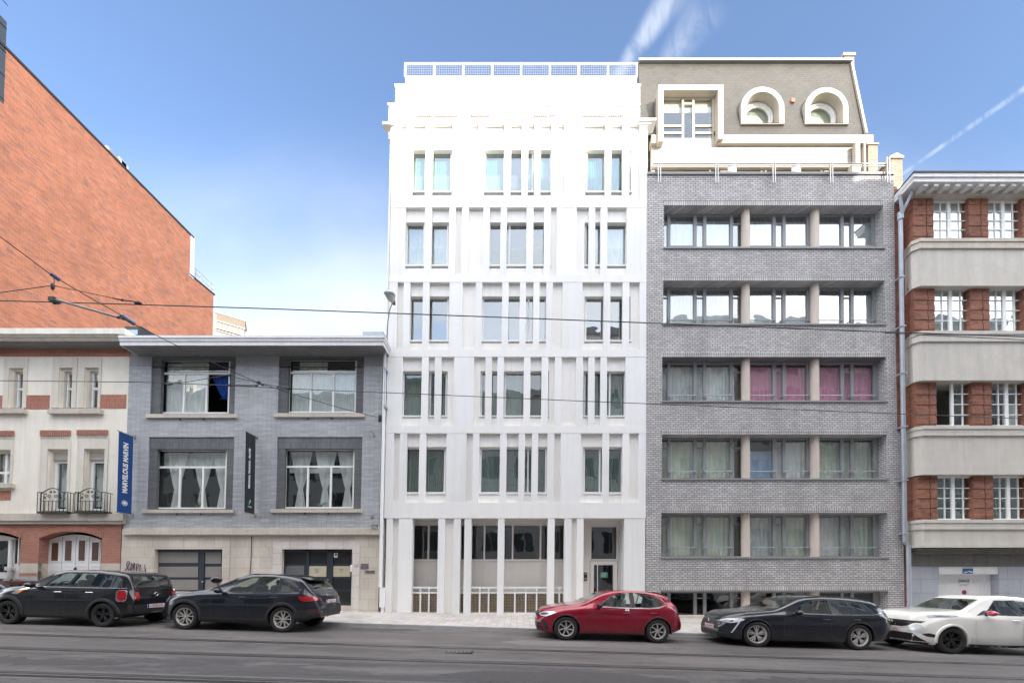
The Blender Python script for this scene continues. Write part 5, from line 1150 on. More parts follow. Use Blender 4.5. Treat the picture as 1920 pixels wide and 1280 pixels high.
# garage doors
Ygd = YF+.33; d = RC(88.6, 1001, 187.6, 1150, Ygd); m = SMB(); dpoly = seg_arch(d[0], d[1], U(120, 1012, Ygd)[1], U(120, 1001.5, Ygd)[1], -.1)
m.prism(dpoly, Ygd, Ygd+.06); gdr = m.build('garage_door', 'white_frame', Lh)
wx = [(96.5, 109.8, 1017), (122, 134.8, 1013), (147.5, 160, 1012.5), (172.5, 185.5, 1016)]
for (a, b_, t_) in wx:
    q = RC(a, t_, b_, 1050.5, Ygd-.01); m = SMB(); m.box(q[0], q[1], Ygd-.008, Ygd-.001, q[2], q[3]); dw = m.build('door_window', 'brown_glass', gdr)
    m = SMB(); m.box(q[0]-.03, q[0], Ygd-.02, Ygd-.001, q[2]-.03, q[3]+.03); m.box(q[1], q[1]+.03, Ygd-.02, Ygd-.001, q[2]-.03, q[3]+.03); m.box(q[0], q[1], Ygd-.02, Ygd-.001, q[2]-.03, q[2]); m.box(q[0], q[1], Ygd-.02, Ygd-.001, q[3], q[3]+.03)
    m.box(q[0]-.03, q[1]+.03, Ygd-.018, Ygd-.001, q[2]-.24, q[2]-.21); m.build('moulding', 'white_frame', dw)
m = SMB()
for p in (115.5, 141, 166.5): x_ = U(p, 1060, Ygd)[0]; m.box(x_-.008, x_+.008, Ygd-.006, Ygd-.001, -.1, U(0, 1006, Ygd)[1])
m.build('door_joint', 'grey_plinth', gdr)
q = U(141, 1066, Ygd-.03); m = SMB(); m.box(q[0]-.03, q[0]+.03, Ygd-.04, Ygd-.002, q[1]-.07, q[1]+.07); m.sphere((q[0], Ygd-.06, q[1]), .03, seg=8, ring=6); m.build('door_handle', 'dark_metal', gdr)
m = SMB(); d2 = RC(-70, 1005, 35.5, 1150, Ygd); m.prism(seg_arch(d2[0], d2[1], U(0, 1012, Ygd)[1], U(0, 1002, Ygd)[1], -.1), Ygd, Ygd+.06); fd = m.build('front_door', 'white_frame', Lh)
for q in ((-40, 1013.5, 17.5, 1072), (29.3, 1010.5, 35, 1056)):
    r = RC(*q, Ygd); m = SMB(); m.box(r[0], r[1], Ygd-.008, Ygd-.001, r[2], r[3]); m.build('door_window', 'glass_dark', fd); m = SMB(); m.box(r[0]-.0, r[1], Ygd-.0005, Ygd+.001, r[2], r[3]); m.build('dark_backing', 'black', fd)
    m = SMB(); m.box(r[1], r[1]+.05, Ygd-.03, Ygd-.001, r[2]-.03, r[3]+.03); m.box(r[0]-.05, r[0], Ygd-.03, Ygd-.001, r[2]-.03, r[3]+.03); m.build('moulding', 'white_frame', fd)
x_ = U(23.5, 1070, Ygd)[0]; m = SMB(); m.tube([(x_, Ygd-.08, -.1), (x_, Ygd-.08, U(0, 1012, Ygd)[1])], .07, 12); m.box(x_-.13, x_+.13, Ygd-.16, Ygd-.001, U(0, 1069, Ygd)[1], U(0, 1062, Ygd)[1]); m.build('door_column', 'white_frame', fd)
# wrought iron balconies
for (a, b_, yt, yb) in ((70, 126.5, 915, 959.5), (140, 196.5, 915, 959)):
    Yk = YF-.30; q = RC(a, yt, b_, yb, Yk); x0, x1, z0, z1 = q; m = SMB(); W_ = x1-x0; H_ = z1-z0
    zr = z0+H_*.83
    def topz(t): return zr+H_*.17*math.sin(math.pi*min(1, max(0, (t-.18)/.64)))**1.0 if .18 < t < .82 else zr
    m.tube([(x0+W_*t/24, Yk, topz(t/24)) for t in range(25)], .018, 6)
    m.tube([(x0, Yk, zr), (x0, YF, zr)], .015, 6); m.tube([(x1, Yk, zr), (x1, YF, zr)], .015, 6)
    m.box(x0, x1, Yk-.01, Yk+.01, z0, z0+.03); m.box(x0, x0+.02, Yk, YF, z0, z0+.03); m.box(x1-.02, x1, Yk, YF, z0, z0+.03); m.box(x0, x1, Yk-.01, YF, z0-.05, z0)
    for i in range(9):
        t = i/8; hh_ = topz(t) if t < .2 or t > .8 else z0+H_*.46
        m.tube([(x0+W_*t, Yk, z0+.02), (x0+W_*t, Yk, hh_)], .011, 5)
        if i in (0, 8): continue
    m.tube([(x0+W_*.12, Yk, z0+H_*.46), (x1-W_*.12, Yk, z0+H_*.46)], .011, 5)
    for s_ in (-1, 1):
        xm = (x0+x1)/2
        for (ox, oz, r0) in ((.11, .66, .085), (.26, .60, .06), (.06, .84, .05)):
            c0 = (xm+s_*W_*ox, z0+H_*oz); pts = []
            for k in range(22): t = k/21*4.2*math.pi; rr_ = r0*(1-k/26); pts.append((c0[0]+s_*rr_*math.cos(t), Yk, c0[1]+rr_*math.sin(t)*.9))
            m.tube(pts, .009, 4)
        m.tube([(xm+s_*W_*.40, Yk, zr), (xm+s_*W_*.36, Yk, z0+H_*.66), (xm+s_*W_*.42, Yk, z0+H_*.55), (xm+s_*W_*.37, Yk, z0+H_*.46)], .01, 4)
        for i in (0, 1): 
            xx = xm+s_*W_*(.5-.02); 
        m.tube([(xm+s_*W_*.5, Yk+.1, z0+.02), (xm+s_*W_*.5, Yk+.1, zr)], .011, 5); m.tube([(xm+s_*W_*.5, Yk+.2, z0+.02), (xm+s_*W_*.5, Yk+.2, zr)], .011, 5)
    m.build('balcony', 'dark_metal', Lh)

# ================================================================== BRICK GABLE BUILDING, FAR BUILDING
XG = -24.0
def at(px_, py_, X):            # the point on the plane x = X in direction (px, py)
    a, b_ = (px_-CX)/F, (CY-py_)/F; t = X/a; return Vector((X, t*(cp-b_*sp_), EYE+t*(sp_+b_*cp)))
Gb = thing('brick_gable_building', 'tall red brick building whose blank sunlit side wall rises behind the low houses', 'building', (-24, 25, 0))
def atz(px_, z, X): y = F*X/(px_-CX)*1.0; return Vector((X, y, z))
pA = at(11, 92, XG); pB = at(357.5, 441, XG); pC = at(357.5, 516, XG); pD = at(400.5, 552, XG); pE = at(400.5, 640, XG)
zt = (pA.z+pB.z)/2; zc = (pC.z+pD.z)/2
p0 = at(11, 200, XG)
yA, yB, yD = pA.y, pB.y, pD.y
m = MB(); m.v = [(XG, yA, 0), (XG, yD, 0), (XG, yD, pD.z), (XG, yB, pC.z), (XG, yB, pB.z), (XG, yA, pA.z)]; m.f = [(0, 1, 2, 3, 4, 5)]
m.v += [(XG-16, y, z) for (_, y, z) in m.v]; 
for k in range(6): j = (k+1) % 6; m.f.append((k, j, 6+j, 6+k))
m.build('side_wall', 'brick_gable', Gb, fix=False)
z200 = p0.z
m = MB(); m.v = [(XG, 14, z200), (XG, yA, z200), (XG, yA, pA.z), (XG, 14, pA.z+(14-yA)*(pB.z-pA.z)/(yB-yA))]; m.f = [(0, 1, 2, 3)]; m.build('upper_cladding', 'anthracite', Gb, fix=False)
m = MB(); m.box(XG-16, XG-.002, 14, yA, 0, z200+4); m.build('front_block', 'anthracite', Gb)
m = MB(); m.quad((XG, 14, 0), (XG, yA, 0), (XG, yA, z200), (XG, 14, z200)); m.build('side_wall', 'brick_gable', Gb, fix=False)
m = MB()
for k in range(5): zz_ = z200+.2+k*1.15; m.box(XG+.002, XG+.02, 14, yA, zz_, zz_+.03)
m.build('cladding_joint', 'black', Gb)
m = MB(); m.bar((XG-.12, 14, pA.z+(14-yA)*(pB.z-pA.z)/(yB-yA)+.05), (XG-.12, yB+.25, pB.z+.05), .34, .12); m.bar((XG-.1, yB, pC.z+.02), (XG-.1, yD+.1, pD.z+.05), .3, .1); m.build('parapet_cap', 'dark_metal', Gb)
m = MB(); m.box(XG-.3, XG+.03, yB, yB+.32, pC.z-.1, pB.z+.05); m.build('end_cladding', 'zinc', Gb)
m = MB(); m.box(XG-.15, XG+.02, yD, yD+.3, 0, pD.z-1.4); m.build('rainwater_strip', 'light_trim', Gb)
# flue bend and ladder rails on the roof
a_ = at(208, 283, XG-.9); m = MB(); pts = [(a_.x, a_.y-.5, a_.z-1.5), (a_.x, a_.y-.45, a_.z-.55), (a_.x, a_.y-.2, a_.z-.22), (a_.x, a_.y+.2, a_.z-.25), (a_.x, a_.y+.5, a_.z-.6), (a_.x, a_.y+.55, a_.z-1.5)]
m.tube(pts, .24, 14); m.build('roof_duct', 'steel', Gb, smooth=50)
m = MB()
for (x_, y_, w_) in ((228, 306, .3), (233, 312, .25)): q = at(x_, y_, XG-.7); m.box(q.x-.3, q.x, q.y-.15, q.y+w_, q.z-1.2, q.z+.25)
m.build('roof_unit', 'zinc', Gb)
m = MB(); q = at(381, 522, XG-.6)
for k in range(6): yy = q.y-1.1+k*.42; m.tube([(q.x, yy, q.z-1.2), (q.x, yy, q.z+.2-.0*k)], .02, 5)
m.tube([(q.x, q.y-1.1, q.z+.2), (q.x, q.y+1.0, q.z+.2)], .02, 5); m.tube([(q.x, q.y-1.1, q.z-.2), (q.x, q.y+1.0, q.z-.2)], .02, 5); m.build('roof_railing', 'steel', Gb)
# distant concrete office block
Fo = thing('distant_office_block', 'small distant beige concrete office block with ribbon windows beside the brick gable', 'building', (-105, 138, 0))
P0, P1 = Vector((-109.6, 136.3)), Vector((-102.4, 141.0)); ed = (P1-P0).normalized(); nd = Vector((ed.y, -ed.x)); Hz = 97+EYE
def fp(t, o, z): p = P0+ed*t+nd*o; return (p.x, p.y, z)
def fbox(m, t0, t1, o0, o1, z0, z1):
    k = len(m.v); m.v += [fp(t, o, z) for z in (z0, z1) for t, o in ((t0, o0), (t1, o0), (t1, o1), (t0, o1))]
    for q in ((0, 3, 2, 1), (4, 5, 6, 7), (0, 1, 5, 4), (1, 2, 6, 5), (2, 3, 7, 6), (3, 0, 4, 7)): m.f.append(tuple(k+j for j in q))
Lf = (P1-P0).length
m = MB(); fbox(m, -12, Lf, 0, -14, 0, Hz); m.build('facade', 'far_concrete', Fo)
m = MB(); fbox(m, -12.1, Lf+.15, .15, -14.1, Hz, Hz+.35); m.build('roof_edge', 'grey_plinth', Fo)
for k in range(3):
    zt_w = Hz-3.3-k*3.5; zb_w = zt_w-2.3
    for j in range(-3, 6):
        t0 = Lf*(j+.06)/5.2; t1 = Lf*(j+.90)/5.2; 
        if t1 > Lf: continue
        m = MB(); fbox(m, t0, t1, .0, .06, zb_w, zt_w); w_ = m.build('window', 'far_glass' if (j+k) % 3 else 'far_blind', Fo); m = MB(); fbox(m, t0+(t1-t0)*.5-.06, t0+(t1-t0)*.5+.06, .07, .14, zb_w, zt_w); m.build('mullion', 'far_concrete', w_)
    m = MB(); fbox(m, -12, Lf, .02, .5, zb_w-.35, zb_w-.1); fbox(m, -12, Lf, .02, .4, zt_w+.05, zt_w+.35); m.build('ledge', 'grey_plinth', Fo)
m = MB(); fbox(m, Lf+.1, Lf+1.2, -1, -3, 0, Hz-3.4); m.build('stair_tower', 'zinc', Fo)
# ================================================================== OPPOSITE SIDE OF THE STREET (seen only as reflections, and as the shade it casts)
OPP = [(-48, -30, 19.6, 'cream_render', 6), (-30, -15, 18.6, 'white_wall', 5), (-15, -4, 20.0, 'light_trim', 4), (-4, 5.2, 18.8, 'white_wall', 3), (5.2, 14.4, 24.6, 'white_wall', 4), (14.4, 27, 25.7, 'cream_render', 4), (27, 44, 25.0, 'brick_grey', 5), (44, 62, 22, 'concrete', 5)]
plain('opp_glass', (.06, .07, .075), .12, .2, spec=.8)
OL = ['wide cream', 'white rendered', 'beige rendered', 'white narrow', 'tall narrow cream', 'tall pale', 'tall grey brick', 'grey concrete']
for k, (x0, x1, H, mt, nw) in enumerate(OPP):
    e = thing('opposite_building', OL[k]+' building across the street, seen only mirrored in the windows', 'building', ((x0+x1)/2, -3, 0), 'buildings across the street')
    m = MB(); m.box(x0+.02, x1-.02, -15, -3.4, -2, H); m.build('wall', mt, e)
    m = MB(); m.box(x0+.02, x1-.02, -3.4, -3.05, H-.5, H); m.build('cornice', 'cornice_white' if k % 2 else 'grey_plinth', e)
    m = MB(); g = MB(); nf = int(H//3.3)
    for fl in range(nf):
        for j in range(nw):
            xc = x0+(x1-x0)*(j+.5)/nw; ww = (x1-x0)/nw*.28; z = .9+fl*3.3+(0 if fl else .3)
            g.box(xc-ww, xc+ww, -3.41, -3.385, z, z+1.9); m.box(xc-ww-.08, xc+ww+.08, -3.42, -3.36, z-.12, z); m.box(xc-.04, xc+.04, -3.4, -3.35, z, z+1.9); m.box(xc-ww-.07, xc-ww, -3.4, -3.35, z, z+1.9); m.box(xc+ww, xc+ww+.07, -3.4, -3.35, z, z+1.9); m.box(xc-ww, xc+ww, -3.4, -3.35, z+1.9, z+1.98)
    g.build('window', 'opp_glass', e); m.build('window_frame', 'white_frame', e)
    m = MB(); xc = x0+(x1-x0)*.3
    if k not in (4, 5, 6): m.box(xc-.5, xc+.5, -9, -8, H, H+1.2); m.build('chimney', 'brick_tan', e)

# ================================================================== VEHICLES
def carpaint(name, col, metal=0.0, rough=.28, coat=1.0):
    m, n, l, b = nodemat(name)
    v = coords(n, l); d = mrange(n, l, nz(n, l, v, 3, 5), .3, .7, .93, 1.07)
    low = n.new('ShaderNodeSeparateXYZ'); l.new(v, low.inputs[0])
    dirt = mth(n, l, 'MULTIPLY', mrange(n, l, low.outputs[2], .2, .6, .22, 0), mrange(n, l, nz(n, l, v, 6, 4), .35, .65, .3, 1))
    l.new(mixc(n, l, dirt, mulcol(n, l, c4(col), d), (.11, .10, .09, 1)), b.inputs['Base Color'])
    b.inputs['Metallic'].default_value = metal; b.inputs['Roughness'].default_value = rough; b.inputs['Specular IOR Level'].default_value = .12
    b.inputs['Coat Weight'].default_value = coat; b.inputs['Coat Roughness'].default_value = .03
carpaint('paint_black', (.006, .007, .010)); carpaint('paint_navy', (.007, .009, .016)); carpaint('paint_midnight', (.008, .011, .018)); carpaint('paint_red', (.22, .004, .020), .15, .3); carpaint('paint_white', (.72, .71, .68), 0, .3); carpaint('paint_wine', (.02, .008, .012))
plain('tyre', (.016, .016, .017), .8, .2, 8, bmp=.3); plain('rim_black', (.014, .014, .015), .35, .1, coat=.4); plain('rim_silver', (.50, .48, .46), .35, .06, metal=.35); plain('rim_bright', (.62, .62, .62), .25, .05, metal=.8)
plain('trim_black', (.018, .018, .02), .6, .12, 4); plain('chrome', (.8, .8, .8), .12, .02, metal=1); plain('seat', (.03, .03, .032), .8, .1); plain('seat_light', (.25, .27, .25), .8, .1)
plain('lamp_red', (.34, .004, .010), .12, .05, coat=1); plain('lamp_dark_red', (.12, .003, .006), .12, .05, coat=1); plain('lamp_clear', (.50, .53, .56), .1, .15, 12, coat=1); plain('lamp_dark', (.06, .065, .075), .1, .2, 12, coat=1); plain('lamp_amber', (.8, .25, .03), .2, .05, coat=1); plain('plate', (.66, .62, .60), .4, .03); plain('plate_red', (.40, .02, .03), .5); plain('mirror_red', (.42, .03, .06), .3, .05, coat=1); plain('plate_blue', (.01, .04, .3), .4); plain('sticker', (.8, .8, .8), .5)
glass('car_glass', (.80, .88, .84), .10, wav=.002); glass('car_glass_tint', (.30, .34, .35), .22, wav=.002); plain('brake', (.05, .048, .046), .5, .1, metal=.5)
def lin(P, x):
    if x <= P[0][0]: return P[0][1]
    for (a, b_), (c, d) in zip(P, P[1:]):
        if x <= c: t = (x-a)/(c-a); return b_+(d-b_)*t
    return P[-1][1]
def smoothP(P, x, h=.05): return sum(lin(P, x+d*h) for d in (-1, -.5, 0, .5, 1))/5
class Car:
    def __init__(s, name, label, cat, wb, W, top, sho, bot, paint, rf, rr, xf, yside, z=None, group='cars parked along the kerb', taper=(.24, .75, .20, .6), tumble=.42, floor=.20):
        s.wb, s.W, s.top, s.sho, s.bot, s.paint = wb, W/2, top, sho, bot, paint; s.rf, s.rr = rf, rr; s.x0, s.x1 = top[0][0], top[-1][0]; s.tp = taper; s.tum = tumble
        X = xf; s.e = thing(name, label, cat, (X+wb/2, yside+W/2, zroad(X+wb/2)+.0), group, world=False)
        s.e.rotation_euler = (0, math.atan(.030), 0); s.off = wb/2; s.body()
    def half(s, x):
        a, la, b_, lb = s.tp; w = s.W
        t = (x-s.x0)/la
        if t < 1: w *= 1-a*(1-max(0, t))**2.4
        t = (s.x1-x)/lb
        if t < 1: w *= 1-b_*(1-max(0, t))**2.4
        return w
    def section(s, x, dt=0, dw=0, zb=None, cab=False):
        T = smoothP(s.top, x)-dt; S = min(smoothP(s.sho, x), T-.03); B = smoothP(s.bot, x) if zb is None else zb
        w = s.half(x)-dw
        if cab: B = S-.34
        k = max(T-S, .02); wr = w*.965-(k-.03)*s.tum if k > .05 else w*.955
        cr = min(.11, k*.6); q = S-B
        pts = [(0, B), (.82*w, B), (.94*w, B+.025), (.985*w, B+.1), (w, B+.38*q), (w, B+.62*q), (.993*w, S-.10*q), (.978*w, S-.03*q), (.958*w, S+.005)]
        za, zb_ = S+.005, T-cr; wa = .958*w; wt = wr
        for t in (.33, .66, 1.0): pts.append((wa+(wt-wa)*t, za+(zb_-za)*t if zb_ > za else za+(T-za)*.3*t))
        pts += [(wt-cr*.16, T-cr*.55), (wt-cr*.5, T-cr*.22), (wt-cr*1.1, T-cr*.06), (wt*.5, T-.006+.0), (0, T)]
        return pts
    def loft(s, xa, xb, n_, **k):
        V = []; Fc = []; xs = [xa+(xb-xa)*i/(n_-1) for i in range(n_)]
        if not k.get('cab'): xs = sorted(set([s.x0, s.x0+.02, s.x0+.05, s.x0+.1]+xs+[s.x1-.1, s.x1-.05, s.x1-.02, s.x1]))
        np_ = None
        for x in xs:
            p = s.section(x, **k); ring = [(x-s.off, -y, z) for y, z in p]+[(x-s.off, y, z) for y, z in p[-2:0:-1]]
            np_ = len(ring); V += ring
        for i in range(len(xs)-1):
            for j in range(np_): a = i*np_+j; b_ = i*np_+(j+1) % np_; Fc.append((a, b_, b_+np_, a+np_))
        Fc.append(tuple(range(np_))); Fc.append(tuple(range((len(xs)-1)*np_, len(xs)*np_))[::-1])
        me = bpy.data.meshes.new('m'); me.from_pydata(V, [], Fc); b = bmesh.new(); b.from_mesh(me); bmesh.ops.remove_doubles(b, verts=b.verts, dist=1e-5); bmesh.ops.recalc_face_normals(b, faces=b.faces); b.to_mesh(me); b.free()
        return me
    def body(s):
        me = s.loft(s.x0, s.x1, 56); b = bmesh.new(); b.from_mesh(me); bmesh.ops.triangulate(b, faces=b.faces); s.bvh = BVHTree.FromBMesh(b); b.free(); s.me = me
    def cut(s, side_polys, xc0, xc1, screen=None, rear=None, arch=.045):
        o = link('body', s.me, s.paint, s.e); tmp = []
        def cutter(me):
            c = bpy.data.objects.new('cut', me); sc.collection.objects.link(c); c.parent = s.e; tmp.append(c)
            md = o.modifiers.new('b', 'BOOLEAN'); md.operation = 'DIFFERENCE'; md.object = c; md.solver = 'EXACT'
        def mbm(m):
            me = bpy.data.meshes.new('c'); me.from_pydata(m.v, [], m.f); b = bmesh.new(); b.from_mesh(me); bmesh.ops.remove_doubles(b, verts=b.verts, dist=1e-6); bmesh.ops.recalc_face_normals(b, faces=b.faces); b.to_mesh(me); b.free(); return me
        for cx_, r in ((0, s.rf), (s.wb, s.rr)):
            for sg in (-1, 1):
                m = MB(); disc(m, cx_-s.off, r-.01, r+arch, sg*(s.W+.2), sg*(s.W-.34), 40); cutter(mbm(m))
        cutter(s.loft(xc0, xc1, 26, dt=.05, dw=.07, cab=True))
        for pl in side_polys:
            m = MB(); m.prism([(x-s.off, z) for x, z in pl], -1.3, 1.3); cutter(mbm(m))
        for sr, (xa, xb) in ((screen, (xc0-.45, (xc0+xc1)/2)), (rear, ((xc0+xc1)/2+.3, xc1+.6))):
            if not sr: continue
            m = MB(); i = 0
            for x in (xa, xb): m.v += [(x-s.off, y, z) for y, z in sr]
            k = len(sr); m.f = [tuple(range(k)), tuple(range(k, 2*k))]+[(j, (j+1) % k, k+(j+1) % k, k+j) for j in range(k)]; cutter(mbm(m))
        bpy.context.view_layer.update()
        dg = bpy.context.evaluated_depsgraph_get(); nm = bpy.data.meshes.new_from_object(o.evaluated_get(dg)); o.modifiers.clear(); o.data = nm; nm.name = 'body'
        for c in tmp: bpy.data.objects.remove(c)
        nm.materials.clear(); nm.materials.append(MATS[s.paint]); nm.polygons.foreach_set('use_smooth', [True]*len(nm.polygons)); nm.set_sharp_from_angle(angle=rad(28))
        s.o = o; return o
    def drape(s, poly, name, mat, view='side', sg=-1, off=.004, par=None, edge=.0, sub=.07, smooth=50):
        """a patch laid on the bodywork: poly in (x,z) for side, (y,z) for front/rear, (x,y) for top"""
        b = bmesh.new(); vs = [b.verts.new((p[0], p[1], 0)) for p in poly]; f = b.faces.new(vs)
        bmesh.ops.triangulate(b, faces=b.faces)
        for _ in range(5):
            L = [e for e in b.edges if e.calc_length() > sub]
            if not L: break
            bmesh.ops.subdivide_edges(b, edges=L, cuts=1); bmesh.ops.triangulate(b, faces=b.faces)
        for v in b.verts:
            p, q = v.co.x, v.co.y
            if view == 'side': o_, d = Vector((p-s.off, sg*3, q)), Vector((0, -sg, 0))
            elif view == 'front': o_, d = Vector((-6, p, q)), Vector((1, 0, 0))
            elif view == 'rear': o_, d = Vector((6, p, q)), Vector((-1, 0, 0))
            else: o_, d = Vector((p-s.off, q, 5)), Vector((0, 0, -1))
            h = s.bvh.ray_cast(o_, d)
            if h[0] is None:
                h = s.bvh.find_nearest(Vector((o_.x, o_.y, o_.z)) if view != 'side' else Vector((p-s.off, sg*s.W*.9, q)))
            nrm = h[1] if h[1].dot(d) < 0 else -h[1]; v.co = h[0]+nrm*off
        if edge:
            r = bmesh.ops.extrude_edge_only(b, edges=[e for e in b.edges if e.is_boundary])
            for v in [g for g in r['geom'] if isinstance(g, bmesh.types.BMVert)]:
                h = s.bvh.find_nearest(v.co); v.co = v.co+(h[0]-v.co).normalized()*edge if (h[0]-v.co).length > 1e-5 else v.co
        bmesh.ops.recalc_face_normals(b, faces=b.faces)
        me = bpy.data.meshes.new(name); b.to_mesh(me); b.free(); o = link(name, me, mat, None, smooth)
        o.parent = par or s.e
        if par and par.parent is s.e and par.type == 'MESH': pass
        return o
    def both(s, poly, name, mat, **k):
        for sg in (-1, 1): s.drape(poly, name, mat, sg=sg, **k)
    def stripe(s, pts, wd, name, mat, off=.004, sides=(-1, 1), par=None):
        for sg in sides:
            L, R = [], []
            for i, p in enumerate(pts):
                a, b_ = pts[max(0, i-1)], pts[min(len(pts)-1, i+1)]; dx_, dz_ = b_[0]-a[0], b_[1]-a[1]; q = math.hypot(dx_, dz_); nx, nz_ = -dz_/q*wd/2, dx_/q*wd/2
                L.append((p[0]+nx, p[1]+nz_)); R.append((p[0]-nx, p[1]-nz_))
            s.drape(L+R[::-1], name, mat, sg=sg, off=off, par=par, sub=.12)
    def archring(s, cx_, r, wd, mat='trim_black', a0=-12, a1=192, off=.012):
        for sg in (-1, 1):
            V, Fs = [], []; n_ = 34; zc = r_z(s, cx_); zmin = lin(s.bot, cx_)+.02
            ts = [rad(a0+(a1-a0)*i/n_) for i in range(n_+1)]; ts = [t for t in ts if zc+r*math.sin(t) > zmin]
            for t in ts:
                for k, (rr_, of) in enumerate(((r-.004, -.03), (r, off*.8), (r+wd*.5, off), (r+wd, off*.7), (r+wd+.006, -.004))):
                    x, z = cx_+rr_*math.cos(t), max(zmin, zc+rr_*math.sin(t)); h = s.bvh.ray_cast(Vector((x-s.off, sg*3, z)), Vector((0, -sg, 0)))
                    y = h[0].y if h[0] is not None else sg*s.W; V.append((x-s.off, y+sg*of, z))
            for i in range(len(ts)-1):
                for k in range(4): Fs.append((i*5+k, i*5+k+1, (i+1)*5+k+1, (i+1)*5+k))
            m = MB(); m.v, m.f = V, Fs; m.build('arch_trim', mat, s.e, smooth=50)
    def wheels(s, rim, kind, wd=.215, rimr=.66, steer=0):
        for cx_, r in ((0, s.rf), (s.wb, s.rr)):
            for sg in (-1, 1):
                yo = sg*(s.W-.02); yi = sg*(s.W-.02-wd)
                m = MB(); prof = [(rimr*r, -.015), (rimr*r*1.02, .0), (.80*r, .012), (.93*r, .004), (.985*r, -.02), (r, -.05), (r, -wd+.05), (.985*r, -wd+.02), (.9*r, -wd), (rimr*r, -wd+.02)]
                def lathe(m, prof, seg=40, close=False):
                    k = len(m.v)
                    for i in range(seg):
                        t = 2*math.pi*i/seg
                        for (pr, py_) in prof: m.v.append((pr*math.cos(t), sg*py_, pr*math.sin(t)))
                    q = len(prof)
                    for i in range(seg):
                        j = (i+1) % seg
                        for p in range(q-1): m.f.append((k+i*q+p, k+j*q+p, k+j*q+p+1, k+i*q+p+1))
                lathe(m, prof); wh = m.build('wheel', 'tyre', s.e, smooth=40); wh.location = (cx_-s.off, yo, r)
                if steer and cx_ == 0: wh.rotation_euler = (0, 0, rad(steer))
                R_ = rimr*r; m = MB(); lathe(m, [(R_*1.0, -.012), (R_*1.01, -.004), (R_*.95, -.004), (R_*.90, -.03), (R_*.88, -.11)])
                spk = MB.__new__(MB); 
                def spoke(t, w0, w1, r0, r1, dep=-.035, dd=.03, skew=0):
                    c, s2 = math.cos(t), math.sin(t); c2, s3 = math.cos(t+skew), math.sin(t+skew)
                    A = [(r0*c-w0*s2, r0*s2+w0*c), (r0*c+w0*s2, r0*s2-w0*c)]; B_ = [(r1*c2+w1*s3, r1*s3-w1*c2), (r1*c2-w1*s3, r1*s3+w1*c2)]
                    k = len(m.v)
                    for y in (dep, dep-dd):
                        yy2 = (y, y, y+.02, y+.02)
                        for (x, z), y_ in zip(A+B_, yy2): m.v.append((x, sg*y_, z))
                    for q in ((0, 1, 2, 3), (7, 6, 5, 4), (0, 4, 5, 1), (1, 5, 6, 2), (2, 6, 7, 3), (3, 7, 4, 0)): m.f.append(tuple(k+j for j in q))
                if kind == 'twin5':
                    for i in range(5):
                        t = 2*math.pi*i/5+math.pi/2
                        for d in (-.17, .17): spoke(t+d*.55, .015, .013, R_*.14, R_*.95, skew=d*.55)
                elif kind == 'v5':
                    for i in range(5):
                        t = 2*math.pi*i/5+math.pi/2
                        for d in (-.20, .20): spoke(t+d*.35, .017, .012, R_*.12, R_*.95, skew=d)
                elif kind == 'swirl':
                    for i in range(7): spoke(2*math.pi*i/7+.3, .017, .015, R_*.12, R_*.95, skew=.42)
                elif kind == 'multi':
                    for i in range(5):
                        t = 2*math.pi*i/5+math.pi/2
                        spoke(t-.2, .012, .010, R_*.13, R_*.95, skew=-.04); spoke(t, .016, .013, R_*.13, R_*.95, skew=.06)
                        if i % 1 == 0: spoke(t+.24, .010, .009, R_*.30, R_*.93, skew=.12)
                disc(m, 0, 0, R_*.17, sg*-.02, sg*-.07, 20)
                ri = m.build('rim', rim, wh, smooth=35)
                m = MB(); disc(m, 0, 0, R_*.62, sg*-.085, sg*-.10, 28); m.build('brake_disc', 'brake', wh)
                m = MB(); disc(m, 0, 0, R_*.93, sg*-.13, sg*-.15, 28); m.build('hub_back', 'black', wh)
    def mirror(s, x, z, mat, sg=-1, sz=(.085, .12, .075)):
        w = s.half(x); m = MB(); m.sphere((x-s.off, sg*(w+.10), z), sz[0], sz[1], sz[2], 14, 10); o = m.build('wing_mirror', mat, s.e, smooth=60)
        m = MB(); m.bar((x-s.off+.02, sg*(w-.10), z-.07), (x-s.off+.01, sg*(w+.05), z-.04), .05, .04); m.build('mirror_arm', 'trim_black', o)
    def handle(s, x, z, mat):
        for sg in (-1, 1):
            h = s.bvh.ray_cast(Vector((x-s.off, sg*3, z)), Vector((0, -sg, 0)))[0]; m = MB(); m.tube([(x-s.off-.09, h.y+sg*.004, z), (x-s.off-.06, h.y+sg*.03, z+.004), (x-s.off+.07, h.y+sg*.03, z+.006), (x-s.off+.10, h.y+sg*.004, z+.004)], [.010, .014, .014, .010], 8); m.build('door_handle', mat, s.e, smooth=60)
    def plate(s, end, z, txt, y=0, red=False, x=None):
        d = -1 if end == 'front' else 1
        h = s.bvh.ray_cast(Vector((d*6, y, z)), Vector((-d, 0, 0)))[0]; xx = h.x if h is not None else (s.x1 if d > 0 else s.x0)-s.off
        m = MB(); m.box(xx+d*.004, xx+d*.018, y-.26, y+.26, z-.055, z+.055); p = m.build('number_plate', 'plate', s.e)
        m = MB(); m.box(xx+d*.018, xx+d*.021, y+(.22 if d < 0 else -.26), y+(.26 if d < 0 else -.22), z-.055, z+.055); m.build('eu_band', 'plate_blue', p)
        text(p, 'plate_number', txt, 'plate_red', .10, (xx+d*.021, y, z), (0, d, 0), (0, 0, 1), .82, ext=.001)
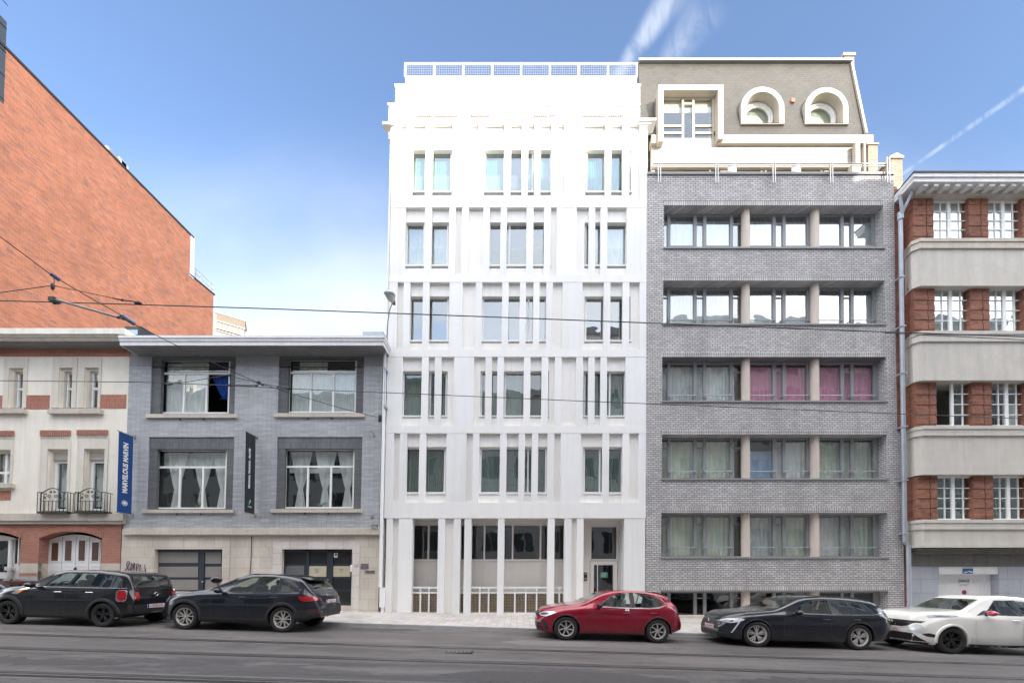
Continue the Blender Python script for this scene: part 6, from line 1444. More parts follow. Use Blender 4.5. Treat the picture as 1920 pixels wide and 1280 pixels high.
    def interior(s, xs=(1.25, 2.25), mat='seat', wheel=True):
        for i, x in enumerate(xs):
            S = smoothP(s.sho, x); w = s.half(x)
            for y in ((-.36, .36) if i == 0 else (-.40, 0, .40)):
                m = MB(); hw = .23 if i == 0 else .19; k = len(m.v)
                m.box(x-s.off-.25, x-s.off+.25, y-hw, y+hw, S-.33, S-.26)
                P = [(x+.22, S-.30), (x+.34, S-.30), (x+.47, S+.20), (x+.40, S+.23), (x+.35, S+.20)]; m.prism([(a-s.off, b_) for a, b_ in P], y-hw*.92, y+hw*.92)
                m.build('seat', mat, s.e, smooth=30)
                m = MB(); m.sphere((x-s.off+.44, y, S+.31), .05, .12, .085, 12, 8); m.build('headrest', mat, s.e, smooth=60)
        if wheel:
            S = smoothP(s.sho, xs[0]); pts = [(xs[0]-s.off-.30+.07*math.sin(t), -.36+.18*math.cos(t), S+.0+.17*math.sin(t)) for t in [2*math.pi*k/20 for k in range(21)]]
            m = MB(); m.tube(pts, .016, 6); m.build('steering_wheel', 'trim_black', s.e, smooth=60)
        S = smoothP(s.sho, xs[0]-.5); m = MB(); m.box(xs[0]-s.off-.75, xs[0]-s.off-.45, -s.W*.72, s.W*.72, S-.3, S+.0); m.build('dashboard', 'trim_black', s.e)
    def under(s):
        m = MB(); m.box(s.x0+.6-s.off, s.x1-.85-s.off, -s.W*.6, s.W*.6, lin(s.bot, 1.2)-.02, lin(s.bot, 1.2)+.2); m.build('underbody', 'black', s.e)
def r_z(s, cx_): return s.rf if cx_ < s.wb/2 else s.rr
def arc(cx_, cz_, rx, rz, a0, a1, n_=10): return [(cx_+rx*math.cos(rad(a0+(a1-a0)*i/n_)), cz_+rz*math.sin(rad(a0+(a1-a0)*i/n_))) for i in range(n_+1)]

def xat(px_, y): return (px_-970)/714*y
# ---------------- black compact crossover (left)
c = Car('black_crossover', 'black boxy crossover with black wheels and round-cornered red tail lamp, before the garage doors', 'car', 2.595, 1.68,
  [(-.78,.72),(-.74,.86),(-.60,.95),(-.25,1.00),(.20,1.05),(.42,1.10),(1.02,1.47),(1.25,1.535),(1.7,1.56),(2.2,1.555),(2.7,1.525),(3.0,1.475),(3.07,1.42),(3.18,1.14),(3.24,1.0),(3.27,.72)],
  [(-.78,.60),(-.5,.80),(0,.93),(.45,.98),(1.2,1.03),(3.06,1.06),(3.2,.95),(3.27,.66)],
  [(-.78,.30),(-.5,.22),(0,.20),(2.6,.20),(2.9,.24),(3.27,.36)], 'paint_black', .335, .335, xat(12, 10.4), 10.42, taper=(.34, .8, .24, .5), tumble=.34)
c.cut([[(.86,1.085),(1.20,1.40),(1.34,1.45),(1.66,1.46),(1.52,1.075)], [(1.60,1.075),(1.74,1.46),(2.42,1.45),(2.44,1.42),(2.38,1.09)], [(2.46,1.09),(2.50,1.43),(2.80,1.40),(2.95,1.30),(3.0,1.12),(2.96,1.09)]], .62, 3.12, screen=[(-.62,1.14),(.62,1.14),(.52,1.43),(-.52,1.43)], rear=[(-.58,1.12),(.58,1.12),(.48,1.40),(-.48,1.40)])
c.both([(.84,1.075),(1.19,1.41),(1.34,1.465),(1.66,1.47),(1.54,1.065)], 'side_window', 'car_glass', off=.001)
c.both([(1.58,1.065),(1.73,1.47),(2.44,1.46),(2.46,1.42),(2.40,1.08)], 'side_window', 'car_glass', off=.001)
c.both([(2.44,1.08),(2.49,1.44),(2.81,1.41),(2.96,1.31),(3.02,1.12),(2.97,1.08)], 'side_window', 'car_glass_tint', off=.001)
c.drape([(-.63,1.13),(.63,1.13),(.53,1.44),(-.53,1.44)], 'windscreen', 'car_glass', 'front', off=.001); c.drape([(-.60,1.10),(.60,1.10),(.50,1.41),(-.50,1.41)], 'rear_window', 'car_glass_tint', 'rear', off=.001)
for x in (0, 2.595): c.archring(x, .375, .075, off=.022)
c.stripe([(.42,.22),(1.3,.215),(2.17,.22)], .10, 'sill_trim', 'trim_black', .012); c.stripe([(.62,1.055),(1.5,1.058),(2.4,1.066),(3.12,1.075)], .022, 'belt_chrome', 'chrome', .008)
c.stripe([(1.58,1.04),(1.56,.6),(1.55,.27)], .010, 'door_seam', 'black', .002); c.stripe([(2.40,1.05),(2.30,.80),(2.15,.60)], .010, 'door_seam', 'black', .002); c.stripe([(.62,1.03),(.60,.6),(.62,.28)], .010, 'door_seam', 'black', .002)
c.both([(.10,.85),(.20,.93),(.52,1.035),(.60,1.03),(.42,.93),(.28,.845)], 'side_scuttle', 'chrome', off=.012, edge=.012); c.both([(.26,.88),(.34,.945),(.47,.98),(.38,.90),(.30,.865)], 'side_flasher', 'lamp_amber', off=.02, edge=.012)
c.handle(1.36, .925, 'chrome'); c.handle(2.22, .935, 'chrome'); c.mirror(.72, 1.10, 'paint_black'); c.mirror(.72, 1.10, 'paint_black', 1)
c.wheels('rim_black', 'twin5'); c.interior(); c.under()
def sq(cx_, cz_, a, b_, n_=22): return [(cx_+a*math.copysign(abs(math.cos(t))**.6, math.cos(t)), cz_+b_*math.copysign(abs(math.sin(t))**.6, math.sin(t))) for t in [2*math.pi*k/n_ for k in range(n_)]]
c.both(sq(3.05,.87,.105,.16), 'lamp_bezel', 'chrome', off=.014, edge=.014)
c.both(sq(3.055,.87,.085,.138), 'tail_light', 'lamp_red', off=.026, edge=.012)
for s_ in (-1, 1): c.drape([(s_*.50,.97),(s_*.60,.96),(s_*.61,.76),(s_*.51,.73)], 'tail_light', 'lamp_red', 'rear', off=.012, edge=.012)
c.plate('rear', .56, '1-DMR-429'); c.drape([(-.72,.62),(.72,.62),(.72,.40),(-.72,.40)], 'bumper_trim', 'trim_black', 'rear', off=.003)
m = MB(); h = c.bvh.ray_cast(Vector((6, 0, .90)), Vector((-1, 0, 0)))[0]; m.tube([(h.x+.02, .05*math.cos(t), .90+.05*math.sin(t)) for t in [2*math.pi*k/16 for k in range(17)]], .009, 6); m.box(h.x+.005, h.x+.02, -.12, -.055, .895, .905); m.box(h.x+.005, h.x+.02, .055, .12, .895, .905); m.box(h.x+.005, h.x+.02, -.12, -.055, .91, .917); m.box(h.x+.005, h.x+.02, .055, .12, .91, .917); m.build('emblem', 'chrome', c.e)
c.drape([(-.75,.68),(.75,.68),(.70,.56),(-.70,.56)], 'grille', 'black', 'front', off=.004); 
for s_ in (-1, 1): c.drape(arc(s_*.60, .80, .11, .10, 0, 350, 14), 'headlight', 'lamp_clear', 'front', off=.01)
m = MB(); m.tube([(3.18-c.off, .35, .28), (3.42-c.off, .35, .29)], .035, 12); m.build('exhaust', 'chrome', c.e, smooth=60)
# ---------------- black sporty crossover
c = Car('black_suv', 'blue-black crossover with silver five-spoke wheels parked before the cream stone base', 'car', 2.68, 1.72,
  [(-.87,.66),(-.84,.82),(-.72,.92),(-.3,1.00),(.25,1.07),(.50,1.11),(1.28,1.49),(1.55,1.565),(1.9,1.59),(2.3,1.585),(2.7,1.55),(3.08,1.475),(3.28,1.28),(3.46,1.08),(3.54,.98),(3.60,.74)],
  [(-.87,.55),(-.6,.78),(-.2,.90),(.45,.985),(1.2,1.02),(2.4,1.05),(3.2,1.08),(3.5,.92),(3.60,.62)],
  [(-.87,.28),(-.5,.22),(0,.21),(2.7,.21),(3.0,.26),(3.60,.42)], 'paint_midnight', .355, .355, xat(346, 10.45), 10.44, taper=(.36, .85, .26, .6), tumble=.40)
c.cut([[(1.00,1.095),(1.30,1.30),(1.62,1.465),(1.86,1.50),(1.74,1.075)], [(1.83,1.075),(1.95,1.505),(2.44,1.49),(2.50,1.12),(2.50,1.09)], [(2.60,1.12),(2.56,1.475),(2.80,1.42),(3.10,1.19),(3.08,1.13)]], .72, 3.12, screen=[(-.66,1.16),(.66,1.16),(.54,1.46),(-.54,1.46)], rear=[(-.56,1.20),(.56,1.20),(.48,1.40),(-.48,1.40)])
c.both([(.98,1.088),(1.29,1.31),(1.62,1.475),(1.87,1.51),(1.75,1.068)], 'side_window', 'car_glass', off=.001); c.both([(1.82,1.068),(1.94,1.515),(2.45,1.50),(2.52,1.12),(2.52,1.082)], 'side_window', 'car_glass', off=.001); c.both([(2.58,1.11),(2.55,1.485),(2.81,1.43),(3.12,1.19),(3.10,1.12)], 'side_window', 'car_glass_tint', off=.001)
c.drape([(-.67,1.15),(.67,1.15),(.55,1.47),(-.55,1.47)], 'windscreen', 'car_glass', 'front', off=.001); c.drape([(-.58,1.18),(.58,1.18),(.50,1.42),(-.50,1.42)], 'rear_window', 'car_glass_tint', 'rear', off=.001)
for x in (0, 2.68): c.archring(x, .40, .07, off=.02)
c.stripe([(.46,.30),(1.4,.29),(2.22,.30)], .15, 'sill_trim', 'trim_black', .010); c.both([(2.98,.62),(3.55,.64),(3.59,.48),(3.1,.33),(3.02,.36)], 'bumper_trim', 'trim_black', off=.008)
c.drape([(-.80,.66),(.80,.66),(.78,.45),(-.78,.45)], 'bumper_trim', 'trim_black', 'rear', off=.006)
c.stripe([(1.76,1.05),(1.72,.7),(1.78,.38)], .010, 'door_seam', 'black', .002); c.stripe([(2.56,1.07),(2.52,.9),(2.30,.62)], .010, 'door_seam', 'black', .002); c.stripe([(.72,1.0),(.70,.6),(.74,.38)], .010, 'door_seam', 'black', .002)
c.stripe([(-.3,.90),(.4,.945),(1.4,.965),(2.6,.985),(3.05,.99)], .012, 'crease', 'paint_midnight', .010)
c.handle(1.58, .93, 'paint_midnight'); c.handle(2.42, .95, 'paint_midnight'); c.mirror(.98, 1.10, 'paint_black'); c.mirror(.98, 1.12, 'paint_black', 1)
for s_ in (-1, 1): m = MB(); m.tube([(1.40-c.off, s_*.56, 1.50), (1.7-c.off, s_*.55, 1.575), (2.5-c.off, s_*.55, 1.572), (2.95-c.off, s_*.54, 1.50)], .016, 8); m.build('roof_rail', 'trim_black', c.e, smooth=60)
c.wheels('rim_silver', 'v5', rimr=.68); c.interior((1.35, 2.35)); c.under()
c.both([(3.10,1.00),(3.30,1.005),(3.55,.965),(3.57,.90),(3.40,.87),(3.22,.86),(3.14,.92)], 'tail_light', 'lamp_red', off=.014, edge=.012)
for s_ in (-1, 1): c.drape([(s_*.46,.96),(s_*.84,.99),(s_*.86,.90),(s_*.48,.88)], 'tail_light', 'lamp_dark_red', 'rear', off=.012, edge=.01); c.drape([(s_*.52,.58),(s_*.80,.60),(s_*.80,.56),(s_*.52,.55)], 'reflector', 'lamp_dark_red', 'rear', off=.012)
c.plate('rear', .84, '2-EHK-716'); m = MB(); h = c.bvh.ray_cast(Vector((6, 0, 1.02)), Vector((-1, 0, 0)))[0]; 
for k in range(4): m.tube([(h.x+.01, -.075+.05*k+.034*math.cos(t), 1.02+.034*math.sin(t)) for t in [2*math.pi*j/14 for j in range(15)]], .005, 5)
m.build('emblem', 'chrome', c.e)
c.both([(-.86,.80),(-.74,.90),(-.58,.88),(-.66,.78)], 'headlight', 'lamp_clear', off=.01, edge=.01); c.drape([(-.45,.78),(.45,.78),(.35,.45),(-.35,.45)], 'grille', 'black', 'front', off=.006)
m = MB(); [m.prism([(2.98-c.off, 1.50), (3.22-c.off, 1.44), (3.24-c.off, 1.46), (2.98-c.off, 1.525)], -.55, .55)]; m.build('roof_spoiler', 'paint_midnight', c.e)
# ---------------- red hatchback
c = Car('red_hatchback', 'red hatchback with silver wheels and a white sticker on its front door', 'car', 2.538, 1.70,
  [(-.80,.62),(-.77,.74),(-.66,.84),(-.30,.92),(.20,.99),(.42,1.03),(1.06,1.34),(1.35,1.41),(1.75,1.433),(2.2,1.42),(2.6,1.365),(2.84,1.28),(3.02,1.10),(3.16,.98),(3.22,.86),(3.26,.60)],
  [(-.80,.50),(-.6,.66),(-.1,.83),(.45,.90),(1.2,.935),(2.2,.955),(2.8,.99),(3.1,.92),(3.26,.54)],
  [(-.80,.22),(-.4,.17),(0,.17),(2.5,.18),(2.8,.22),(3.26,.34)], 'paint_red', .33, .33, xat(1061, 10.55), 10.56, taper=(.38, .85, .26, .6), tumble=.43)
c.cut([[(.92,.985),(1.22,1.23),(1.50,1.335),(1.78,1.36),(1.80,.965)], [(1.90,.965),(1.89,1.36),(2.30,1.335),(2.58,1.19),(2.68,1.05),(2.55,1.0),(2.3,.975)]], .66, 2.95, screen=[(-.62,1.08),(.62,1.08),(.52,1.33),(-.52,1.33)], rear=[(-.5,1.08),(.5,1.08),(.44,1.26),(-.44,1.26)])
c.both([(.88,.978),(1.20,1.24),(1.50,1.345),(1.80,1.37),(1.82,.958)], 'side_window', 'car_glass', off=.001); c.both([(1.88,.958),(1.87,1.37),(2.31,1.345),(2.60,1.19),(2.71,1.045),(2.56,.99),(2.3,.968)], 'side_window', 'car_glass', off=.001)
c.stripe([(1.845,.96),(1.84,1.2),(1.835,1.37)], .075, 'pillar_trim', 'black', .004); c.stripe([(2.42,.99),(2.45,1.15),(2.44,1.29)], .03, 'window_divider', 'black', .004)
c.stripe([(.86,.955),(1.8,.937),(2.3,.945),(2.58,.975),(2.76,1.05),(2.66,1.21),(2.50,1.30)], .028, 'window_chrome', 'chrome', .010)
c.drape([(-.64,1.06),(.64,1.06),(.53,1.34),(-.53,1.34)], 'windscreen', 'car_glass', 'front', off=.001); c.drape([(-.52,1.06),(.52,1.06),(.46,1.28),(-.46,1.28)], 'rear_window', 'car_glass_tint', 'rear', off=.001)
m = MB(); m.prism([(2.62-c.off, 1.37), (2.98-c.off, 1.24), (3.02-c.off, 1.245), (2.62-c.off, 1.39)], -.55, .55); m.build('roof_spoiler', 'paint_wine', c.e)
for x in (0, 2.538): c.archring(x, .372, .02, 'trim_black', off=.006)
c.stripe([(.42,.20),(1.3,.20),(2.12,.21)], .05, 'sill_trim', 'trim_black', .006)
c.stripe([(.62,.90),(.60,.6),(.64,.28)], .010, 'door_seam', 'lamp_dark_red', .002); c.stripe([(1.86,.92),(1.85,.6),(1.90,.28)], .010, 'door_seam', 'lamp_dark_red', .002); c.stripe([(2.62,.95),(2.45,.72),(2.28,.58),(2.16,.42)], .010, 'door_seam', 'lamp_dark_red', .002)
c.stripe([(.3,.81),(1.1,.795),(2.0,.80),(2.9,.83)], .012, 'crease', 'paint_red', .012)
c.handle(1.66, .80, 'paint_red'); c.handle(2.40, .82, 'paint_red'); c.mirror(.88, 1.0, 'trim_black'); c.mirror(.88, 1.0, 'trim_black', 1)
c.wheels('rim_silver', 'swirl', rimr=.66); c.interior((1.25, 2.2), 'seat_light'); c.under()
c.drape([(1.62,.94),(1.73,.935),(1.73,.865),(1.62,.87)], 'sticker', 'sticker', off=.003); c.drape([(1.655,.915),(1.695,.915),(1.695,.885),(1.655,.885)], 'sticker_mark', 'grey_frame', off=.006); c.drape([(1.12,.90),(1.54,.895),(1.54,.88),(1.12,.885)], 'door_decal', 'lamp_dark', off=.003)
c.both([(-.74,.70),(-.62,.755),(-.34,.785),(-.28,.755),(-.42,.69),(-.56,.635),(-.68,.64)], 'headlight', 'lamp_clear', off=.012, edge=.012); c.both([(-.70,.70),(-.60,.735),(-.46,.73),(-.56,.675),(-.68,.665)], 'headlight_lens', 'lamp_dark', off=.018)
c.both([(-.70,.52),(-.62,.57),(-.50,.40),(-.48,.27),(-.56,.27),(-.60,.38)], 'fog_recess', 'black', off=.005)
c.drape([(-.50,.72),(.50,.72),(.46,.60),(-.46,.60)], 'grille', 'black', 'front', off=.006); c.drape([(-.60,.46),(.60,.46),(.66,.28),(-.66,.28)], 'lower_grille', 'black', 'front', off=.006)
c.both([(3.02,.88),(3.10,.93),(3.20,.89),(3.21,.80),(3.10,.79)], 'tail_light', 'lamp_dark_red', off=.012, edge=.012); c.plate('front', .50, '1-VTR-358'); c.plate('rear', .62, '1-VTR-358')
c.both([(3.14,.60),(3.21,.61),(3.245,.42),(3.22,.34),(3.17,.40)], 'reflector', 'lamp_dark_red', off=.008)
# ---------------- dark blue estate
c = Car('dark_blue_estate_car', 'long dark blue estate car with two-tone spoked wheels, parked before the grey brick building', 'car', 2.793, 1.74,
  [(-.88,.58),(-.86,.70),(-.78,.80),(-.45,.90),(.1,.97),(.42,1.00),(.60,1.05),(1.25,1.33),(1.55,1.40),(1.95,1.42),(2.5,1.41),(3.0,1.37),(3.36,1.31),(3.52,1.20),(3.68,1.03),(3.78,.94),(3.83,.86),(3.87,.58)],
  [(-.88,.48),(-.7,.66),(-.3,.80),(.45,.89),(1.3,.915),(2.6,.93),(3.4,.95),(3.7,.88),(3.87,.52)],
  [(-.88,.20),(-.5,.17),(0,.17),(2.8,.18),(3.2,.22),(3.87,.33)], 'paint_navy', .35, .35, xat(1418, 10.38), 10.38, taper=(.42, .95, .26, .6), tumble=.42)
c.cut([[(1.04,.975),(1.36,1.20),(1.70,1.31),(1.98,1.33),(1.98,.955)], [(2.07,.955),(2.07,1.335),(2.72,1.30),(2.78,.975)], [(2.83,.975),(2.78,1.295),(3.14,1.22),(3.34,1.08),(3.32,1.02),(3.2,.99)]], .80, 3.45, screen=[(-.66,1.07),(.66,1.07),(.55,1.32),(-.55,1.32)], rear=[(-.52,1.06),(.52,1.06),(.46,1.26),(-.46,1.26)])
c.both([(1.02,.968),(1.35,1.21),(1.70,1.32),(2.00,1.34),(2.00,.948)], 'side_window', 'car_glass', off=.001); c.both([(2.05,.948),(2.05,1.345),(2.73,1.31),(2.80,.968)], 'side_window', 'car_glass_tint', off=.001); c.both([(2.82,.968),(2.77,1.305),(3.15,1.23),(3.36,1.08),(3.34,1.01),(3.2,.98)], 'side_window', 'car_glass_tint', off=.001)
c.drape([(-.67,1.05),(.67,1.05),(.56,1.335),(-.56,1.335)], 'windscreen', 'car_glass', 'front', off=.001); c.drape([(-.54,1.04),(.54,1.04),(.48,1.27),(-.48,1.27)], 'rear_window', 'car_glass_tint', 'rear', off=.001)
c.stripe([(1.02,.95),(2.0,.935),(2.8,.952),(3.2,.965),(3.42,1.02)], .016, 'belt_trim', 'chrome', .008); c.stripe([(.45,.185),(1.5,.185),(2.35,.19)], .018, 'sill_chrome', 'chrome', .012)
c.stripe([(.74,.88),(.72,.6),(.76,.26)], .010, 'door_seam', 'black', .002); c.stripe([(2.03,.92),(2.0,.6),(2.04,.26)], .010, 'door_seam', 'black', .002); c.stripe([(2.84,.94),(2.76,.75),(2.52,.55),(2.42,.40)], .010, 'door_seam', 'black', .002)
c.stripe([(2.7,.86),(3.2,.88),(3.7,.85)], .014, 'crease', 'paint_navy', .012)
c.handle(1.86, .80, 'paint_navy'); c.handle(2.68, .82, 'paint_navy'); c.mirror(1.04, .98, 'paint_black'); c.mirror(1.04, .98, 'paint_black', 1)
for x in (0, 2.793): c.archring(x, .392, .02, 'trim_black', off=.006)
c.wheels('rim_silver', 'multi', rimr=.69, steer=-12); c.interior((1.35, 2.45)); c.under()
c.both([(-.86,.66),(-.70,.73),(-.38,.76),(-.32,.735),(-.46,.66),(-.64,.62)], 'headlight', 'lamp_clear', off=.012, edge=.012); c.both([(-.80,.67),(-.68,.70),(-.56,.70),(-.60,.65),(-.76,.635)], 'headlight_lens', 'lamp_dark', off=.018); c.both([(-.47,.66),(-.43,.66),(-.60,.36),(-.63,.36)], 'light_blade', 'lamp_clear', off=.012, edge=.008)
c.drape([(-.52,.68),(.52,.68),(.46,.44),(-.46,.44)], 'grille', 'black', 'front', off=.006); c.drape([(-.66,.36),(.66,.36),(.70,.24),(-.70,.24)], 'lower_grille', 'black', 'front', off=.006); c.plate('front', .47, '2-CKR-904')
for k in range(5): c.drape([(-.50,.655-.04*k),(.50,.655-.04*k),(.50,.648-.04*k),(-.50,.648-.04*k)], 'grille_bar', 'grey_frame', 'front', off=.010)
m = MB(); m.box(-.90-c.off, -.885-c.off, -.03, .03, .60, .70); m.build('emblem', 'chrome', c.e)
c.both([(3.60,.84),(3.72,.88),(3.80,.86),(3.82,.78),(3.70,.77)], 'tail_light', 'lamp_clear', off=.012, edge=.012); c.plate('rear', .62, '2-CKR-904')
for s_ in (-1, 1): m = MB(); m.tube([(1.5-c.off, s_*.60, 1.385), (1.9-c.off, s_*.585, 1.43), (2.9-c.off, s_*.575, 1.40), (3.25-c.off, s_*.56, 1.34)], .013, 8); m.build('roof_rail', 'trim_black', c.e, smooth=60)
# ---------------- white rounded crossover
c = Car('white_crossover', 'white rounded crossover with red wing mirrors, black wheels and round front lamps', 'car', 2.53, 1.72,
  [(-.82,.68),(-.80,.84),(-.72,.99),(-.58,1.07),(-.20,1.11),(.22,1.14),(.40,1.165),(1.08,1.51),(1.33,1.585),(1.7,1.605),(2.2,1.58),(2.7,1.47),(3.0,1.36),(3.14,1.20),(3.22,1.05),(3.28,.90),(3.31,.60)],
  [(-.82,.56),(-.6,.78),(-.2,.97),(.2,1.02),(.6,1.00),(1.2,1.01),(2.4,1.06),(3.0,1.06),(3.2,.92),(3.31,.54)],
  [(-.82,.26),(-.5,.20),(0,.19),(2.5,.20),(2.9,.26),(3.31,.40)], 'paint_white', .36, .36, xat(1783, 10.22), 10.22, taper=(.30, .8, .2, .6), tumble=.40)
c.cut([[(.90,1.075),(1.10,1.20),(1.38,1.45),(1.80,1.465),(1.86,1.065)], [(1.96,1.07),(1.92,1.46),(2.35,1.42),(2.62,1.32),(2.70,1.16),(2.62,1.11)]], .66, 3.0, screen=[(-.66,1.17),(.66,1.17),(.54,1.47),(-.54,1.47)], rear=[(-.5,1.15),(.5,1.15),(.44,1.36),(-.44,1.36)])
c.both([(.84,1.066),(1.08,1.21),(1.37,1.46),(1.82,1.475),(1.88,1.056)], 'side_window', 'car_glass_tint', off=.001); c.both([(1.94,1.06),(1.90,1.47),(2.36,1.43),(2.64,1.33),(2.73,1.16),(2.63,1.10)], 'side_window', 'car_glass_tint', off=.001)
c.drape([(-.69,1.14),(.69,1.14),(.57,1.48),(-.57,1.48)], 'windscreen', 'car_glass', 'front', off=.001)
c.both([(.68,1.04),(.84,1.055),(1.02,1.19),(.90,1.16)], 'quarter_trim', 'trim_black', off=.004); c.stripe([(1.90,1.06),(1.88,1.3),(1.86,1.475)], .08, 'pillar_trim', 'black', .004)
for x in (0, 2.53): c.archring(x, .385, .055, 'paint_white', off=.028)
c.stripe([(.44,.235),(1.3,.225),(2.1,.24)], .09, 'sill_trim', 'trim_black', .010)
c.stripe([(.62,1.0),(.60,.6),(.66,.30)], .010, 'door_seam', 'grey_plinth', .002); c.stripe([(1.88,1.04),(1.86,.6),(1.90,.28)], .010, 'door_seam', 'grey_plinth', .002); c.stripe([(.5,.42),(1.2,.36),(1.9,.38),(2.2,.46)], .012, 'crease', 'paint_white', .014)
c.handle(1.68, .935, 'chrome'); c.mirror(.92, 1.12, 'mirror_red'); c.mirror(.92, 1.12, 'mirror_red', 1)
c.wheels('rim_black', 'twin5', rimr=.68, steer=-6); c.interior((1.25, 2.2)); c.under()
c.drape([(-.70,.84),(.70,.84),(.62,.74),(.30,.66),(-.30,.66),(-.62,.74)], 'grille', 'black', 'front', off=.008); c.plate('front', .575, '1-NCX-092')
c.drape([(-.60,.50),(.60,.50),(.74,.30),(-.74,.30)], 'lower_grille', 'black', 'front', off=.008); c.drape([(-.76,.28),(.76,.28),(.70,.22),(-.70,.22)], 'splitter', 'trim_black', 'front', off=.012)
for s_ in (-1, 1):
    c.drape(arc(s_*.62, .66, .13, .12, 0, 348, 18), 'lamp_bezel', 'paint_white', 'front', off=.016, edge=.016); c.drape(arc(s_*.62, .66, .095, .085, 0, 348, 18), 'headlight', 'lamp_clear', 'front', off=.024, edge=.01)
c.both([(-.50,1.00),(-.30,1.03),(.05,1.04),(.16,1.015),(-.05,.985),(-.30,.965),(-.48,.94)], 'indicator_lamp', 'lamp_clear', off=.014, edge=.014); c.both([(-.42,.995),(-.25,1.01),(.0,1.015),(-.1,.99),(-.30,.975)], 'lamp_lens', 'lamp_dark', off=.020)
c.both([(-.68,.50),(-.55,.53),(-.42,.50),(-.44,.42),(-.60,.44)], 'fog_recess', 'black', off=.006)
h = c.bvh.ray_cast(Vector((-6, 0, .755)), Vector((1, 0, 0)))[0]; m = MB(); m.tube([(h.x-.02, .065*math.cos(t), .755+.055*math.sin(t)) for t in [2*math.pi*j/18 for j in range(19)]], .009, 6); m.box(h.x-.03, h.x-.01, -.08, .08, .745, .765); [m.bar((h.x-.012, s_*.13, .69), (h.x-.012, s_*.20, .82), .012, .018) for s_ in (-1, 1)]; m.build('emblem', 'chrome', c.e)
# ---------------- wine-dark car mostly outside the frame, on the pavement by the white door
c = Car('dark_wine_car', 'dark wine-coloured car by the left edge, only its rounded tail showing', 'car', 2.6, 1.75,
  [(-.80,.66),(-.70,.86),(-.2,.98),(.42,1.04),(1.1,1.36),(1.6,1.46),(2.2,1.45),(2.7,1.38),(3.0,1.22),(3.15,1.0),(3.25,.90),(3.3,.6)],
  [(-.80,.56),(-.5,.78),(.3,.90),(2.8,.96),(3.15,.88),(3.3,.56)], [(-.8,.26),(0,.20),(2.6,.20),(3.3,.36)], 'paint_wine', .32, .32, -20.35, 12.62, taper=(.26, .8, .3, .7))
c.cut([[(1.0,1.0),(1.4,1.32),(1.85,1.36),(1.85,.98)], [(1.95,.98),(1.95,1.36),(2.5,1.30),(2.75,1.10),(2.7,1.02)]], .7, 2.9)
c.both([(.98,.99),(1.39,1.33),(1.86,1.37),(1.86,.97)], 'side_window', 'car_glass_tint', off=.001); c.both([(1.94,.97),(1.94,1.37),(2.51,1.31),(2.77,1.10),(2.71,1.01)], 'side_window', 'car_glass_tint', off=.001)
c.wheels('rim_silver', 'twin5'); c.under(); c.e.location.z = .24; c.e.rotation_euler = (0, math.atan(.030), 0)
c.both([(2.95,.96),(3.1,1.0),(3.24,.92),(3.25,.76),(3.05,.74)], 'tail_light', 'lamp_red', off=.012, edge=.012)
for s_ in (-1, 1): c.drape([(s_*.40,.94),(s_*.62,.96),(s_*.64,.80),(s_*.42,.80)], 'tail_light', 'lamp_red', 'rear', off=.012, edge=.01)
c.drape([(-.5,1.02),(.5,1.02),(.42,1.28),(-.42,1.28)], 'rear_window', 'glass_dark', 'rear', off=.004)

# ================================================================== WIRES
def W3(px_, py_, Y): X, Z = U(px_, py_, Y, False); return Vector((X, Y, Z))
def wire(name, pts, r, label, cat, mat='black', group=None, ext0=0, ext1=0):
    P = [W3(*p) for p in pts]
    if ext0: P.insert(0, P[0]+(P[0]-P[1]).normalized()*ext0)
    if ext1: P.append(P[-1]+(P[-1]-P[-2]).normalized()*ext1)
    m = MB(); m.tube(P, r, 6); o = m.build(name, mat); tag(o, label, cat, group); return o
plain('wire_black', (.012, .011, .012), .5, .05)
YW1, YW2 = 8.15, 11.7
w1 = wire('overhead_wire', [(0, 563.5, YW1), (230, 570, YW1), (500, 578.5, YW1), (730, 587, YW1), (1000, 597, YW1), (1300, 608.5, YW1), (1600, 620, YW1), (1920, 631, YW1)], .0105, 'upper tram contact wire crossing the white building at its third storey', 'wire', 'wire_black', 'tram wires over the street', 12, 12)
w2 = wire('overhead_wire', [(0, 713.5, YW2), (260, 716, YW2), (432, 722.5, YW2), (555, 729, YW2), (800, 739, YW2), (1100, 752, YW2), (1400, 764, YW2), (1700, 776, YW2), (1920, 784.5, YW2)], .0105, 'lower tram wire crossing the blue house windows and the pink curtains', 'wire', 'wire_black', 'tram wires over the street', 12, 12)
sw = wire('span_wire', [(-60, 405, 6.2), (0, 443.5, 6.5), (96, 515, 7.05), (160, 553, 7.45), (228, 591, 7.95), (252, 608, 8.3), (340, 652, 9.3), (430, 694, 10.3), (486, 718, 10.95), (555, 740, 12.4), (640, 765, 14.0), (712, 783, YF)], .0085, 'black span wire slanting from the upper left down to the blue house', 'wire', 'wire_black', None, 8)
m = MB(); p = W3(712.5, 783, YF-.02); m.box(p.x-.06, p.x+.06, YF-.03, YF, p.z-.14, p.z+.10); m.tube([p+Vector((-.03, -.05, .03)), p+Vector((0, -.1, -.06)), p+Vector((.02, 0, -.1))], .015, 6); m.build('wall_eye', 'dark_metal', sw)
dl = wire('delta_wire', [(-60, 560, 7.0), (0, 548.5, 7.0), (99, 535, 7.05), (218, 560, 7.8), (262, 566.5, YW1)], .007, 'thin bent wire hanging from the span wire insulator to the upper contact wire', 'wire', 'wire_black', None, 6)
m = MB(); m.tube([W3(212, 559, 7.75), W3(228, 562.5, 7.9), W3(252, 565, YW1)], .013, 6)
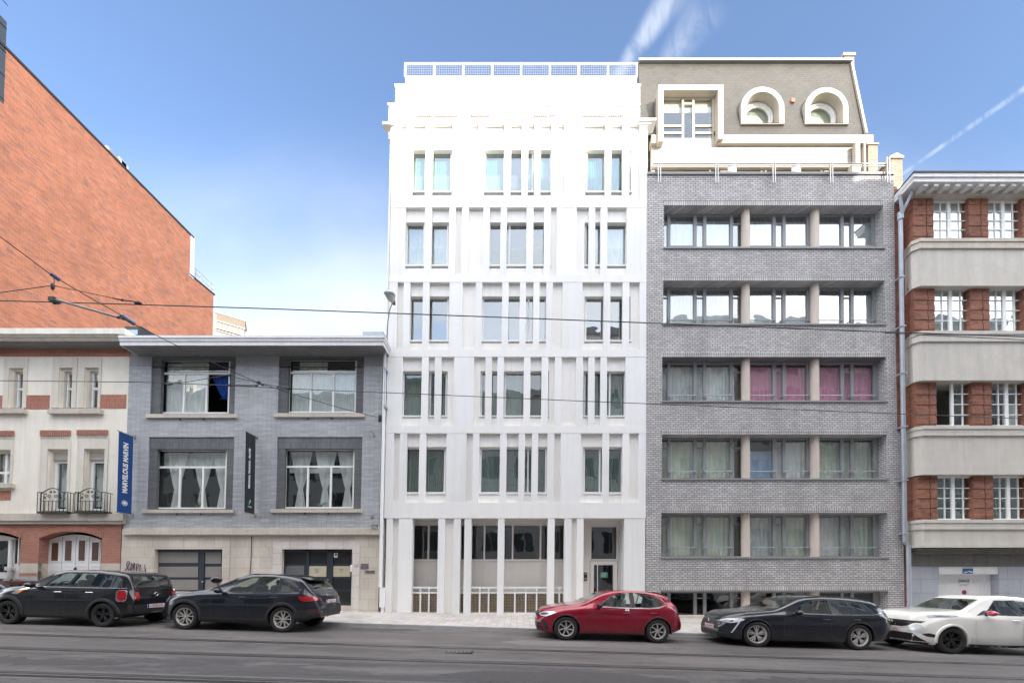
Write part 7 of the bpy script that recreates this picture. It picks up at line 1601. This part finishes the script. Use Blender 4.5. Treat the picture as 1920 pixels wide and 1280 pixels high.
q = W3(259, 567, YW1); m.sphere(q, .035, .03, .03, 8, 6); m.box(q.x-.07, q.x+.07, YW1-.02, YW1+.02, q.z-.03, q.z-.0); m.tube([W3(229, 562.5, 7.9)+Vector((.025*math.cos(t), 0, .025*math.sin(t))) for t in [2*math.pi*k/12 for k in range(13)]], .007, 5); m.build('clamp', 'dark_metal', dl)
def insul(px0, py0, px1, py1, Y0, Y1, par, r=.04):
    a, b_ = W3(px0, py0, Y0), W3(px1, py1, Y1); m = MB(); P, R = [], []
    for k in range(13): P.append(a.lerp(b_, k/12)); R.append(r if k % 2 else r*.55)
    R[0] = R[-1] = .015; m.tube(P, R, 12); m.build('insulator', 'insulator', par, smooth=30)
insul(94, 512.5, 113, 526, 7.03, 7.13, sw, .045); insul(226, 590, 252, 607, 7.93, 8.28, sw, .05)
m = MB(); a = W3(101, 522, 7.06); b_ = W3(98.5, 537, 7.05); m.tube([a, a.lerp(b_, .5)+Vector((.02, 0, 0)), b_], .008, 5); m.sphere(b_+Vector((0, 0, -.0)), .035, .03, .07, 8, 6); m.build('hanger', 'dark_metal', sw)
tu = MB(); a, b_ = W3(106, 562, 7.95), W3(220, 594.5, 7.95); tu.tube([a, b_], .022, 10); so = tu.build('registration_arm', 'grey_frame', None, smooth=50); tag(so, 'grey metal steady arm holding the upper tram wire, below the two insulators', 'tram fitting')
m = MB(); q = W3(101, 562, 8.05); m.box(q.x-.07, q.x+.06, 8.0, 8.12, q.z-.05, q.z+.04); m.sphere(W3(102, 567, 8.1), .045, .03, .045, 8, 6); m.build('clamp', 'dark_metal', so); m = MB(); m.sphere(W3(222, 595, 7.95), .03, .03, .03, 8, 6); m.tube([W3(222, 595, 7.95), W3(230, 598.5, 7.97), W3(240, 601, 8.0)], .013, 6); m.build('clamp', 'dark_metal', so)
# second suspension, on the lower wire before the blue house
sp2 = wire('suspension_wire', [(316, 719.5, YW2-.1), (345, 716.5, 11.4), (380, 711, 11.2), (430, 702, 10.6)], .009, 'short suspension wire of the lower tram wire, before the open blue-curtained window', 'wire', 'wire_black')
m = MB(); m.tube([W3(430, 705, 10.6), W3(460, 711.5, 10.8), W3(484, 717, 10.95)], .008, 6); m.tube([W3(432, 721.5, YW2), W3(460, 722.5, 11.3), W3(484, 722, 11.0)], .016, 6); m.tube([W3(492, 719.5, 11), W3(520, 724, 11.5), W3(540, 728, YW2)], .010, 6); m.tube([W3(431, 700, 10.6), W3(431.5, 712, 11.0), W3(432, 722, YW2)], .010, 6); m.build('stay', 'wire_black', sp2)
m = MB()
for (x_, y_, Y_, r_) in ((317, 720, YW2, .05), (337, 718, 11.4, .03), (431, 703, 10.6, .05), (432, 722, YW2, .06), (485, 717, 10.95, .07), (492, 721, 10.98, .05), (521, 724.5, 11.5, .035), (540, 728, YW2, .06), (480, 723, 11.0, .04)):
    m = MB(); q = W3(x_, y_, Y_); m.sphere(q, r_, r_*.7, r_*.7, 8, 6)
    if Y_ == YW2: m.box(q.x-.10, q.x+.10, YW2-.02, YW2+.02, q.z-.02, q.z+.03)
    m.build('clamp', 'dark_metal', sp2)
wr = wire('suspension_wire', [(1660, 624, 8.4), (1780, 630, 8.6), (1920, 637, 8.9)], .008, 'short second wire joining the upper tram wire at the right edge', 'wire', 'wire_black', None, 0, 8)
# lamp on its bracket arm at the corner of the blue house
Lp = thing('street_lamp', 'grey cobra-head street lamp on a thin arm fixed between the blue and white buildings', 'street lamp', (W3(722, 690, YF).x, YF, W3(722, 690, YF).z))
A_ = [W3(721, 760, YF-.25), W3(722, 690, YF-.27), W3(724.5, 640, YF-.33), W3(727, 605, YF-.55), W3(731, 580, YF-.9), W3(736, 567, YF-1.2)]
m = MB(); m.tube(A_, .022, 8); m.box(A_[0].x-.04, A_[0].x+.04, YF-.27, YF+.02, A_[0].z-.05, A_[0].z+.05); m.box(A_[1].x-.04, A_[1].x+.04, YF-.29, YF+.02, A_[1].z-.05, A_[1].z+.05); m.build('arm', 'zinc', Lp, smooth=60)
q = W3(737, 563, YF-1.25); hd = W3(727, 546, YF-2.1); d_ = (hd-q); m = MB(); sd = Vector((1, 0, 0)); 
P = [q, q.lerp(hd, .25), q.lerp(hd, .55), q.lerp(hd, .85), hd]; R = [.05, .12, .20, .18, .06]
k0 = 0
for i, (p, r_) in enumerate(zip(P, R)):
    for j in range(14):
        t = 2*math.pi*j/14; m.v.append((p.x+r_*math.cos(t), p.y, p.z+r_*.55*math.sin(t)*(1 if math.sin(t) > 0 else .5)))
for i in range(4):
    for j in range(14): a = i*14+j; b_ = i*14+(j+1) % 14; m.f.append((a, b_, b_+14, a+14))
m.f.append(tuple(range(14))); m.f.append(tuple(range(56, 70))[::-1]); m.build('lamp_housing', 'zinc', Lp, smooth=50)
m = MB(); p = q.lerp(hd, .62); m.sphere((p.x, p.y, p.z-.05), .15, .30, .12, 14, 8); m.build('lamp_cover', 'frosted', Lp, smooth=60)
m = MB(); m.box(q.x-.02, q.x+.06, q.y-.03, q.y+.09, q.z-.12, q.z+.02); m.build('joint', 'dark_metal', Lp)
# ================================================================== BANNERS
def banner(name, label, pxw, pxo, y_top, y_bot, mat):
    X = (pxw-CX)/F*YF*1.0+.06; Yo, Yi_ = YF-.62, YF-.07; zt = U(pxw, y_top, YF)[1]; zb = U(pxw, y_bot, YF)[1]
    X = U(pxw, (y_top+y_bot)/2, YF, False)[0]
    e = thing(name, label, 'banner', (X, YF, zt))
    m = MB(); ny = 8
    for i in range(ny):
        for (a, b_) in ((Yo+(Yi_-Yo)*i/ny, Yo+(Yi_-Yo)*(i+1)/ny),):
            m.quad((X+.006*math.sin(i*.9), a, zb+.02), (X+.006*math.sin(i*.9+.9), b_, zb+.02), (X+.006*math.sin(i*.9+.9), b_, zt-.02), (X+.006*math.sin(i*.9), a, zt-.02))
    o = m.build('cloth', mat, e); sd = o.modifiers.new('s', 'SOLIDIFY'); sd.thickness = .004
    for z in (zt, zb):
        m = MB(); m.tube([(X, Yo-.05, z), (X, YF-.03, z)], .022, 8); m.box(X-.05, X+.05, YF-.05, YF+.03, z-.07, z+.07); m.build('bracket', 'steel', e, smooth=50)
    return e, X, Yo, Yi_, zt, zb
e, X, Yo, Yi_, zt, zb = banner('blue_banner', 'tall blue banner with white vertical lettering, hung between the cream and blue houses', 251, 222, 819, 965, 'banner_blue')
ym = (Yo+Yi_)/2; H_ = zt-zb
text(e, 'lettering', 'MARVELOUS MARVIN', 'sign_white', .26, (X+.016, ym-.0, zb+H_*.57), (0, 0, 1), (0, -1, 0), .80, bold=.010)
m = MB(); cz2 = zb+H_*.13
m.tube([(X+.012, ym+.10*math.cos(t), cz2+.10*math.sin(t)) for t in [2*math.pi*k/24 for k in range(25)]], .008, 5); m.tube([(X+.012, ym+.065*math.cos(t), cz2+.065*math.sin(t)) for t in [2*math.pi*k/20 for k in range(21)]], .004, 5)
m.box(X+.008, X+.016, ym-.055, ym+.055, cz2-.022, cz2+.03); m.box(X+.008, X+.017, ym-.02, ym+.02, cz2-.05, cz2+.05); m.build('emblem', 'sign_white', e)
e, X, Yo, Yi_, zt, zb = banner('black_banner', 'narrow black banner with small white lettering, hung between the windows of the blue house', 480, 457, 819, 965, 'banner_black')
ym = (Yo+Yi_)/2; H_ = zt-zb
text(e, 'lettering', 'PERSONAL TRAINING - PILATES', 'sign_white', .13, (X+.016, ym-.05, zb+H_*.56), (0, 0, 1), (0, -1, 0), .86, bold=.004)
m = MB(); m.sphere((X+.01, ym+.02, zb+H_*.155), .006, .045, .06, 10, 6); m.build('logo_leaf', 'logo_green', e); m = MB(); m.sphere((X+.012, ym-.03, zb+H_*.125), .006, .04, .055, 10, 6); m.build('logo_leaf', 'logo_blue', e)
text(e, 'lettering', 'studio', 'sign_white', .085, (X+.016, ym, zb+H_*.085), (0, 1, 0), (0, 0, 1), 1.0)

# parked scooter behind the blue-black crossover: only its dark mirror pod shows above the bonnet
q = W3(405.5, 1086.5, 12.75); Sc = thing('scooter', 'dark scooter mirror pod rising over the bonnet of the blue-black crossover', 'scooter', (q.x, 12.75, zk(q.x)))
m = MB(); m.sphere((q.x, 12.75, q.z), .20, .10, .125, 18, 12); m.build('mirror_pod', 'paint_black', Sc, smooth=60)
m = MB(); m.tube([(q.x+.04, 12.75, q.z-.10), (q.x+.10, 12.78, q.z-.32), (q.x+.2, 12.8, zk(q.x)+.75)], .02, 8); m.build('mirror_stem', 'trim_black', Sc, smooth=60)
m = MB(); m.tube([(q.x-.1, 12.8, zk(q.x)+.80), (q.x+.2, 12.8, zk(q.x)+.76), (q.x+.5, 12.8, zk(q.x)+.80)], .018, 8); m.tube([(q.x+.2, 12.8, zk(q.x)+.76), (q.x+.05, 12.8, zk(q.x)+.25)], .05, 10); m.build('handlebar', 'trim_black', Sc, smooth=60)
m = MB(); m.tube([(q.x+.15, 12.8, zk(q.x)+.30), (q.x+.6, 12.8, zk(q.x)+.28), (q.x+1.1, 12.8, zk(q.x)+.62)], [.10, .12, .13], 12); m.build('scooter_body', 'paint_black', Sc, smooth=60)
for dx_ in (-.02, 1.15):
    m = MB(); m.tube([(q.x+dx_+.2*math.cos(t), 12.8, zk(q.x)+.21+.17*math.sin(t)) for t in [2*math.pi*k/20 for k in range(21)]], .04, 8); m.build('wheel', 'tyre', Sc, smooth=60)
